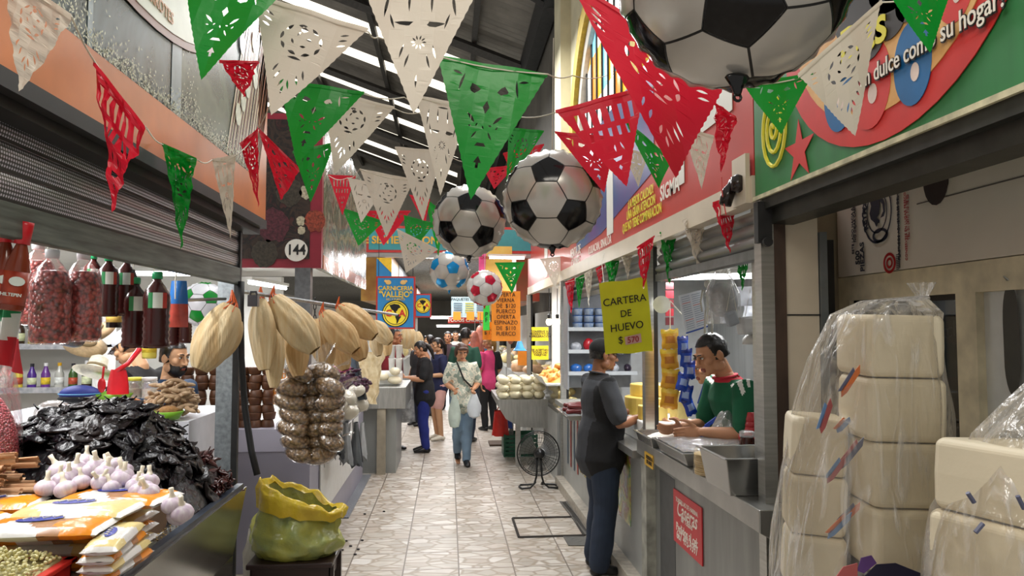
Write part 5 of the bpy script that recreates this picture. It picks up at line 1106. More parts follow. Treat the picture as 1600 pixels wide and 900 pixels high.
t = thing('hanging_strip', 'dark red hanging strip of sachets behind the deli post', 'sachets', at(1046, 500, 4.9)); m = MB()
for k in range(6): m.obox(at(1046, 432 + k * 14, 4.9), (.055, .012, .052), (1, 0, 0), m=k % 2)
m.build('sachets', [mat('sachet_red', '#7a1a22', .35), mat('sachet_dark', '#4a1418', .35)], t)
# hanging caps in bags, tubs, mannequin head
t = thing('plastic_bag', 'clear bag of grey caps hanging over the jersey seller', 'bag', at(1135, 500, 4.05)); m = MB(); c0 = at(1130, 468, 4.1)
m.ell(c0, (.085, .06, .1), 18, 12, fn=lambda p: p * (1 + .12 * noise.noise(p * 14))); m.build('caps', mat('grey_cap_cloth', '#a5a8ac', .7, var=.25, scale=9), t, smooth=True)
m = MB(); m.grid(lambda u, v: c0 + V(((.1 - .07 * max(0, v - .6) / .4) * cos(2 * pi * u), .075 * sin(2 * pi * u), -.14 + .3 * v + .02 * sin(u * 18) * v)), 30, 12); m.build('bag_film', FILMM, t, smooth=True)
for i, (px, py, Y, sz, lab, cc_) in enumerate(((1172, 508, 4.1, (.07, .04, .05), 'white plastic tub hanging in a bag at the right of the grey caps', '#c9cbcc'), (1175, 530, 4.15, (.055, .05, .03), 'white upturned bowl below the hanging tub', '#d2d2ce'), (1143, 498, 4.0, (.035, .02, .04), 'small grey box hanging beside the grey caps', '#9aa0a8'))):
    t = thing('tub', lab, 'container', at(px, py, Y)); m = MB()
    if i == 1: m.lathe([(sz[0], -.03), (sz[0] * .95, 0), (.03, .03), (0, .032)], at(px, py, Y), 20); m.build('bowl', mat('tub1', cc_, .4), t, smooth=True)
    else:
        m.obox(at(px, py, Y), (sz[0] * 2, sz[1] * 2, sz[2] * 2), (1, .2, .35 if i == 2 else .1)); m.build('tub_body', mat('tub' + str(i), cc_, .4), t, bevel=.012)
        m = MB(); m.tube([at(px - 8, py - 12, Y), at(px, py - 55, Y), at(px + 8, py - 12, Y)], .002, 4); m.build('string', STRING, t)
t = thing('white_cloth', 'crumpled white plastic sheets hanging at the top right of the tortilla stall', 'cloth', at(1175, 470, 3.9)); m = MB()
for j, (x0, x1, yt, yb) in enumerate(((1122, 1144, 452, 505), (1140, 1195, 448, 478), (1160, 1196, 462, 500))):
    m.grid(lambda u, v: at(x0 + (x1 - x0) * u, yt + (yb - yt) * v, 4.2 + .08 * j) + V((0, .03 * sin(u * 7 + v * 5 + j) + .02 * noise.noise(V((u * 5, v * 5, j))), 0)), 12, 12)
m.build('sheets', mat('white_plastic_sheet', '#c9ccd2', .35, var=.08, trans=.3), t, smooth=True)
t = thing('figurine', 'small white skeleton-like figure hanging between the price list and the caps', 'figurine', at(1108, 490, 4.3)); BN = mat('bone_white', '#bfbdb2', .6); c0 = at(1106, 458, 4.3)
m = MB(); m.ell(c0 + V((0, 0, .055)), (.022, .022, .026), 12, 8); m.tube([c0 + V((0, 0, .03)), c0 + V((0, 0, -.1))], .006, 6)
for k in range(4): m.tube([c0 + V((-.03 + .003 * k, -.01, .015 - .02 * k)), c0 + V((0, -.022, .005 - .02 * k)), c0 + V((.03 - .003 * k, -.01, .015 - .02 * k))], .004, 5)
for s_ in (-1, 1): m.tube([c0 + V((.03 * s_, 0, .02)), c0 + V((.045 * s_, 0, -.05)), c0 + V((.04 * s_, -.01, -.11))], .006, 6); m.tube([c0 + V((.015 * s_, 0, -.1)), c0 + V((.022 * s_, -.01, -.17)), c0 + V((.022 * s_, 0, -.24))], .007, 6)
m.build('bones', BN, t, smooth=True)
lamp(at(1150, 432, 4.7), .9, (1, -.4, 0), 'fluorescent tube over the tortilla seller', 14)
lamp((2.2, 3.6, 2.25), .9, (0, 1, 0), 'fluorescent tube at the back of the tortilla stall', 0)
lamp((2.1, 6.4, 2.25), 1.4, (0, 1, 0), 'fluorescent tube over the deli shelves', 30)
lamp((1.9, 8.9, 2.25), 1.0, (0, 1, 0), 'fluorescent tube over the white partition stall', 34)
t = thing('back_counter', 'steel back counter behind the jersey seller', 'counter', (2.7, 4, 0)); m = MB().box((2.55, 3.3, 0), (2.98, 4.7, .95)); m.build('body', STEELH, t); m = MB().box((2.9, 3.3, 1.3), (2.98, 4.7, 1.33)); m.build('ledge', STEEL, t)
# ---- deli: shelf unit, cups, cheese, sausage
SY = 7.75
t = thing('wall_shelf', 'pale grey three-tier shelf at the back of the deli', 'shelf', (1.65, SY, 1.25)); m = MB()
for z in (1.27, 1.50, 1.735): m.box((1.26, SY - .02, z - .02), (2.0, SY + .25, z)); m.box((1.26, SY - .025, z - .02), (2.0, SY - .02, z + .02))
m.build('boards', mat('pale_shelf', '#b9bec2', .4, var=.05), t); m = MB().box((1.26, SY + .25, 1.1), (2.0, SY + .27, 2.2)); m.box((1.255, SY - .02, 1.1), (1.27, SY + .25, 2.2)); m.build('back_panel', mat('shelf_back', '#8c8f94', .5), t)
def cup():
    r = thing('yogurt_cup', 'c', 'cup', O0); m = MB(); m.lathe([(0, 0), (.048, 0), (.054, .06, 0), (.056, .066)], n=16); a = m.build('cup_body', mat('cup_white', '#cfd8e2', .3, c2='#7a9ac8', scale=18), r, smooth=True); m = MB(); m.lathe([(.057, .062), (.057, .07), (0, .07)], n=16); b_ = m.build('lid', mat('cup_lid_blue', '#3a6ab0', .3), r); return Proto(r, [a, b_])
cpp = cup()
for j in range(3):
    for i in range(4): cpp.put((1.38 + i * .12, SY + .08, 1.735 + j * .076), (0, 0, 0), 1, f'blue-lidded white cup on the deli shelf, {("bottom", "middle", "top")[j]} row, {("first", "second", "third", "fourth")[i]} from the left', 'blue-lidded cups on the deli shelf')
PKC = [('red', '#b8202c'), ('blue', '#2f6ab8'), ('dark', '#2a2030'), ('pale', '#b8bcc4'), ('red-striped', '#c2303a'), ('navy', '#24306a')]
def shelf_pack(c, k):
    r = thing('shelf_packet', 'c', 'packet', O0); m = MB(); m.ell((0, 0, .06), (.065, .04, .06), 14, 10, fn=lambda p: V((p.x, p.y, p.z)) * (1 + .1 * noise.noise(p * 20 + V((k, 0, 0))))); return Proto(r, [m.build('wrapper', mat('pk' + str(k), c, .25, var=.3, scale=22), r, smooth=True)])
sp_ = [shelf_pack(c, k) for k, (_, c) in enumerate(PKC)]
for z, nm, seq in ((1.50, 'middle', (3, 0, 4, 2, 5)), (1.27, 'lowest', (1, 1, 0, 3, 2))):
    for i, k in enumerate(seq): sp_[k].put((1.36 + i * .14, SY + .08, z), (0, 0, .3 * i), (1, 1, 1.15 if k == 0 else .8), f'{PKC[k][0]} packet on the {nm} deli shelf, {("first", "second", "third", "fourth", "fifth")[i]} from the left', 'packets on the deli shelf')
t = thing('counter_box', 'white riser under the cheese on the deli counter', 'riser', (1.6, 5.5, .95)); m = MB().box((1.34, 5.0, .95), (1.74, 6.2, 1.1)); m.build('body', WHITE, t, bevel=.01)
CH = mat('yellow_cheese', '#e6c24e', .45, c2='#ecd27a', scale=5, bump=.15)
def wheel(c, r, h, a0, a1, label):
    t = thing('cheese', label, 'cheese', c); m = MB(); n = 24; c = V(c); rim_ = [c + V((r * cos(a0 + (a1 - a0) * i / n), r * sin(a0 + (a1 - a0) * i / n), 0)) for i in range(n + 1)]; m.prism(([c] if a1 - a0 < 6.2 else []) + rim_[:None if a1 - a0 < 6.2 else -1], (0, 0, h)); m.build('cheese_body', CH, t, bevel=.008); return t
wheel((1.53, 5.55, 1.1), .19, .13, .0, 5.2, 'large cut wheel of yellow cheese beside the man in the cap'); wheel((1.46, 5.2, 1.1), .11, .1, 2.6, 5.6, 'yellow cheese wedge in front of the big wheel'); wheel((1.55, 5.62, 1.23), .15, .09, 0, 6.28, 'smaller yellow cheese wheel resting on the large one')
t = thing('cheese', 'pale yellow cheese block standing at the right of the wheels', 'cheese', (1.62, 5.2, 1.1)); m = MB(); m.obox((1.64, 5.18, 1.2), (.1, .09, .2), (1, .4, 0)); m.build('cheese_body', mat('pale_cheese', '#e2cf86', .5), t, bevel=.008)
for i, (x, y, lab) in enumerate(((1.40, 5.0, 'clear bag of pale cheese bits by the cut wedge'), (1.52, 4.9, 'clear bag of crumbs nearest the deli post'))):
    t = thing('plastic_bag', lab, 'bag', (x, y, .95)); m = MB(); m.ell((x, y, 1.02), (.07, .06, .06), 14, 10, fn=lambda p: p * (1 + .15 * noise.noise(p * 20))); m.build('contents', mat('cheese_bits', '#d8c9a0', .6, var=.1), t, smooth=True); m = MB(); m.ell((x, y, 1.03), (.085, .07, .075), 14, 10, fn=lambda p: p * (1 + .25 * noise.noise(p * 20))); m.build('bag_film', FILM, t, smooth=True)
t = steel_tray(1.02, 1.4, 6.3, 6.9, .955, 1.0, .02, 'steel_tray', 'steel tray on the deli counter under the dark red sausages', 'tray')
SAU = mat('sausage', '#5a1a18', .25, var=.2, scale=6)
m = MB(); m.limb([(-.18, 0, 0), (-.06, .012, .004), (.06, .01, .004), (.18, -.01, 0)], [.022, .024, .024, .021], n=12)
o = m.build('sausage', SAU, smooth=True, origin=O0); tag(o, 'dark red sausage in the pile on the deli counter', 'sausage'); sau = Proto(o)
for k in range(7): sau.put((1.22 + .015 * (k % 3), 6.42 + .055 * (k % 4), 1.02 + (.045 if k > 3 else 0) + .0 * k), (R.random() * 6, 0, R.uniform(-.15, .15)), 1, f'dark red sausage, {on[k % 4] if k < 4 else ("left", "middle", "right")[k - 4]} of the {"lower layer" if k < 4 else "upper layer"} on the deli tray', 'sausages on the deli tray')
t = thing('plastic_bag', 'grey crumpled plastic bag beside the sausages', 'bag', (1.27, 6.2, .955)); m = MB(); m.ell((1.27, 6.17, 1.03), (.15, .09, .08), 16, 10, fn=lambda p: p * (1 + .3 * noise.noise(p * 13))); m.build('bag_film', mat('silver_film', '#a8aaac', .2, .3, bump=.6), t, smooth=True)
# yellow price sign
t = thing('price_sign', 'yellow card sign reading CARTERA DE HUEVO $570 over the man in the cap', 'sign', at(977, 495, 4.4)); q4 = [at(936, 443, 4.4), at(1010, 433, 4.42), at(1020, 549, 4.44), at(946, 554, 4.42)]
B_ = lambda u, v, d=0: q4[0].lerp(q4[1], u).lerp(q4[3].lerp(q4[2], u), v) + V((0, d - .012 * sin(pi * v) , .004 * sin(u * 9)))
m = MB(); m.grid(lambda u, v: B_(u, v), 12, 14); m.grid(lambda u, v: B_(1 - u, v, .004), 12, 14); m.build('card', mat('neon_yellow', '#dfe024', .5, var=.03, emit=0.0), t, smooth=True)
r_, u_ = q4[1] - q4[0], q4[0] - q4[3]; INK = mat('marker_ink', '#1a1a1c', .5)
for s_, v, z in (('CARTERA', .27, .063), ('DE', .45, .058), ('HUEVO', .63, .063)): text(s_, B_(.48, v, -.016), r_, u_, z, INK, t, bold=.006)
m = MB(); m.prism([B_(.42, .77, -.008), B_(.76, .75, -.008), B_(.77, .87, -.008), B_(.43, .88, -.008)], (0, -.002, 0)); pp = m.build('price_patch', mat('pink_patch', '#d8b0a8', .6), t)
text('$', B_(.33, .82, -.012), r_, u_, .062, INK, t); text('570', B_(.59, .815, -.014), r_, u_, .05, mat('marker_red', '#a8202c', .5), pp, bold=.008, name='price_lettering')
m = MB(); m.tube([B_(.1, 0), at(940, 408, 4.6), at(945, 395, 4.75)], .002, 4); m.tube([B_(.9, 0), at(1004, 390, 4.6)], .002, 4); m.build('string', STRING, t)
# ---- white-partition stall: bulbs, notices, golden goods
for i, px in enumerate((858, 871)):
    t = thing('light_bulb', ('left', 'right')[i] + ' bare bulb on a black cord in front of the white partition', 'bulb', at(px, 503, 9.2)); c0 = at(px, 503, 9.2); m = MB(); m.ell(c0, (.04, .04, .045), 14, 10); m.build('bulb', mat('bulb_glow', '#fff2d8', .3, var=0, emit=6), t, smooth=True); m = MB(); m.lathe([(.02, .035), (.022, .09), (.008, .1)], c0, 12); m.tube([c0 + V((0, 0, .1)), c0 + V((0, 0, .42))], .005, 6); m.build('socket_and_cord', BLACK, t)
for i, (y, s_) in enumerate(((522, 'CONSERVE SU\nPRODUCTO EN\nREFRIGERACION'), (551, 'SE ACEPTAN\nTODAS LAS\nTARJETAS'))):
    t = thing('notice', f'{("upper", "lower")[i]} yellow notice on the white partition', 'sign', at(844, y, 9.5)); c0 = at(844, y, 9.58); m = MB().box((c0.x - .11, 9.59, c0.z - .09), (c0.x + .11, 9.6, c0.z + .09)); m.build('sheet', mat('notice_yellow', '#e6d428', .4, var=.03), t); text(s_, (c0.x, 9.588, c0.z), *AW_F, .038, INK, t, bold=.02)
t = thing('counter', 'counter of the white partition stall with a glass front', 'counter', (1.6, 9.0, 0)); m = MB().box((1.24, 8.4, 0), (1.8, 9.6, .78)); m.build('body', mat('pale_steel_front'), t); m = MB().box((1.14, 8.5, 1.08), (1.75, 9.6, 1.1)); m.build('top', WHITE, t)
m = MB().box((1.24, 8.4, .78), (1.25, 9.6, 1.08)); m.build('glass', film('case_glass', .06, bump=0), t); m = MB().box((1.6, 8.4, .78), (1.75, 9.6, 1.08)); m.build('inner_wall', WHITE, t)
m = MB(); m.ell((0, 0, 0), (.06, .045, .03), 10, 7, fn=lambda p: p * (1 + .3 * noise.noise(p * 22)))
o = m.build('pork_crackling', mat('golden_crackling', '#d89a48', .5, var=.2, scale=20), smooth=True, origin=O0); tag(o, 'golden crackling piece piled on the partition stall counter', 'crackling', 'golden crackling pieces piled on the counter'); gp2 = Proto(o)
for k in range(60):
    u, v = R.random(), R.random(); gp2.put((1.18 + .5 * u, 8.7 + .75 * v, 1.14 + .2 * sin(pi * u) * sin(pi * v) * R.uniform(.5, 1)), (R.random() * 6, R.random(), R.random() * 6), R.uniform(.8, 1.3))
m = MB(); m.grid(lambda u, v: (1.15 + .56 * u, 8.65 + .85 * v, 1.1 + .17 * max(0, sin(pi * u) * sin(pi * v))), 12, 12); tag(m.build('crackling_heap', mat('golden_crackling'), smooth=True, kind='stuff'), 'heart of the golden crackling pile', 'crackling')
m = MB(); m.grid(lambda u, v: (1.08 + .06 * u, 8.5 + 1.1 * v, 1.08 + .1 * (1 - u)), 2, 10); tag(m.build('paper_sheet', WHITE), 'white paper edging in front of the golden crackling', 'paper')
m = MB(); m.ell((0, 0, .04), (.08, .07, .045), 12, 8, fn=lambda p: p * (1 + .12 * noise.noise(p * 16)))
o = m.build('wrapped_portion', mat('pale_portion', '#dcc88a', .4, var=.2, scale=14), smooth=True, origin=O0); tag(o, 'wrapped pale portion behind the counter glass', 'packet', 'wrapped portions behind the counter glass'); wp = Proto(o)
for k in range(15): wp.put((1.34 + .09 * (k % 2), 8.5 + .2 * (k // 3), .785 + .085 * (k % 3)), (0, 0, R.random()), 1)
# ---- fan, drains, lid, bag, crate
t = thing('floor_fan', 'black floor fan with round wire cage beside the poster counter', 'fan', at(842, 762, 8.1)); c0 = at(840, 709, 8.1); fb = atZ(842, 760, .012)
c0 = V((fb.x - .005, fb.y, .37)); ax = V((.12, -1, .12)).normalized(); x_ = ax.cross(V((0, 0, 1))).normalized(); y_ = x_.cross(ax)
m = MB(); FR = .24
circ = lambda r, d: [c0 + ax * d + x_ * r * cos(a) + y_ * r * sin(a) for a in [2 * pi * i / 40 for i in range(40)]]
for r, d in ((FR, 0), (FR * .93, .045), (FR * .93, -.045)): m.tube(circ(r, d), .006 if r == FR else .003, 5, closed=True)
for r in (.3, .5, .7): m.tube(circ(FR * r, .06), .0018, 4, closed=True)
for k in range(36):
    a = 2 * pi * k / 36; e = x_ * cos(a) + y_ * sin(a); m.tube([c0 + e * .03 + ax * .065, c0 + e * FR * .9 + ax * .045, c0 + e * FR], .0016, 4); m.tube([c0 + e * .03 - ax * .065, c0 + e * FR * .9 - ax * .045, c0 + e * FR], .0016, 4)
m.build('cage', BLACK, t, smooth=True)
m = MB()
for k in range(3):
    a0 = k * 2 * pi / 3; m.grid(lambda u, v: c0 - ax * .02 + (x_ * cos(a0 + u * 1.2) + y_ * sin(a0 + u * 1.2)) * (.04 + .165 * v) + ax * (.045 * u - .02), 8, 5)
m.build('blades', film('smoky_blade', .2, '#b5b8ba', .3, bump=0), t, smooth=True)
m = MB(); m.lathe([(0, -.01), (.05, -.01), (.058, .03), (.05, .1), (.03, .13), (0, .135)], c0, 18, axis=tuple(ax)); m.build('motor', mat('gloss_black', '#0c0c0e', .28), t, smooth=True)
m = MB(); 
for s_ in (-1, 1):
    m.tube([c0 + V((s_ * .02, -.06, -.03)), V((c0.x + s_ * .03, c0.y - .06, .13)), V((c0.x + s_ * .05, c0.y - .06, .06)), V((c0.x + s_ * .1, c0.y - .1, .02)), V((c0.x + s_ * .19, c0.y - .11, .015)), V((c0.x + s_ * .215, c0.y - .02, .015)), V((c0.x + s_ * .19, c0.y + .08, .015)), V((c0.x + s_ * .04, c0.y + .08, .02)), V((c0.x + s_ * .04, c0.y - .06, .07))], .011, 8)
m.build('stand', BLACK, t, smooth=True)
t = thing('floor_drain', 'narrow dark slotted drain along the kerb of the deli counter', 'drain', (1.12, 6.5, 0)); a, b_ = atZ(884, 784, .004), atZ(926, 836, .004); m = MB(); dd = (b_ - a); m.obox((a + b_) / 2, (dd.length, .11, .006), dd); m.build('pit', BLACK, t); m = MB(); s_ = dd.normalized().cross(V((0, 0, 1)))
for q in (-.055, 0, .055): m.obox((a + b_) / 2 + s_ * q + V((0, 0, .004)), (dd.length, .018, .006), dd)
m.build('bars', mat('drain_steel', '#5a5854', .5, .5), t)
t = thing('metal_plate', 'dented steel plate on the floor by the man in the cap', 'plate', atZ(905, 845, 0)); q4 = [atZ(*p, .006) for p in ((880, 838), (930, 838), (934, 852), (888, 852))]; m = MB(); m.prism(q4, (0, 0, -.005)); m.build('plate_body', mat('dull_plate', '#5f5f5c', .4, .6), t); m = MB()
for i in range(3): m.lathe([(0, .003), (.018, .001), (.02, 0)], q4[0].lerp(q4[2], .25 + .25 * i), 10)
m.build('bosses', mat('dull_plate'), t)
t = thing('manhole_cover', 'square lid of marble tile with a dark gap in the aisle floor', 'manhole', atZ(860, 824, 0)); qs = [atZ(*p, .003) for p in ((801, 810), (895, 808), (913, 837), (811, 840))]; m = MB()
for i in range(4): m.tube([qs[i], qs[(i + 1) % 4]], [.012, .012], 4)
m.build('gap', mat('dark_gap', '#2a2520', .8), t)
for i, (px, py) in enumerate(((570, 803), (600, 799), (541, 845), (548, 853), (535, 859), (566, 844), (555, 866), (560, 858))):
    m = MB(); m.ell(atZ(px, py, .006), (.014, .011, .007), 8, 6, fn=lambda p: p * (1 + .3 * noise.noise(p * 90))); tag(m.build('chilli_scrap', CHI[2], smooth=True), 'dark dried chilli scrap fallen on the floor near the stool', 'scrap', 'chilli scraps on the floor')
# ---- closed stall: foam trays in plastic bags
FOAM = mat('foam_cream', '#e6dcc2', .55, var=.03, scale=4, bump=.08, bscale=40)
def foam(k):
    m = MB(); n = 5; H = .165
    def sec(z, s_): return [(s_ * x, s_ * y, z) for x, y in ((-.118, -.1), (-.1, -.118), (.1, -.118), (.118, -.1), (.118, .1), (.1, .118), (-.1, .118), (-.118, .1))]
    rings = [sec(0, .93), sec(.012, 1.0), sec(H * .5, 1.012), sec(H - .012, 1.0), sec(H, .92)]
    vs = [p for r in rings for p in r]; fs = [(i * 8 + j, i * 8 + (j + 1) % 8, (i + 1) * 8 + (j + 1) % 8, (i + 1) * 8 + j) for i in range(len(rings) - 1) for j in range(8)] + [tuple(range(7, -1, -1)), tuple(range(len(vs) - 8, len(vs)))]
    m.add(vs, fs); return m
fo = foam(0).build('foam_tray_stack', FOAM, origin=O0, bevel=.006); tag(fo, 'x', 'foam trays'); fp = Proto(fo)
ZB = 1.085
for k in range(4): fp.put((1.262 + .004 * (k % 2), 2.02 + .008 * k, ZB + .002 + .176 * k), (.02, .02, -.12 + .02 * (k % 2)), (.92, .92, 1.04), f'cream foam tray stack in the tall front column, {("lowest", "second", "third", "topmost")[k]} of four', 'foam trays in the near plastic bags')
for k in range(3): fp.put((1.075 + .012 * k, 2.15 + .01 * k, ZB - .1 + .168 * k), (.02, .06, -.3), (.66, .74, 1), f'cream foam tray stack in the leaning left column, {("lowest", "middle", "topmost")[k]} of three', 'foam trays in the near plastic bags')
for k in range(3): fp.put((1.28 + .02 * k, 1.62, .98 + .168 * k), (.0, .06, .3), (1.2, 1.1, 1), f'cream foam tray stack in the bag at the right frame edge, {("lowest", "middle", "topmost")[k]} of three', 'foam trays in the right plastic bag')
t = tag(MB().box((1.16, 1.3, 0), (1.7, 2.3, .975)).build('table', mat('dark_table', '#3a342c', .7)), 'dark table carrying the bagged foam trays', 'table')
def hull(secs, n=40, seed=0, amp=.02):
    def f(u, v):
        q = v * (len(secs) - 1); i = min(int(q), len(secs) - 2); k = q - i; k = k * k * (3 - 2 * k)
        a_, b_ = secs[i], secs[i + 1]; c_ = V(a_[0]).lerp(V(b_[0]), k); rx = a_[1] + (b_[1] - a_[1]) * k; ry = a_[2] + (b_[2] - a_[2]) * k
        a = 2 * pi * u; ca, sa = cos(a), sin(a); e = .62
        w_ = 1 + amp / max(rx, .05) * noise.noise(V((ca * 3, sa * 3, c_.z * 4 + seed))) + amp * .5 / max(rx, .05) * noise.noise(V((ca * 8, sa * 8, c_.z * 3 + seed)))
        return c_ + V((rx * math.copysign(abs(ca) ** e, ca), ry * math.copysign(abs(sa) ** e, sa), 0)) * w_
    return f
HF = film('big_bag_film', .1, '#faf8f4', .2, bump=1., bscale=8, milk=.7, stretch=(2.4, 2.4, .45), streak=.45)
t = thing('plastic_bag', 'tall knotted clear bag holding the two columns of foam trays', 'plastic bag', (1.2, 2.1, ZB))
tp_ = at(1441, 462, 2.12)
m = MB(); m.grid(hull([((1.18, 2.08, .98), .22, .2), ((1.185, 2.08, 1.15), .21, .2), ((1.195, 2.08, 1.32), .195, .19), ((1.215, 2.07, 1.5), .175, .18), ((1.235, 2.06, 1.66), .155, .16), ((1.265, 2.05, 1.79), .13, .13), ((1.30, 2.06, 1.83), .07, .08), (tp_, .014, .014), (tp_ + V((.005, .01, .04)), .03, .03)]), 64, 60); m.build('bag_film', HF, t, smooth=True)
m = MB()
for i, (px, py, px2, py2, mi) in enumerate(((1340, 577, 1320, 612, 0), (1345, 690, 1320, 725, 1), (1318, 718, 1298, 748, 2), (1340, 790, 1318, 815, 0), (1326, 806, 1300, 835, 3), (1296, 630, 1286, 668, 2), (1325, 655, 1312, 672, 3))):
    a, b_ = at(px, py, 1.93), at(px2, py2, 1.95); d = (b_ - a).normalized(); n_ = d.cross(V((0, 1, 0))).normalized() * .014
    e = b_ - a; m.prism([a - e * .2, a + n_ * .8 + e * .1, b_ + n_ * .5, b_ + e * .25, b_ - n_ * .7, a - n_ * .5 + e * .3], (0, .003, 0), mi); m.prism([a - n_ * .9, a - n_ * .3 + e * .1, b_ - n_ * .4, b_ - n_ * 1.2 + e * .1], (0, .003, 0), (mi + 1) % 4)
m.build('coloured_prints', [mat('print_orange', '#d8743a', .4), mat('print_slate', '#5a5e78', .4), mat('print_red', '#b05a5a', .4), mat('print_sky', '#6a90c0', .4)], t)
m = MB(); q_ = lambda x, y: at(x, y, 1.84)
for pts, mi in (([(1352, 900), (1370, 882), (1400, 880), (1440, 896), (1446, 904), (1350, 904)], 0), ([(1305, 904), (1318, 886), (1340, 880), (1340, 904)], 1), ([(1340, 892), (1346, 872), (1362, 868), (1370, 880), (1350, 896)], 2)):
    m.prism([q_(*p) for p in pts], (0, .003, 0), mi)
m.build('bottom_label', [mat('label_navy', '#20203a', .3), mat('print_red'), mat('label_purple', '#5a3a7a', .3)], t)
t = thing('plastic_bag', 'clear bag of foam trays cut off by the right frame edge', 'plastic bag', (1.3, 1.6, .98))
m = MB(); m.grid(hull([((1.31, 1.6, .975), .17, .17), ((1.31, 1.6, 1.15), .185, .18), ((1.32, 1.6, 1.32), .17, .17), ((1.36, 1.6, 1.5), .12, .12), ((1.40, 1.6, 1.62), .05, .05), ((1.42, 1.6, 1.7), .02, .02)], seed=9), 48, 40); m.build('bag_film', HF, t, smooth=True)
m = MB()
for (px, py, px2, py2) in ((1512, 770, 1522, 785), (1524, 832, 1536, 818), (1590, 775, 1600, 795)): a, b_ = at(px, py, 1.42), at(px2, py2, 1.42); m.tube([a, b_], .005, 6)
m.build('dark_prints', mat('print_slate'), t)
# ================================================================ FAR AISLE
def board(name, label, cat, px0, py0, px1, py1, Y, border=None, bm=None, face=None, th=.03, bw=.02):
    a, b_ = at(px0, py1, Y), at(px1, py0, Y); t = thing(name, label, cat, (a + b_) / 2)
    m = MB().box((a.x, Y, a.z), (b_.x, Y + th, b_.z)); m.build('border' if border else 'board', border or face, t)
    if border: m = MB().box((a.x + bw, Y - .004, a.z + bw), (b_.x - bw, Y, b_.z - bw)); m.build('panel', face, t)
    return t, a, b_
CREDB, CBLUE = mat('sign_red_border', '#b8322e', .4), mat('sign_blue', '#2a80ba', .4, var=.05)
GOLD = mat('sign_gold', '#e6c030', .4); NEON = mat('sign_orange', '#f0902a', .5, var=.05); NEOG = mat('neon_green', '#3ad84a', .5)
def crest(t, c, r):
    c = V(c); X_, Z_ = V((1, 0, 0)), V((0, 0, 1))
    m = MB(); m.prism(disc(c, X_, Z_, r, r, 36), (0, -.003, 0)); m.build('crest_rim', BLACK, t)
    m = MB(); m.prism(disc(c - V((0, .003, 0)), X_, Z_, r * .93, r * .93, 36), (0, -.002, 0)); t = m.build('crest_field', mat('crest_yellow', '#f0d83a', .4, var=.03), t)
    m = MB()
    na = [(-.45, .62), (-.1, .72), (.25, .66), (.4, .45), (.22, .38), (.12, .2), (.02, .12), (.1, .02), (-.05, .05), (-.15, .2), (-.3, .3)]; sa = [(.1, -.02), (.3, -.08), (.42, -.25), (.28, -.45), (.18, -.68), (.08, -.78), (.08, -.5), (-.02, -.25), (.0, -.1)]
    for P_ in (na, sa):
        vs, fs = flat_shape([[(x * r, y * r) for x, y in P_]]); m.add([c + X_ * p.x + Z_ * p.y - V((0, .0065, 0)) for p in vs], fs)
    P_, Q_ = disc(c - V((0, .0065, 0)), X_, Z_, r * .84, r * .84, 36), disc(c - V((0, .0065, 0)), X_, Z_, r * .79, r * .79, 36); m.add(P_ + Q_, [(i, (i + 1) % 36, 36 + (i + 1) % 36, 36 + i) for i in range(36)])
    m.build('crest_map', BLACK, t)
    for s_, x in (('C', -.5), ('A', .5)): text(s_, c + X_ * r * x - V((0, .008, -.0)), *AW_F, r * .68, mat('crest_red', '#c8302a', .4), t, bold=.035, name='crest_letter')
t, a, b_ = board('hanging_sign', 'blue hanging sign with red border, VALLEJO lettering and yellow crest', 'sign', 587, 432, 649, 514, 9.2, CREDB, None, CBLUE)
cx = (a.x + b_.x) / 2
text('CARNICERIA', (cx, 9.192, b_.z - .15), *AW_F, .075, GOLD, t, bold=.02); text('"VALLEJO"', (cx, 9.192, b_.z - .225), *AW_F, .1, GOLD, t, bold=.025, wid=.9); text('RES Y PUERCO', (cx, 9.192, b_.z - .285), *AW_F, .035, GOLD, t, bold=.01)
m = MB()
for s_ in (-1, 1): m.ell((cx + s_ * .09, 9.19, b_.z - .075), (.035, .004, .03), 12, 8); m.ell((cx + s_ * .125, 9.19, b_.z - .06), (.018, .004, .016), 10, 6)
m.build('animal_emblems', mat('emblem_tan', '#d8b06a', .5), t)
crest(t, (cx, 9.195, a.z + .19), .165)
m = MB(); m.tube([(a.x + .03, 9.2, b_.z), (a.x + .03, 9.2, b_.z + .5)], .004, 5); m.tube([(b_.x - .03, 9.2, b_.z), (b_.x - .03, 9.2, b_.z + .5)], .004, 5); m.build('hanging_wires', DARK, t)
t, a, b_ = board('hanging_sign', 'smaller blue sign with the same yellow crest hanging behind the large one', 'sign', 648, 459, 674, 496, 11.0, CREDB, None, CBLUE); crest(t, ((a.x + b_.x) / 2, 10.995, (a.z + b_.z) / 2), .115)
TEAL = mat('teal_sign', '#3a8f96', .4, var=.05)
t, a, b_ = board('cross_sign', 'long teal sign with red border spanning the aisle under the roof', 'sign', 572, 356, 880, 394, 11.6, CREDB, None, TEAL, bw=.04)
text('QUE SE TIENE CONOCIDA', (-.6, 11.59, (a.z + b_.z) / 2 - .02), *AW_F, .16, mat('sign_amber', '#d8a83a', .4), t, bold=.03)
m = MB(); m.box((-1.3, 11.62, 2.85), (1.9, 11.75, 2.98)); struct(m.build('trim_4', STEEL))
t, a, b_ = board('price_sheet', 'orange handwritten price sheet for leg and backbone hanging right of the aisle', 'sign', 768, 455, 813, 533, 9.0, None, None, NEON, th=.006)
for i, s_ in enumerate(('OFERTA', 'PIERNA', 'DE  $120', 'PUERCO', 'OFERTA', 'ESPINAZO', 'DE  $110', 'PUERCO')): text(s_, ((a.x + b_.x) / 2, 8.994, b_.z - .045 - .068 * i), *AW_F, .07, INK, t, wid=.9)
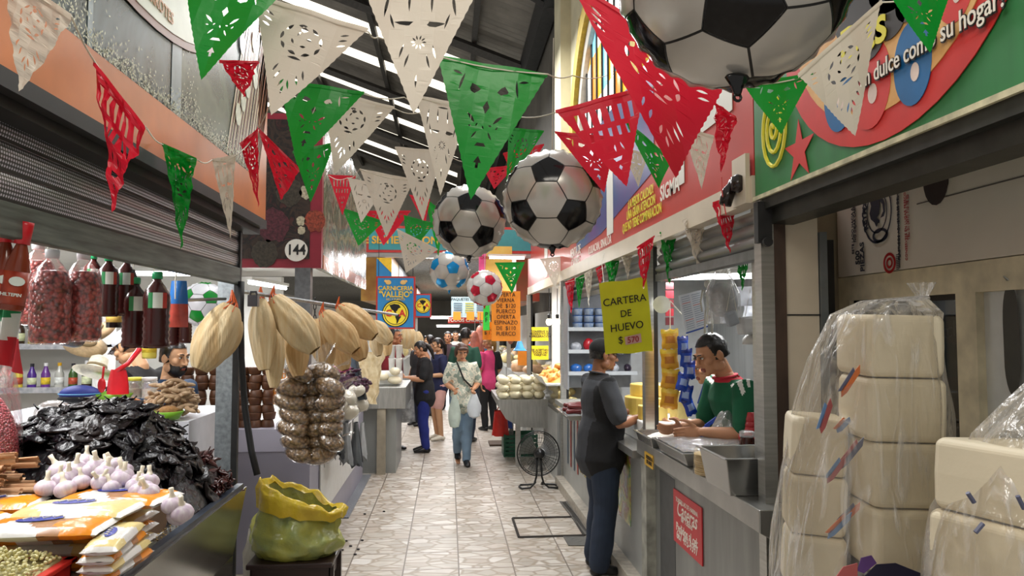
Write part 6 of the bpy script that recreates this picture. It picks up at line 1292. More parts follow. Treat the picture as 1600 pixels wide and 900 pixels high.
t, a, b_ = board('price_sheet', 'lower orange price sheet behind the large orange one', 'sign', 754, 503, 777, 531, 9.1, None, None, NEON, th=.006); text('KILO\n$ 130', ((a.x + b_.x) / 2, 9.094, (a.z + b_.z) / 2), *AW_F, .06, INK, t)
t, a, b_ = board('price_tag', 'narrow neon green tag beside the orange price sheets', 'sign', 755, 476, 765, 516, 8.98, None, None, NEOG, th=.005); text('P\nF', ((a.x + b_.x) / 2, 8.974, (a.z + b_.z) / 2), *AW_F, .08, INK, t)
t, a, b_ = board('price_sheet', 'small orange sheet beyond the slim right post', 'sign', 809, 546, 823, 571, 10.4, None, None, NEON, th=.006)
t, a, b_ = board('meat_menu', 'pale blue meat menu panel hanging far down the aisle', 'sign', 705, 464, 762, 496, 15, None, None, mat('menu_blue', '#a8c4cc', .5, var=.1))
text('PAQUETES DE CARNE', ((a.x + b_.x) / 2, 14.99, b_.z - .05), *AW_F, .075, INK, t, bold=.02)
m = MB()
for i in range(3):
    for k in range(5): m.box((a.x + .05 + .23 * i, 14.985, b_.z - .14 - .045 * k), (a.x + .22 + .23 * i, 14.99, b_.z - .12 - .045 * k), i % 2)
m.build('menu_rows', [mat('row_slate', '#5a7080', .5), mat('row_olive', '#a8a840', .5)], t)
t, a, b_ = board('stall_sign', 'red sign with white letters under the meat menu', 'sign', 700, 496, 765, 505, 15.2, None, None, mat('red_sign', '#c03028', .4)); text('TODOS CHORIZOS', ((a.x + b_.x) / 2, 15.19, (a.z + b_.z) / 2), *AW_F, .1, mat('white_letter_print'), t, bold=.02)
for i, (x0, x1, lab) in enumerate(((708, 720, 'left orange tag on the meat menu'), (729, 741, 'middle orange tag on the meat menu'), (746, 757, 'right orange tag on the meat menu'))): board('price_tag', lab, 'sign', x0, 487, x1, 500, 14.9, None, None, NEON, th=.006)
t, a, b_ = board('poster', 'blue and yellow poster above the blue VALLEJO sign', 'poster', 588, 403, 612, 432, 10.4, None, None, CBLUE, th=.01); m = MB(); m.prism([(a.x, 10.395, b_.z), (b_.x, 10.395, b_.z), (b_.x, 10.395, a.z + .05)], (0, .003, 0)); m.build('yellow_half', GOLD, t)
t, a, b_ = board('poster', 'yellow and pink fair poster high behind the red and white ball', 'poster', 748, 385, 800, 462, 11.3, None, None, mat('fair_yellow', '#e0a83a', .5, c2='#d8c86a', scale=3), th=.01)
m = MB(); m.prism([(a.x, 11.294, b_.z - .05), (a.x + .12, 11.294, b_.z - .02), (a.x + .1, 11.294, a.z + .4), (a.x, 11.294, a.z + .3)], (0, .003, 0)); m.build('pink_field', mat('fair_pink', '#d84a8a', .5), t)
text('DUEÑO HUEVOS', ((a.x + b_.x) / 2, 11.29, b_.z - .18), *AW_F, .06, mat('red_print'), t, bold=.02)
for i, (px, py, Y, L_, lab) in enumerate(((690, 497, 17, .5, 'far fluorescent tube right of the small crest sign'), (700, 510, 20, .6, 'far fluorescent tube below the meat menu, nearer the left'), (722, 523, 26, 1.2, 'farthest fluorescent tube over the crowd'), (792, 403, 10.5, .5, 'fluorescent tube behind the red and white ball'), (655, 402, 13, .8, 'fluorescent tube above the blue VALLEJO sign'))):
    lamp(at(px, py, Y), L_, (1, .1, 0), lab, 14)
area_light('hall_lamp_light', (0, 16, 3.1), (1.5, 6), 230); area_light('hall_lamp_light', (0, 27, 3.1), (1.5, 8), 330)
# stall blocks further down, both sides
FC = [('#7a2a26', '#c8a24a'), ('#2a5a8a', '#d8d0c0'), ('#8a6a3a', '#d8d8d0'), ('#4a6a3a', '#c83a30'), ('#b8b0a0', '#3a5aa0'), ('#903a34', '#d8c86a')]
def far_stall(side, x, y0, y1, k, lab):
    t = thing('market_stall', lab, 'stall', (x, (y0 + y1) / 2, 0)); s_ = side
    m = MB(); m.box((min(x, x + s_ * 1.6), y0, 0), (max(x, x + s_ * 1.6), y1 - .1, .9)); m.build('counter_body', mat('pale_steel_front'), t)
    m = MB(); m.box((min(x - s_ * .1, x + s_ * .3), y0, 2.2), (max(x - s_ * .1, x + s_ * .3), y1 - .1, 3.1)); m.build('fascia', mat(f'fascia{k % 6}', FC[k % 6][0], .4, c2=FC[k % 6][1], scale=2.2), t)
    m = MB(); m.box((min(x + s_ * 1.5, x + s_ * 1.6), y0, .9), (max(x + s_ * 1.5, x + s_ * 1.6), y1, 2.2)); m.build('back_wall', WHITE, t)
    m = MB(); m.box((min(x, x + s_ * .08), y1 - .1, 0), (max(x, x + s_ * .08), y1, 2.2)); m.build('post', STEEL, t)
    m = MB()
    for q in range(14):
        m.ell((x + s_ * R.uniform(.1, .8), R.uniform(y0 + .2, y1 - .2), .95 + .1 * R.random()), (R.uniform(.1, .2), R.uniform(.1, .2), R.uniform(.06, .16)), 10, 6, q % 3)
    m.build('produce', [mat('produce_a', '#d8c48a', .5, var=.3, scale=9), mat('produce_b', '#c8a07a', .5, var=.3, scale=9), mat('produce_c', '#d8d4c4', .5, var=.2, scale=9)], t, smooth=True, kind='stuff')
fl = ('first', 'second', 'third', 'fourth')
for k, y in enumerate((12.5, 16, 20, 25)): far_stall(-1, -1.15, y, y + 3.3, k, f'{fl[k]} stall on the left beyond the VALLEJO sign'); far_stall(1, 1.25, y, y + 3.3, k + 3, f'{fl[k]} stall on the right beyond the white partition')
# steel counter of the meat stall, left, with tubs and bags
t = thing('counter', 'grey steel end of the meat stall counter on the left of the aisle', 'counter', (-.8, 9.6, 0)); m = MB().box((-1.35, 9.0, .78), (-.5, 10.2, 1.04)); m.build('worktop', STEELH, t, bevel=.01); m = MB().box((-1.3, 9.12, .0), (-.62, 10.2, .78)); m.build('body', mat('dull_steel_front'), t); m = MB().box((-.84, 9.02, 0), (-.74, 9.1, .78)); m.build('leg', mat('beige_leg', '#8f8674', .6), t)
for i in range(2):
    for j in range(2):
        c0 = at(612 + 11 * i, 598, 9.5); t = thing('tub', f'white plastic tub on the meat counter, {("lower", "upper")[j]} {("left", "right")[i]}', 'tub', (c0.x, 9.5, 1.2 + .17 * j), 'white tubs on the meat counter'); m = MB(); m.lathe([(0, 0), (.034, 0), (.042, .15), (.045, .155), (.045, .165), (.038, .165)], (c0.x, 9.5, 1.2 + .165 * j), 16); m.build('tub_body', mat('tub_white', '#dcdcd8', .4), t, smooth=True)
m = MB().box((-.95, 9.3, 1.04), (-.58, 9.7, 1.2)); tag(m.build('counter_riser', WHITE, bevel=.02), 'white riser under the tubs on the meat counter', 'riser')
for i, (px, py, lab) in enumerate(((597, 588, 'pale wrapped bundle at the left end of the meat counter'), (617, 580, 'round pale bundle on top of the meat counter goods'), (617, 594, 'long pale wrapped pack under the round bundle'))):
    t = tag(MB().ell(at(px, py, 9.2), (.09 if i != 1 else .065, .08, .05), 14, 8, fn=lambda p: p * (1 + .15 * noise.noise(p * 15))).build('wrapped_bundle', mat('pale_bundle', '#d2c8ac', .4, var=.12, scale=9), smooth=True), lab, 'bundle')
# right steel tub counter with white packs, crate, bags
t = thing('steel_counter', 'rounded steel counter jutting into the aisle on the right, far side', 'counter', (.95, 9.4, 0)); m = MB(); pr = [(.62, .86), (.63, .78), (.72, .62), (.9, .52), (1.24, .5), (1.24, .86)]; m.prism([(x, 9.2, z) for x, z in pr], (0, 1.5, 0)); m.build('trough', STEELH, t); MB().box((.86, 9.4, 0), (.92, 9.46, .55)).build('leg', STEEL, t); MB().box((.86, 10.4, 0), (.92, 10.46, .55)).build('leg', STEEL, t)
m = MB(); m.ell((0, 0, .05), (.085, .07, .05), 12, 8, fn=lambda p: p * (1 + .15 * noise.noise(p * 15)))
o = m.build('cheese_pack', mat('cream_pack', '#d8cfae', .4, var=.12, scale=8), smooth=True, origin=O0); tag(o, 'cream wrapped pack stacked on the rounded steel counter', 'pack', 'cream packs on the rounded steel counter'); cpk = Proto(o)
for k in range(36): cpk.put((.7 + .15 * (k % 4), 9.3 + .2 * (k // 4 % 3), .86 + .09 * (k // 12)), (0, 0, R.random() * 3), R.uniform(.9, 1.1))
for i, (px, py, Y, cc_, s_, lab) in enumerate(((782, 660, 10.2, '#c8281e', (.12, .08, .2), 'red shopping bag under the rounded steel counter'), (790, 645, 10.4, '#2a56c0', (.1, .08, .24), 'blue plastic bag hanging beside the red shopping bag'))):
    t = thing('shopping_bag', lab, 'bag', at(px, py, Y)); m = MB(); c0 = at(px, py, Y); m.grid(lambda u, v: c0 + V((s_[0] * (.7 + .3 * v) * cos(2 * pi * u), s_[1] * sin(2 * pi * u), s_[2] * (.8 - 1.7 * v) + .02 * noise.noise(V((u * 8, v * 5, i))))), 24, 10); m.build('bag_body', mat('shop_bag' + str(i), cc_, .35, bump=.4), t, smooth=True); m = MB(); m.tube([c0 + V((-.05, 0, s_[2] * .8)), c0 + V((0, 0, s_[2] * 1.3)), c0 + V((.05, 0, s_[2] * .8))], .008, 6); m.build('handle', mat('shop_bag' + str(i)), t)
t = thing('crate', 'dark green plastic crate on the floor under the rounded steel counter', 'crate', (1.05, 10.4, 0)); m = MB(); c0 = V((1.0, 10.1, 0))
for k in range(5): m.box((.76, 10.1, .03 + k * .055), (1.22, 10.12, .07 + k * .055)); m.box((.76, 10.1, .03 + k * .055), (.78, 10.5, .07 + k * .055))
for x in (.76, .9, 1.05, 1.2): m.box((x, 10.095, 0), (x + .025, 10.125, .3))
m.box((.76, 10.48, 0), (1.22, 10.5, .3)); m.box((.76, 10.1, 0), (1.22, 10.5, .02)); m.build('crate_body', mat('green_plastic', '#14523a', .4), t)
t = tag(MB().box((.62, 11.0, 0), (.95, 11.4, .03)).build('floor_mat', mat('brown_mat', '#4a3a2c', .8)), 'dark brown mat on the floor beyond the green crate', 'mat')
t = thing('hat_stack', 'sky blue plastic hat hanging by the slim right post', 'hat', at(812, 540, 9.6)); m = MB(); m.lathe([(.1, 0), (.085, .01), (.05, .05), (.03, .12), (0, .13)], at(812, 548, 9.6), 18); m.build('hat_body', mat('sky_plastic', '#4aa0dc', .35), t, smooth=True)
husk(at(640, 512, 12.4), at(634, 545, 12.4), .28, 'large pale husk bundle hanging behind the VALLEJO sign', HUSKP, False, 31, 'husk bundles over the far stall'); husk(at(650, 518, 12.4), at(652, 548, 12.4), .22, 'pale husk bundle to the right of the large far one', HUSKP, False, 32, 'husk bundles over the far stall')
for i, (px, py, Y, lab) in enumerate(((742, 540, 13, 'pink meat joint hanging over the crowd, nearer the blue crate stall'), (750, 530, 14, 'second pink meat joint hanging over the crowd'), (798, 515, 13, 'pink meat joint hanging behind the orange price sheet'))):
    t = thing('meat_joint', lab, 'meat', at(px, py, Y), 'meat joints hanging over the far stalls'); m = MB(); m.ell(at(px, py, Y), (.09, .08, .26), 14, 10, fn=lambda p: p * (1 + .15 * noise.noise(p * 6))); m.build('joint', mat('pink_meat', '#c07a6a', .4, var=.3, scale=9), t, smooth=True); m = MB(); m.tube([at(px, py, Y) + V((0, 0, .25)), at(px, py, Y) + V((0, 0, .5))], .008, 5); m.build('hook', STEEL, t)
# ================================================================ PAPEL PICADO AND FOIL BALLS
PCOL = {'w': mat('pennant_white', '#d3cabb', .35, var=.03, scale=3, trans=.25, bump=.12, bscale=30), 'g': mat('pennant_green', '#0f8c2c', .3, var=.06, scale=3, trans=.25, bump=.12, bscale=30), 'r': mat('pennant_red', '#cf1c34', .3, var=.06, scale=3, trans=.25, bump=.12, bscale=30)}
def leaf(x, y, l, wd, a, n=5):
    up = [(-.5 + i / n, wd * sin(pi * i / n)) for i in range(n)]; dn = [(.5 - i / n, -wd * sin(pi * i / n) * .6) for i in range(n)]
    return [(x + (p[0] * l) * cos(a) - p[1] * sin(a), y + (p[0] * l) * sin(a) + p[1] * cos(a)) for p in up + dn]
def blob(x, y, rx, ry, k, n=9): return [(x + rx * cos(2 * pi * i / n) * (1 + .3 * sin(i * 2.3 + k)), y + ry * sin(2 * pi * i / n) * (1 + .3 * cos(i * 1.7 + k))) for i in range(n)]
def design(k):
    H = []
    if k == 0:      # ring of leaf cuts, flower, slits to the tip
        for i in range(9): a = 2 * pi * i / 9 + .3; H.append(leaf(.17 * cos(a), -.27 + .13 * sin(a), .075, .018, a + pi / 2))
        for i in range(4): H.append(leaf(.07 * cos(i * 1.6 + .4), -.27 + .055 * sin(i * 1.6 + .4), .05, .013, i * 1.1))
        H.append(blob(0, -.17, .03, .022, 1)); H.append(leaf(0, -.44, .12, .016, 0))
        for s_ in (-1, 1):
            for i in range(3): H.append(leaf(s_ * .33, -.11 - .05 * i, .08, .011, s_ * .35)); H.append(leaf(s_ * (.05 + .035 * i) * (1 if i else .6), -.56 - .06 * (2 - i), .09, .012, pi / 2 + s_ * .35))
        H.append(leaf(0, -.74, .08, .012, pi / 2))
    elif k == 1:    # tall slits, brows, sunburst
        for s_ in (-1, 1):
            H += [leaf(s_ * .27, -.19, .18, .016, pi / 2 + s_ * .2), leaf(s_ * .09, -.16, .16, .013, pi / 2), blob(s_ * .12, -.325, .07, .018, s_), leaf(s_ * .22, -.31, .12, .012, pi / 2 - s_ * .35)]
            for i in range(2): H.append(leaf(s_ * (.13 - .045 * i), -.53 - .07 * i, .11, .011, pi / 2 + s_ * .3))
        for i in range(10): a = 2 * pi * i / 10; H.append(leaf(.045 * cos(a), -.46 + .035 * sin(a), .035, .008, a))
        H.append(leaf(0, -.07, .2, .012, 0)); H.append(leaf(0, -.75, .1, .01, pi / 2))
    elif k == 2:    # face-like scatter with small diamonds
        for s_ in (-1, 1):
            H += [blob(s_ * .13, -.18, .045, .03, s_ + 2), leaf(s_ * .25, -.15, .14, .014, pi / 2 + s_ * .25), leaf(s_ * .12, -.4, .1, .016, s_ * .7), leaf(s_ * .07, -.52, .07, .01, pi / 2 + s_ * .6), leaf(s_ * .3, -.09, .09, .012, s_ * .2)]
        H += [[(0, -.26), (.03, -.31), (0, -.36), (-.03, -.31)], [(-.05, -.60), (.05, -.60), (.03, -.575), (-.03, -.575)], [(0, -.67), (.035, -.72), (.012, -.72), (.012, -.76), (-.012, -.76), (-.012, -.72), (-.035, -.72)]]
        for i in range(5): H.append(leaf(-.12 + .06 * i, -.46 + .015 * (i % 2), .03, .008, i))
    else:           # rows of upright slots
        for i in range(6): x = -.3 + .12 * i; H.append([(x - .022, -.1), (x + .026, -.1), (x + .018 - x * .05, -.27), (x - .02 - x * .05, -.27)])
        for i in range(5): x = -.2 + .1 * i; H.append([(x - .02, -.33), (x + .02, -.33), (x + .014, -.43), (x - .016, -.43)])
        for i in range(3): H.append(leaf(-.08 + .08 * i, -.55, .1, .012, pi / 2 + (i - 1) * .3))
        H.append([(-.05, -.66), (.05, -.65), (.03, -.69), (-.03, -.7)]); H.append([(0, -.74), (.02, -.77), (0, -.8), (-.02, -.77)])
    out = []
    for h in H:
        ok = all(abs(x) < .5 * (1 + y) - .025 and y < -.04 for x, y in h)
        if ok: out.append(h)
    return out
def tri(teeth=34):
    o = [(-.5, 0), (.5, 0)]
    for s_ in (1, -1):
        seg = [(.5 * (1 - i / teeth) - (.006 if i % 2 else 0), -i / teeth) for i in range(1, teeth)]
        o += [(x, y) for x, y in seg] if s_ > 0 else [(-x, y) for x, y in reversed(seg)]
        if s_ > 0: o.append((0, -.99))
    return o
DES = []
for k in range(4):
    vs, fs = flat_shape([tri()] + design(k))
    bm = bmesh.new(); bv = [bm.verts.new(v) for v in vs]
    for f in fs:
        try: bm.faces.new([bv[i] for i in f])
        except ValueError: pass
    for i in range(1, 12): bmesh.ops.bisect_plane(bm, geom=bm.verts[:] + bm.edges[:] + bm.faces[:], plane_co=(0, -i / 12, 0), plane_no=(0, 1, 0))
    for x in (-.36, -.24, -.12, 0, .12, .24, .36): bmesh.ops.bisect_plane(bm, geom=bm.verts[:] + bm.edges[:] + bm.faces[:], plane_co=(x, 0, 0), plane_no=(1, 0, 0))
    bm.verts.index_update(); DES.append(([v.co.copy() for v in bm.verts], [[v.index for v in f.verts] for f in bm.faces])); bm.free()
CN = {'w': 'white', 'g': 'green', 'r': 'red'}
def pennant(col, L_, R_, T_, Y, des, where, curl=.06, wr=.0, Y2=None):
    """L_, R_ its top corners and T_ its tip as seen, Y how far off it hangs"""
    Y2 = Y2 or Y
    a, b_, c = at(*L_, Y), at(*R_, Y2), at(*T_, (Y + Y2) / 2); mid = (a + b_) / 2; ex, ey = b_ - a, mid - c
    n = ex.cross(ey).normalized()
    if n.y > 0: n = -n
    sz = max(ex.length, ey.length * .6); vs, fs = DES[des]; ph = R.random() * 6
    out = []
    for p in vs:
        s_ = p.x; q = -p.y
        d = curl * sz * (sin(q * 3 + ph) * .6 + (s_ * 2) ** 2 * .5 * q) + sz * .015 * sin(s_ * 12 + ph)
        if wr: d += wr * sz * noise.noise(V((s_ * 6, q * 9, ph)))
        out.append(mid + ex * s_ - ey * q + n * d + (ex * wr * .25 * noise.noise(V((s_ * 5, q * 7, ph + 4))) if wr else V((0, 0, 0))))
    m = MB(); m.add(out, fs)
    t = thing('pennant', f'{CN[col]} cut-paper pennant {where}', 'pennant', mid, 'papel picado pennants')
    m.build('pennant_sheet', PCOL[col], t)
    m = MB(); m.grid(lambda u, v: a.lerp(b_, u) + n * (.004 + curl * sz * .6 * sin(ph) + sz * .015 * sin((u - .5) * 12 + ph) + curl * sz * 0) + (mid - c).normalized() * (.012 * v - .008), 10, 1); m.build('hem', PCOL[col], t)
    PEN.append((a, b_)); return t
PEN = []
pennant('w', (2, -50), (112, 26), (30, 145), 1.5, 0, 'at the far left, over the orange band', .05, .08)
pennant('g', (284, -45), (448, -22), (315, 128), 1.9, 2, 'at the top left, over the cream oval')
pennant('r', (345, 98), (406, 100), (378, 150), 2.6, 0, 'folded small beside the oval, left of the big white one', .2, .25)
pennant('r', (150, 100), (230, 202), (172, 333), 1.75, 3, 'hanging sideways, largest on the left cord', .06, .12)
pennant('g', (255, 226), (309, 250), (281, 391), 2.6, 0, 'hanging on the left cord in front of the grey shutter', .06, .16)
pennant('w', (331, 250), (368, 243), (361, 376), 2.9, 1, 'narrow, at the lower right end of the left cord', .05, .08)
pennant('r', (376, 226), (404, 203), (403, 325), 3.1, 0, 'narrow, at the end of the orange banner', .08, .15)
pennant('r', (403, 200), (470, 266), (438, 313), 3.4, 2, 'in front of the spice picture above the 144 disc', .06, .06)
pennant('w', (400, -6), (576, 50), (422, 181), 2.0, 0, 'large, at the upper left in front of the roof', .05)
pennant('g', (437, 126), (570, 147), (463, 258), 2.6, 2, 'below the large upper left white one')
pennant('g', (458, 238), (524, 224), (485, 317), 3.2, 2, 'just above the right edge of the 144 sign')
pennant('w', (504, 140), (617, 170), (522, 273), 3.0, 0, 'with a flower cut, left of the tallest central white one')
pennant('w', (562, -34), (757, -34), (646, 180), 1.8, 1, 'tallest in the middle, reaching the top edge', .04)
pennant('g', (684, 88), (856, 116), (735, 315), 2.1, 2, 'largest in the middle, right of the tallest white one', .05)
pennant('w', (650, 150), (735, 165), (688, 308), 2.7, 1, 'partly behind the largest middle green one', .05)
pennant('w', (617, 230), (692, 237), (661, 347), 3.8, 0, 'behind the tips of the two central white ones')
pennant('w', (562, 264), (647, 281), (604, 372), 4.0, 0, 'with green showing through its flower cut, over the far aisle')
pennant('w', (543, 278), (602, 291), (564, 349), 5.2, 1, 'small, left of the flower-cut one over the far aisle')
pennant('r', (513, 274), (556, 276), (535, 337), 5.4, 3, 'small, beside the wrapped picture banner')
pennant('g', (534, 325), (600, 346), (560, 385), 5.8, 0, 'low behind the small white one near the picture banner')
pennant('r', (570, 330), (642, 330), (599, 384), 6.2, 2, 'showing under the flower-cut white one')
pennant('g', (631, 337), (679, 350), (637, 401), 6.0, 0, 'small, left of the smaller black and white ball')
pennant('g', (664, 310), (694, 332), (685, 402), 6.4, 2, 'narrow, hugging the left of the smaller black and white ball')
pennant('w', (620, 358), (684, 390), (634, 427), 5.6, 0, 'lowest, hanging before the mottled low ceiling')
pennant('r', (640, 305), (672, 312), (664, 352), 6.3, 0, 'tiny, between the white tips left of the smaller ball')
pennant('r', (756, 264), (806, 258), (772, 296), 5.0, 2, 'behind the gap between the two black and white balls')
pennant('r', (786, 240), (850, 226), (812, 300), 3.9, 2, 'behind the middle ball, its left corner showing')
pennant('g', (795, 200), (850, 205), (790, 300), 3.6, 0, 'between the largest green one and the middle ball')
pennant('r', (867, 176), (1006, 137), (980, 293), 2.3, 3, 'with upright slots, right of the middle ball', .04)
pennant('r', (884, -40), (1130, 138), (1057, 281), 1.75, 0, 'largest red, partly behind the biggest ball', .03)
pennant('r', (866, 208), (962, 216), (945, 302), 2.9, 2, 'behind the slotted red one')
pennant('g', (976, 188), (1050, 250), (1030, 295), 2.9, 2, 'between the two largest red ones')
pennant('w', (972, 232), (1012, 242), (998, 293), 3.1, 1, 'small tip showing between red and green')
pennant('w', (1068, 200), (1114, 214), (1097, 297), 2.9, 1, 'tapering, right of the largest red one', .06, .08)
pennant('r', (1113, 163), (1147, 186), (1130, 272), 2.5, 0, 'twisted into a narrow strip under the biggest ball', .2, .3)
pennant('g', (1163, 132), (1270, 116), (1221, 211), 2.1, 2, 'below the biggest ball, over the spiral')
pennant('w', (1243, 120), (1374, 4), (1337, 214), 1.8, 0, 'right of the biggest ball, over the red oval', .04)
pennant('g', (1362, -38), (1484, -16), (1455, 83), 1.6, 2, 'at the top right, over the slogan')
for col, L_, R_, T_, Y, w_ in (('r', (1114, 317), (1152, 304), (1140, 399), 3.4, 'nearest on the row under the ivory strip'), ('w', (1065, 346), (1101, 329), (1094, 432), 3.9, 'second on the row under the ivory strip'), ('g', (1030, 364), (1058, 352), (1047, 447), 4.4, 'third on the row under the ivory strip'), ('r', (994, 387), (1022, 369), (1006, 454), 4.25, 'fourth on the row, over the yellow card sign'),
                              ('w', (971, 402), (989, 394), (981, 437), 5.4, 'fifth on the row, behind the yellow card sign'), ('g', (946, 412), (968, 404), (955, 471), 5.8, 'sixth on the row, at the edge of the yellow card sign'), ('r', (931, 420), (945, 412), (938, 450), 6.2, 'seventh on the row under the ivory strip'), ('w', (913, 428), (927, 420), (920, 482), 6.6, 'eighth on the row, before the deli shelf'), ('g', (899, 436), (914, 428), (905, 484), 7.1, 'ninth on the row, before the deli shelf'), ('r', (882, 442), (898, 434), (893, 492), 7.6, 'last on the row, by the far deli post')):
    pennant(col, L_, R_, T_, Y, {'r': 3, 'w': 0, 'g': 2}[col], w_, .08, .18)
pennant('w', (844, 405), (884, 400), (867, 450), 8.5, 0, 'small, below the middle ball at the banner end')
pennant('g', (773, 411), (820, 410), (800, 459), 8.3, 2, 'bright, above the orange price sheet')
pennant('g', (1144, 390), (1174, 384), (1160, 456), 3.7, 3, 'inside the tortilla stall above the hanging caps', .1, .2)
pennant('g', (1170, 384), (1198, 372), (1188, 440), 3.7, 2, 'second inside the tortilla stall, by the steel post', .1, .2)
def cord(label, *pts, r=.0022):
    P_ = []
    for (x0, y0, d0), (x1, y1, d1) in zip(pts, pts[1:]):
        for i in range(6): k = i / 6; P_.append(at(x0 + (x1 - x0) * k, y0 + (y1 - y0) * k + 5 * sin(pi * k), d0 + (d1 - d0) * k))
    P_.append(at(pts[-1][0], pts[-1][1], pts[-1][2]))
    return tag(MB().tube(P_, r, 5).build('cord', STRING, smooth=True), label, 'cord', 'bunting cords')
cord('white bunting cord along the orange banner on the left', (2, -50, 1.5), (112, 26, 1.5), (150, 100, 1.75), (230, 202, 1.75), (255, 226, 2.6), (309, 250, 2.6), (331, 250, 2.9), (368, 243, 2.9), (404, 203, 3.2))
cord('white bunting cord across the top from the large white pennant', (284, -45, 1.9), (400, -6, 2.0), (576, 50, 2.0), (590, 58, 2.1), (640, 60, 2.3))
cord('white bunting cord through the upper left green pennant', (404, 200, 3.3), (437, 126, 2.6), (570, 147, 2.6), (632, 152, 2.6), (650, 150, 2.7), (735, 165, 2.7))
cord('knotted white cord from the largest green pennant to the hall wall', (684, 88, 2.1), (856, 116, 2.1), (895, 118, 2.8), (948, 118, 3.6))
cord('white bunting cord holding the slotted red pennant', (800, 181, 3.2), (867, 176, 2.3), (1006, 137, 2.3), (1050, 120, 2.3))
cord('white bunting cord of the small pennants over the far aisle', (513, 274, 5.4), (543, 278, 5.2), (562, 264, 4.0), (647, 281, 4.0), (692, 237, 3.8), (740, 255, 4.2))
cord('white bunting cord through the flower-cut pennant near the 144 sign', (458, 238, 3.2), (504, 140, 3.0), (617, 170, 3.0), (660, 175, 3.1))
cord('bunting cord running along the ivory strip', (882, 442, 7.6), (945, 412, 6.2), (989, 394, 5.4), (1022, 369, 4.4), (1058, 352, 4.4), (1101, 329, 3.9), (1152, 304, 3.4), (1185, 292, 3.2))
cord('bunting cord at the right behind the biggest ball', (1130, 138, 1.75), (1163, 132, 2.1), (1270, 116, 2.1), (1374, 4, 1.8), (1484, -16, 1.6))
# ---- foil football balloons
def ico():
    g = (1 + 5 ** .5) / 2
    v = [V(p).normalized() for p in ((-1, g, 0), (1, g, 0), (-1, -g, 0), (1, -g, 0), (0, -1, g), (0, 1, g), (0, -1, -g), (0, 1, -g), (g, 0, -1), (g, 0, 1), (-g, 0, -1), (-g, 0, 1))]
    f = [(0, 11, 5), (0, 5, 1), (0, 1, 7), (0, 7, 10), (0, 10, 11), (1, 5, 9), (5, 11, 4), (11, 10, 2), (10, 7, 6), (7, 1, 8), (3, 9, 4), (3, 4, 2), (3, 2, 6), (3, 6, 8), (3, 8, 9), (4, 9, 5), (2, 4, 11), (6, 2, 10), (8, 6, 7), (9, 8, 1)]
    return v, f
def ball(c, r, mats, label, name='foil_ball', turn=(0, 0, 0), pent=False, flat=.62, nub=True, cat='balloon'):
    c = V(c); v, f = ico(); m = MB(); nb = {}
    for t3 in f:
        for i in range(3): nb.setdefault(t3[i], set()).update(t3)
    panels = []
    for i in range(12):
        ring_ = sorted((j for j in nb[i] if j != i), key=lambda j: math.atan2((v[j] - v[i]).dot(v[i].orthogonal().cross(v[i])), (v[j] - v[i]).dot(v[i].orthogonal())))
        panels.append((1, [v[i].lerp(v[j], 1 / 3) for j in ring_]))
    for a, b_, d in f: panels.append((0, [v[a].lerp(v[b_], 1 / 3), v[a].lerp(v[b_], 2 / 3), v[b_].lerp(v[d], 1 / 3), v[b_].lerp(v[d], 2 / 3), v[d].lerp(v[a], 1 / 3), v[d].lerp(v[a], 2 / 3)]))
    if pent: n0, up0 = v[0].copy(), -v[1]
    else: n0 = (v[f[0][0]] + v[f[0][1]] + v[f[0][2]]).normalized(); up0 = v[f[0][0]].copy()
    up0 = (up0 - n0 * up0.dot(n0)).normalized(); rt0 = n0.cross(up0)     # seen by the viewer: n0 towards him, up0 upwards
    base = Matrix((-rt0, -n0, up0))
    rot = Matrix.Rotation(turn[2], 3, 'Z') @ Matrix.Rotation(turn[0], 3, 'X') @ Matrix.Rotation(turn[1], 3, 'Y') @ base
    look = (c - EYE).normalized(); q = look.to_track_quat('Y', 'Z').to_matrix()
    for kind, pg in panels:
        ce = sum(pg, V((0, 0, 0))) / len(pg); n = len(pg); ts = (0, .2, .4, .6, .78, .9, .965, 1.0)
        for i in range(n):
            p0, p1 = pg[i], pg[(i + 1) % n]; K = 6; rows_ = [[(ce + ((p0.lerp(p1, j / K)) - ce) * tt) for j in range(K + 1)] for tt in ts]
            vs = []
            for row in rows_:
                for p in row:
                    s_ = rot @ p.normalized(); k = 1.0
                    edge = max(0, 1 - abs(s_.y) / .55); an = math.atan2(s_.z, s_.x)
                    k += .018 * edge * edge * sin(an * 34) + .01 * edge * sin(an * 19 + 1)
                    s_ = V((s_.x * k, s_.y * flat, s_.z * k)); vs.append(c + q @ (s_ * r))
            for a_ in range(len(ts) - 1): m.add([vs[a_ * (K + 1) + j] for j in range(K + 1)] + [vs[(a_ + 1) * (K + 1) + j] for j in range(K + 1)], [(j, j + 1, K + 1 + j + 1, K + 1 + j) for j in range(K)], 2 if a_ == len(ts) - 2 else (1 if kind else 0))
    t = thing(name, label, cat, c)
    o = m.build('foil_skin', mats, t, smooth=True, weld=True)
    if nub:
        m = MB(); b0 = c - V((0, 0, r)); m.limb([b0 + V((0, 0, .015)), b0 - V((0, 0, .004)), b0 - V((0, 0, .016))], [(min(r * .11, .03), .01), (.012, .008), (.008, .006)]); m.tube([b0 + V((0, 0, -.024)) + V((cos(a) * .007, 0, sin(a) * .007)) for a in [2 * pi * i / 10 for i in range(10)]], .003, 5, closed=True); m.build('filling_nub', mats[1], t, smooth=True)
        m = MB(); m.tube([c + V((0, 0, r * .98)), c + V((.01, .02, r + .5))], .002, 4); m.build('ribbon', STRING, t)
    return t
FW, FB, FS = mat('foil_white', '#bdb9b2', .22, .35, var=.02), mat('foil_black', '#0d0d0f', .12, .2, var=.1), mat('foil_seam', '#141414', .3)
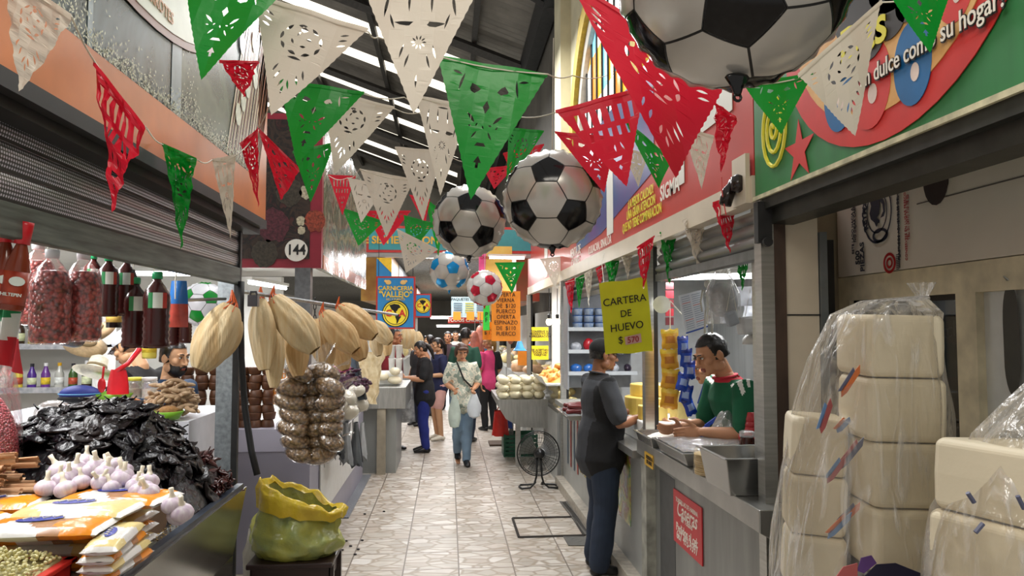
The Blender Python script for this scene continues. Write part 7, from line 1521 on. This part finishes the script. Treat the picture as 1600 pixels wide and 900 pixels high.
ball(at(1149, -48, 1.37), 192 / 1156 * 1.39, [FW, FB, FS], 'biggest black and white foil football at the top right, cut by the frame', pent=True, turn=(.3, -.15, .05))
ball(at(863, 312, 3.1), 78 / 1156 * 3.12, [FW, FB, FS], 'middle-sized black and white foil football hanging in the centre', turn=(.0, .0, -.12))
ball(at(733, 346, 4.3), 57 / 1156 * 4.3, [FW, FB, FS], 'smaller black and white foil football left of the middle-sized one', turn=(.06, .12, -.08))
ball(at(702, 423, 7.4), 31 / 1156 * 7.4, [FW, mat('foil_blue', '#1a8ac8', .15, .4), mat('seam_grey', '#7a7a7c', .3)], 'silver and blue foil football below the smaller black and white one', turn=(.5, 0, .2))
ball(at(757, 450, 7.8), 28 / 1156 * 7.8, [mat('foil_pearl', '#cfcbc6', .22, .2), mat('foil_red', '#c01f38', .15, .4), mat('seam_grey')], 'pearl and red foil football above the orange price sheet', turn=(.1, .4, .1))
ball(at(319, 476, 4.2), 34 / 1156 * 4.2, [mat('vinyl_white', '#dcdce2', .3), mat('vinyl_green', '#1c8a34', .25), mat('seam_dark', '#2a2a2a', .3)], 'green and white toy football in the left stall behind the steel bar', name='toy_ball', flat=1., nub=False, cat='ball', turn=(.3, 0, .3))
# ================================================================ PEOPLE
SKIN = lambda k: mat('skin_' + k, {'a': '#a8714e', 'b': '#b98562', 'c': '#c2946f', 'd': '#8a5a3e'}[k], .5, var=.06, scale=12)
def cloth(key, c, var=.1, **k): return mat('cloth_' + key, c, .85, var=var, scale=k.pop('scale', 10), bump=.15, **k)
HAIRM = mat('hair_black', '#14100e', .4, var=.3, scale=30, stretch=(6, 6, 1))
J0 = dict(pel=(0, 0, .93), wai=(0, 0, 1.08), che=(0, .0, 1.26), nek=(0, -.015, 1.43), hed=(0, .025, 1.585), shl=(-.175, -.01, 1.375), shr=(.175, -.01, 1.375), ell=(-.225, -.03, 1.1), elr=(.225, -.03, 1.1), wrl=(-.225, .07, .87), wrr=(.225, .07, .87),
          hpl=(-.09, 0, .9), hpr=(.09, 0, .9), knl=(-.1, .03, .5), knr=(.1, .03, .5), anl=(-.1, -.02, .085), anr=(.1, -.02, .085))
def hand(P, wr, el, fwd, side, curl, sc):
    """palm, four unequal fingers and a thumb; fwd = where the fingers point, side = thumb side"""
    m = MB(); d = V(fwd).normalized(); s_ = V(side); s_ = (s_ - d * s_.dot(d)).normalized(); n = d.cross(s_)
    w0 = V(wr)
    m.limb([w0, w0 + d * .035 * sc, w0 + d * .085 * sc], [(.024 * sc, .017 * sc), (.036 * sc, .015 * sc), (.038 * sc, .012 * sc)], side=s_, n=12)
    for i, (off, ln) in enumerate(((.028, .075), (.0095, .083), (-.0095, .077), (-.028, .06))):
        p = w0 + d * .085 * sc + s_ * off * sc; pts = [p]; dd = d.copy()
        for k in range(3):
            dd = (Matrix.Rotation(curl * (.6 if k == 0 else .9), 3, s_) @ dd); p = p + dd * ln * sc * (.45, .32, .25)[k]; pts.append(p)
        m.limb(pts, [.0092 * sc, .0088 * sc, .008 * sc, .0068 * sc], n=8)
    p = w0 + d * .03 * sc + s_ * .03 * sc; td = (d * .65 + s_ * .75 + n * -.2 * (1 if curl > 0 else -1)).normalized(); p2 = p + td * .04 * sc; td2 = (td + d * .8).normalized()
    m.limb([p, p2, p2 + td2 * .03 * sc, p2 + (td2 + d * .4).normalized() * .05 * sc], [.0125 * sc, .0105 * sc, .0095 * sc, .0075 * sc], n=8)
    return m
def head_mesh(mats_first=0, female=False):
    """a head in its own frame: +y faces forward, centre at the origin"""
    m = MB(); f = .94 if female else 1
    m.ell((0, -.012, .03), (.075, .093, .085), 24, 16); m.ell((0, .022, -.04), (.056 * f, .066, .072), 20, 14); m.ell((0, .066, -.09), (.024 * f, .022, .02), 12, 8)
    for s_ in (-1, 1):
        m.ell((s_ * .04, .052, -.015), (.026, .03, .024), 12, 8); m.ell((s_ * .052 * f, .0, -.065), (.02, .035, .03), 12, 8)
        m.ell((s_ * .028, .08, .03), (.026, .014, .009), 12, 8); m.ell((s_ * .078, -.012, -.005), (.011, .022, .032), 12, 8, rot=Matrix.Rotation(s_ * .35, 3, 'Z'))
        m.ell((s_ * .011, .093, -.032), (.009, .011, .008), 10, 6)
    m.limb([(0, .086, .018), (0, .096, -.008), (0, .108, -.03)], [.009, .010, .0125], n=10); m.ell((0, .086, -.058), (.023, .012, .007), 12, 8); m.ell((0, .084, -.068), (.019, .012, .008), 12, 8)
    m.limb([(0, -.025, -.05), (0, -.035, -.16)], [.05 * f, .052 * f], n=16)
    return m
HEADS = {}
def person(name, label, loc, face, height, skin, J={}, lean=(0, 0), vox=.011, shirt=None, sleeve='short', pants=None, shoes=None, hair='short', hairm=None, gaze=(0, 0), tilt=0, hands=(.5, .5), hfwd=(None, None), skirt=None, beard=False, female=False, cap=None, apron=None, belly=0., legs=True, wide=1., collar=None, hem=.86, glasses=False, extra=None, fat=1., lw=1.06):
    t = thing('person', label, 'person', loc)
    k = height / 1.70; P = {n_: V(p) for n_, p in J0.items()}; P.update({n_: V(p) for n_, p in J.items()})
    Rz = Matrix.Rotation(face, 3, 'Z'); L0 = V(loc); W = lambda p: L0 + Rz @ (V(p) * k)
    if wide != 1:
        for n_ in ('shl', 'shr', 'ell', 'elr'): P[n_].x *= wide
    G = lambda n_: P[n_]
    sh = Matrix.Rotation(0, 3, 'Z'); smat = SKIN(skin)
    axis = (G('shr') - G('shl')).normalized(); hax = (G('hpr') - G('hpl')).normalized()
    def torso(m, g, top=True, bottom=.0):
        pts, rd = [], []
        pel, wai, che, nek = G('pel'), G('wai'), G('che'), G('nek')
        b = belly
        pts += [pel - (wai - pel).normalized() * .1, pel, pel.lerp(wai, .6) + V((0, b * .5, 0)), wai + V((0, b * .6, 0)), che, che.lerp(nek, .45), che.lerp(nek, .78), nek]
        rd += [(.11 * fat, .1), (.165 * fat, .118), (.155 * fat, .112 + b * .5), (.15 * fat, .108 + b * .6), (.17 * wide, .115 + b * .2), (.18 * wide, .105), (.13 * wide, .08), (.062, .06)]
        if not top: pts, rd = pts[:bottom], rd[:bottom]
        m.limb([p for p in pts], [(a + g, c + g) for a, c in rd], side=axis, n=24)
    def arm(m, s_, g, upto=1.):
        a, e, w_ = G('sh' + s_), G('el' + s_), G('wr' + s_)
        pts = [a, a.lerp(e, .35), a.lerp(e, .75), e, e.lerp(w_, .3), e.lerp(w_, .7), w_]; rd = [.058, .05, .044, .04, .041, .034, .026]
        if upto < 1:
            n_ = {0.45: 3, .5: 4}.get(upto, 6); pts, rd = pts[:n_], rd[:n_]
            if n_ == 3: pts[-1] = a.lerp(e, .8)
        m.limb([a.lerp(G('che'), .3)] + pts, [.058 + g] + [r + g + (.006 if g else 0) * i for i, r in enumerate(rd)], n=16)
    def leg(m, s_, g, frm=0, to=5, lw=1.):
        h, kn, an = G('hp' + s_), G('kn' + s_), G('an' + s_)
        pts = [h + V((0, 0, .02)), h.lerp(kn, .35), h.lerp(kn, .8), kn, kn.lerp(an, .3), kn.lerp(an, .8), an]; rd = [.095 * fat, .085 * fat, .064 * lw, .058 * lw, .056 * lw, .042 * lw * lw, .038 * lw * lw]
        m.limb(pts[frm:to + 2], [r + g for r in rd[frm:to + 2]], n=16)
    # ---- skin: one surface for trunk, limbs and feet
    m = MB(); torso(m, 0)
    for s_ in 'lr':
        arm(m, s_, 0)
        if legs:
            leg(m, s_, 0, 0, 5); a = G('an' + s_); kn = G('kn' + s_); fd = V((0, 1, 0)) if not (shoes and len(shoes) > 1) else V(shoes[1][s_]); m.limb([a + V((0, -.02, -.03)), a + fd * .08 + V((0, 0, -.05)), a + fd * .16 + V((0, 0, -.062))], [(.034, .03), (.04, .028), (.034, .018)], side=V((1, 0, 0)))
    vs, fs = remeshed(m, vox, 3); body = MB(); body.add([W(p) for p in vs], fs, 0)
    for s_, i in (('l', 0), ('r', 1)):
        w_, e = G('wr' + s_), G('el' + s_); fw = hfwd[i] or (w_ - e); thumb = V((.5 if s_ == 'l' else -.5, .7, .35))
        hm = hand(m, w_, e, fw, thumb, hands[i] * (1 if s_ == 'l' else -1), 1.0)
        hv, hf = remeshed(hm, .0045 if vox < .012 else .007, 2); body.add([W(p) for p in hv], hf, 0)
    # ---- head
    key = (female,)
    if key not in HEADS: HEADS[key] = remeshed(head_mesh(female=female), .0048, 3)
    Hr = Rz @ Matrix.Rotation(gaze[0], 3, 'Z') @ Matrix.Rotation(gaze[1], 3, 'X') @ Matrix.Rotation(tilt, 3, 'Y'); hc = W(G('hed')); HW = lambda p: hc + Hr @ (V(p) * k)
    hv, hf = HEADS[key]; b0 = len(body.v)
    for f in hf:
        c = sum((hv[i] for i in f), V()) / len(f); lip = (abs(c.x) < .024 and c.y > .08 and -.076 < c.z < -.05)
        body.f.append([i + b0 for i in f]); body.m.append(1 if lip else 0)
    body.v += [HW(p) for p in hv]
    hr3 = lambda: Hr
    for s_ in (-1, 1):
        body.ell(HW((s_ * .03, .079, .012)), tuple(q * k for q in (.0135, .008, .0068)), 12, 8, 2, rot=Hr); body.ell(HW((s_ * .03, .085, .012)), tuple(q * k for q in (.0058, .004, .0062)), 10, 6, 3, rot=Hr)
        body.tube([HW((s_ * .014, .093, .031)), HW((s_ * .03, .094, .037)), HW((s_ * .046, .083, .033))], .0042 * k, 6, 3); body.tube([HW((s_ * .016, .086, .019)), HW((s_ * .03, .0885, .0205)), HW((s_ * .044, .08, .017))], .002 * k, 5, 3)
    body.build('body', [smat, mat('lips_' + skin, '#8a4a40', .45), mat('eye_white', '#d8d4cc', .3), mat('eye_dark', '#1a120e', .3)], t, smooth=True)
    # ---- hair
    hm_ = hairm or HAIRM
    if hair:
        m = MB(); hb = remeshed((lambda q: (q.ell((0, -.016, .036), (.082, .098, .09), 24, 16), q.ell((0, -.05, -.01), (.072, .06, .07), 20, 12), q)[-1])(MB()), .006, 3)
        keep = []
        lim = {'short': -.03, 'long': -.12, 'bob': -.075, 'cropped': -.035}[hair]
        for f in hb[1]:
            c = sum((hb[0][i] for i in f), V()) / len(f)
            front = c.y > (.035 - .25 * max(0, .07 - c.z) if hair != 'bob' else .045 - .15 * max(0, .06 - c.z)); low = c.z < lim
            if (front and c.z < .075) or low or (abs(c.x) > .066 and c.z < .0 and c.y > -.03): continue
            keep.append(f)
        off = lambda p: p * (1 + .03 * noise.noise(p * 40) + .02 * noise.noise(p * 90))
        m.add([HW(off(p)) for p in hb[0]], keep)
        if hair == 'long': m.limb([HW((0, -.1, .03)), HW((0, -.135, -.02)), HW((.01, -.14, -.12)), HW((.01, -.12, -.22))], [.03 * k, .036 * k, .03 * k, .012 * k], n=12)
        if hair == 'bob':
            for s_ in (-1, 1): m.limb([HW((s_ * .06, -.01, .07)), HW((s_ * .08, -.01, .0)), HW((s_ * .07, -.02, -.07))], [.03 * k, .026 * k, .02 * k], n=10)
            m.limb([HW((-.05, .075, .075)), HW((0, .085, .085)), HW((.05, .075, .075))], [.02 * k, .024 * k, .02 * k], n=10)
        m.build('hair', hm_, t, smooth=True)
    if beard:
        m = MB(); bm_ = remeshed((lambda q: (q.ell((0, .024, -.062), (.062, .074, .07), 20, 14), q)[-1])(MB()), .006, 2); kp = [f for f in bm_[1] if (lambda c: c.z < -.045 + .35 * max(0, .05 - c.y) - (.0 if abs(c.x) > .03 or c.y < .06 else .03) and c.z < .02 and c.y > -.03)(sum((bm_[0][i] for i in f), V()) / len(f))]
        m.add([HW(p) for p in bm_[0]], kp); m.limb([HW((-.026, .088, -.058)), HW((0, .1, -.047)), HW((.026, .088, -.058))], [.005 * k, .006 * k, .005 * k], n=8)
        m.build('beard', hm_, t, smooth=True)
    if cap:
        m = MB(); cv = remeshed((lambda q: (q.ell((0, -.012, .045), (.086, .104, .085), 24, 16), q)[-1])(MB()), .006, 3); kp = [f for f in cv[1] if (lambda c: c.z > .028 - .12 * max(0, -c.y))(sum((cv[0][i] for i in f), V()) / len(f))]
        m.add([HW(p) for p in cv[0]], kp); co_ = m.build('cap', cap, t, smooth=True); m = MB()
        m.grid(lambda u, v: HW(((u - .5) * .15 * (1 - .25 * v * v), .07 + .085 * v - .05 * (2 * u - 1) ** 2 * (1 - .2 * v), .045 - .02 * v - .012 * (2 * u - 1) ** 2)), 12, 6)
        m.build('brim', cap, co_, smooth=True)
    if glasses:
        m = MB()
        for s_ in (-1, 1): m.tube([HW((s_ * .032 + .02 * cos(a), .1, .012 + .015 * sin(a))) for a in [2 * pi * i / 14 for i in range(14)]], .0018 * k, 5, closed=True); m.tube([HW((s_ * .052, .098, .016)), HW((s_ * .078, .0, .018))], .0018 * k, 5)
        m.build('glasses', BLACK, t)
    # ---- clothes
    if shirt:
        m = MB(); torso(m, .014); 
        for s_ in 'lr':
            if sleeve != 'none': arm(m, s_, .016, {'short': .45, 'elbow': .5, 'long': 1.}[sleeve])
        d = (G('pel') - G('wai')).normalized(); m.limb([G('wai').lerp(G('pel'), .3), G('pel') + d * (.93 - hem)], [(.165 * fat + .016, .138 + belly * .5), (.182 * fat + .026, .17 + belly * .3)], side=hax, n=24)
        vs, fs = remeshed(m, vox, 4); m = MB(); nz = lambda p: p + V((noise.noise(p * 9), noise.noise(p * 9 + V((7, 0, 0))), noise.noise(p * 7 + V((0, 9, 0))))) * .008
        mf = shirt[1] if isinstance(shirt, tuple) else None
        ms = shirt[0] if isinstance(shirt, tuple) else [shirt]
        m.v = [W(nz(p)) for p in vs]
        nkz = G('nek').z + .012
        for f in fs:
            c = sum((vs[i] for i in f), V()) / len(f)
            if c.z > nkz - .25 * (c.y - G('nek').y) * .3 and (c - G('nek')).length < .11 and c.z > G('nek').z - .01: continue
            m.f.append(list(f)); m.m.append(mf(c) if mf else 0)
        m.build('shirt', ms, t, smooth=True)
        if collar:
            m = MB(); cN = G('nek'); up = (G('nek') - G('che')).normalized(); m.tube([W(cN + V((.066 * cos(a), .064 * sin(a) + .004, .014 - .012 * sin(a)))) for a in [2 * pi * i / 20 for i in range(20)]], [(.007 * k, .014 * k)] * 20, 6, closed=True); m.build('collar', collar, t, smooth=True)
    if pants:
        m = MB(); torso(m, .012, False, 3)
        for s_ in 'lr': leg(m, s_, .016, 0, 5, lw)
        vs, fs = remeshed(m, vox, 3); nz = lambda p: p + V((noise.noise(p * 11), noise.noise(p * 11 + V((7, 0, 0))), 0)) * .008
        m = MB(); m.add([W(nz(p)) for p in vs], fs); m.build('trousers', pants, t, smooth=True)
    if skirt:
        c_, z1 = skirt; m = MB(); torso(m, .012, False, 3)
        for s_ in 'lr': leg(m, s_, .02, 0, 1)
        vs, fs = remeshed(m, vox, 3); m = MB(); m.add([W(p) for p in vs], fs); m.build('shorts', c_, t, smooth=True)
    if shoes:
        for s_ in 'lr':
            m = MB(); a = G('an' + s_); fd = V((0, 1, 0)) if len(shoes) < 2 else V(shoes[1][s_])
            m.limb([a + V((0, -.03, -.045)), a + V((0, .02, -.03)), a + fd * .09 + V((0, 0, -.047)), a + fd * .17 + V((0, 0, -.06))], [(.04, .04), (.045, .046), (.047, .034), (.036, .02)], side=V((1, 0, 0)), n=16)
            mm = MB(); mm.add([W(p) if p.z > -1 else p for p in [V((p.x, p.y, max(p.z, a.z - .084))) for p in m.v]], m.f); mm.build('shoe', shoes[0], t, smooth=True)
    if apron:
        m = MB(); m.grid(lambda u, v: W(G('che').lerp(G('pel'), v * 1.35 - .15) + axis * ((u - .5) * (.2 + .14 * min(1, v * 2))) + V((0, .135 - .05 * (2 * u - 1) ** 2 + belly * .6, 0))), 12, 12); ao_ = m.build('apron', apron, t, smooth=True)
        m = MB()
        for s_ in (-1, 1): m.tube([W(G('che') + axis * .1 * s_ + V((0, .125, .03))), W(G('nek') + axis * .075 * s_ + V((0, .05, .0))), W(G('nek') + axis * .05 * s_ + V((0, -.07, .01)))], .011 * k, 6)
        m.build('apron_straps', apron, ao_)
    if extra: extra(t, W, HW, P, k)
    return t
def GP(px, py):       # ground point seen at a pixel
    p = atZ(px, py, 0); return V((p.x, p.y, 0))
JEAN, DJEAN = cloth('jeans', '#6a8094', .15, scale=5), cloth('dark_jeans', '#232f42', .25, scale=5)
BLK = cloth('black', '#17171a', .2); SHB = mat('shoe_black', '#121214', .35, var=.2)
# man in the cap at the deli counter: faces right along the counter, hands before him
def cap_extra(t, W, HW, P, k):
    m = MB(); a, b_ = P['wrl'], P['wrr']; c = (a + b_) / 2 + V((0, .07, .03)); m.ell(W(c), (.05, .04, .035), 12, 8, fn=lambda p: p * (1 + .25 * noise.noise(p * 30))); m.build('paper_twist', mat('paper_white'), t, smooth=True)
GREY, CHAR = cloth('polo_grey', '#33353a', .12), cloth('polo_black', '#131316', .15)
person('man', 'man in a dark grey polo, cap and dark jeans standing at the deli counter', GP(954, 893) + V((-.06, .04, 0)), -pi / 2 + .12, 1.67, 'd',
       J=dict(ell=(-.25, .03, 1.1), elr=(.25, .05, 1.1), wrl=(-.09, .27, 1.14), wrr=(.09, .29, 1.12), hed=(0, .03, 1.575), knl=(-.1, .04, .5), knr=(.12, .0, .5), anr=(.13, -.06, .085)), vox=.0095,
       shirt=([GREY, CHAR], lambda c: 1 if (abs(c.x) > .14 and c.z < 1.36 and abs(c.x) < .2) or (c.z > 1.40) or (c.x > .12 and c.z < 1.1) else 0), pants=DJEAN, shoes=(SHB,), hair='short', cap=cloth('cap_black', '#0f0f10'), gaze=(.0, -.08), hands=(.9, .9), hfwd=((.5, 1, .1), (-.5, 1, .1)), belly=.05, collar=GREY, hem=.82, wide=1.16, fat=1.12, lw=1.25, extra=cap_extra)
# jersey seller
GRN, WSTR, REDT = cloth('jersey_green', '#0c5a3a', .1), cloth('jersey_white', '#dcdcd6', .03), cloth('jersey_red', '#b02030', .05)
def jersey(c):
    if c.z > 1.395 and abs(c.x) < .08: return 2
    ax_ = abs(c.x)
    if c.z > 1.28 and .1 < ax_ < .24 and abs(c.y - .16) < .062 and int((c.y - .10) / .0215) % 2 == 0: return 1
    return 0
person('man', 'dark-haired man in a green jersey with white shoulder stripes, bending over the tortilla counter', (1.86, 4.40, 0), pi / 2 + .12, 1.74, 'b',
       J=dict(che=(0, .12, 1.25), nek=(0, .18, 1.41), hed=(0, .27, 1.55), shl=(-.18, .15, 1.36), shr=(.18, .15, 1.36), ell=(-.24, .2, 1.11), elr=(.24, .2, 1.11), wrl=(-.12, .40, 1.12), wrr=(.1, .42, 1.12), wai=(0, .05, 1.08)), vox=.0095,
       shirt=([GRN, WSTR, REDT], jersey), pants=DJEAN, shoes=(SHB,), hair='short', gaze=(.05, -.4), hands=(.5, .5), hfwd=((.5, .8, -.15), (-.3, 1, -.15)), collar=REDT)
person('man', 'man in a blue apron half hidden behind the jersey seller', (1.95, 5.0, 0), pi / 2 + .1, 1.62, 'b', J=dict(wrl=(-.15, .3, 1.12), wrr=(.15, .32, 1.12), che=(0, .08, 1.25), nek=(0, .12, 1.42), hed=(0, .19, 1.555)), vox=.014, shirt=cloth('navy_tee', '#232c52'), pants=DJEAN, shoes=(SHB,), hair='short', gaze=(0, -.3), apron=cloth('blue_apron', '#2a4a9a'))
# bearded keeper, keeper in black
person('man', 'bearded stall keeper in a navy shirt behind the tamarind', V((at(268, 575, 5.15).x, 5.15, 0)), -pi / 2 - .35, 1.66, 'c', vox=.0105, shirt=cloth('navy_shirt', '#27405e'), pants=DJEAN, hair='cropped', beard=True, gaze=(-.1, -.12), legs=True, shoes=(SHB,))
def keeper(t, W, HW, P, k):
    m = MB(); m.tube([W(P['nek'] + V((.07, .06, -.01))), W(P['nek'] + V((.05, .13, -.14))), W(P['che'] + V((.0, .15, -.1)))], .013, 6); m.build('red_strap', mat('scoop_red'), t); 
    m = MB(); c = (P['wrl'] + P['wrr']) / 2 + V((0, .1, .02)); m.obox(W(c), (.075, .15, .009), (0, 1, 0), (1, 0, .4)); m.build('phone', BLACK, t)
person('man', 'stall keeper in black with a pale cap, looking down at a phone', V((at(226, 575, 5.2).x, 5.2, 0)), pi / 2 - .35, 1.77, 'c', J=dict(che=(0, .03, 1.25), nek=(0, .07, 1.42), hed=(0, .13, 1.55), ell=(-.23, .06, 1.1), elr=(.23, .06, 1.1), wrl=(-.08, .27, 1.14), wrr=(.08, .28, 1.13)), vox=.0115, shirt=BLK, pants=BLK, shoes=(SHB,), hair='short', cap=cloth('pale_cap', '#c9ccd2'), gaze=(0, -.45), glasses=True, hands=(.8, .8), extra=keeper)
# shoppers
def bags1(t, W, HW, P, k):
    for s_, w_, h_, cc, nm in (('r', .11, .46, mat('bag_green_tint', '#c8d2c8', .3, var=.1, trans=.45), 'carrier_bag'), ('l', .13, .33, mat('bag_white_tint', '#d6dade', .3, var=.06, trans=.4), 'carrier_bag')):
        c0 = P['wr' + s_] + V((0, .09, -.03)); m = MB()
        m.grid(lambda u, v: W(c0 + V(((.02 + w_ * .6 * min(1, v * 1.8)) * cos(2 * pi * u) * (1 - .3 * max(0, v - .8) / .2), (.02 + .07 * v) * sin(2 * pi * u), -h_ * v + .012 * noise.noise(V((u * 9, v * 6, 1)))))), 24, 14); m.ell(W(c0 + V((0, 0, -h_ * .96))), (w_ * .4, .05, .04), 14, 8); m.build(nm, cc, t, smooth=True)
    m = MB(); m.tube([W(P['shr'] + V((-.07, .1, .06))), W(P['che'] + V((.0, .15, -.06))), W(P['pel'] + V((-.17, .08, .1)))], .01, 6); m.build('bag_strap', BLK, t)
def camo():
    m, nt, b, N, L = nodes_of('cloth_pale_print'); tc = N('ShaderNodeTexCoord'); no = N('ShaderNodeTexNoise'); no.inputs['Scale'].default_value = 11; L(tc.outputs['Object'], no.inputs['Vector']); rp = N('ShaderNodeValToRGB'); rp.color_ramp.interpolation = 'CONSTANT'; L(no.outputs[0], rp.inputs[0])
    for i, (p, c) in enumerate(((0, '#7f8c80'), (.42, '#c9c6b4'), (.52, '#a8b0a2'), (.6, '#d8d2c2'), (.68, '#b89a7c'))):
        e = rp.color_ramp.elements[i] if i < 2 else rp.color_ramp.elements.new(p); e.position = p; e.color = (*lin(c), 1)
    L(rp.outputs[0], b.inputs['Base Color']); b.inputs['Roughness'].default_value = .85; return m
person('woman', 'woman with short brown hair, pale printed blouse and jeans walking with carrier bags', GP(722, 726), pi + .1, 1.56, 'b', J=dict(hed=(.02, .06, 1.57), ell=(-.24, -.02, 1.12), elr=(.24, -.02, 1.12), wrl=(-.13, .19, 1.06), wrr=(.14, .2, 1.06), knl=(-.06, .06, .5), anl=(-.05, .07, .085), knr=(.07, .08, .5), anr=(.05, -.16, .16)), vox=.012,
       shirt=camo(), sleeve='short', pants=JEAN, shoes=(SHB, {'l': (0, 1, 0), 'r': (0, .8, -.5)}), hair='bob', hairm=mat('hair_brown', '#4a3024', .45, var=.3, scale=30), gaze=(.1, -.4), hands=(.9, .9), hfwd=((.3, .8, -.5), (-.3, .8, -.5)), extra=bags1, female=True, fat=.86, wide=.92, hem=.84)
def tote(t, W, HW, P, k):
    m = MB(); c0 = (P['wrl'] + P['wrr']) / 2 + V((0, .09, 0)); m.obox(W(c0), (.1, .012, .15), (1, 0, 0)); m.build('note', mat('lilac_paper', '#c9b8d0', .6), t); c1 = P['wrl'] + V((-.02, .02, -.25)); m = MB()
    m.grid(lambda u, v: W(c1 + V((.06 * cos(2 * pi * u), (.12 + .05 * v) * sin(2 * pi * u), .25 - .65 * v + .015 * noise.noise(V((u * 7, v * 7, 0)))))), 24, 12); m.build('patterned_bag', mat('silver_print', '#9a9c9e', .35, .2, var=.5, scale=14, trans=.1), t, smooth=True)
person('woman', 'woman in a black T-shirt and blue trousers at the meat counter, dark hair tied back', GP(663, 706), pi / 2 + .1, 1.58, 'b', J=dict(hed=(0, .07, 1.555), nek=(0, .02, 1.42), ell=(-.22, .05, 1.1), elr=(.22, .05, 1.1), wrl=(-.08, .29, 1.12), wrr=(.08, .3, 1.12)), vox=.012, shirt=BLK, pants=cloth('royal_trousers', '#1e2a78', .12), shoes=(SHB,), hair='long', gaze=(0, -.45), hands=(.8, .8), extra=tote, female=True, hem=.8)
person('woman', 'woman in a navy top and pink shorts behind the one in black', GP(684, 692) + V((0, .3, 0)), pi / 2 + .4, 1.58, 'c', J=dict(wrl=(-.1, .25, 1.08), wrr=(.2, .15, .95)), vox=.014, shirt=cloth('navy_top', '#1c2246'), skirt=(cloth('pink_shorts', '#d8a8a0'), .6), shoes=(mat('sandal', '#d8d0c0', .5),), hair='long', gaze=(0, -.15), female=True, sleeve='short')
person('woman', 'blonde woman in a pink top and dark trousers standing by the rounded counter', GP(764, 672), .6, 1.6, 'c', J=dict(wrl=(-.2, .1, .9), wrr=(.2, .12, .95)), vox=.014, shirt=([cloth('pink_top', '#d8457a'), cloth('black_vest', '#1a1a1e')], lambda c: 1 if c.x > .04 else 0), sleeve='short', pants=BLK, shoes=(SHB,), hair='long', hairm=mat('hair_blonde', '#b08a4a', .45, var=.3, scale=30), gaze=(1.4, 0), female=True)
person('man', 'man in a dark green shirt seen behind the walking woman', V((at(727, 540, 11.5).x, 11.5, 0)), -.5, 1.74, 'b', vox=.016, shirt=cloth('dark_green', '#1e4a3a'), pants=DJEAN, shoes=(SHB,), hair='short')
person('man', 'butcher in a dark red shirt and apron behind the white tubs', V((-.78, 10.75, 0)), -pi / 2 - .3, 1.74, 'a', vox=.014, shirt=cloth('wine_shirt', '#7a1c26'), pants=BLK, shoes=(SHB,), hair='cropped', gaze=(-.1, 0), apron=cloth('wine_apron', '#5a1420'))
for i, (px, Y, fa, sh_, pa, hr, lab, hg) in enumerate(((654, 13.5, 2.2, '#26262c', '#2a3040', 'long', 'dark-clothed shopper far off behind the VALLEJO sign', 1.6), (700, 16, 3.0, '#3a2a30', '#20242e', 'short', 'far shopper in a dark top behind the woman in navy', 1.66), (738, 15, .4, '#b8302a', '#2a2e3a', 'short', 'far shopper in a red shirt right of the man in green', 1.68), (748, 17, .2, '#3a6a8a', '#2a2e3a', 'short', 'far shopper in a teal shirt near the pink meat joints', 1.7), (712, 19, 3.1, '#c8c0b0', '#3a3e4a', 'short', 'farthest shopper in a pale shirt in the middle of the aisle', 1.66), (672, 15, 1.5, '#8a8a90', '#2a2e3a', 'bob', 'far shopper with raised arm in grey near the small crest sign', 1.6))):
    person('shopper', lab, V((at(px, 540, Y).x, Y, 0)), fa, hg, 'abc'[i % 3], vox=.02, shirt=cloth('far' + str(i), sh_), pants=cloth('farp' + str(i), pa), shoes=(SHB,), hair=hr, female=hr != 'short')
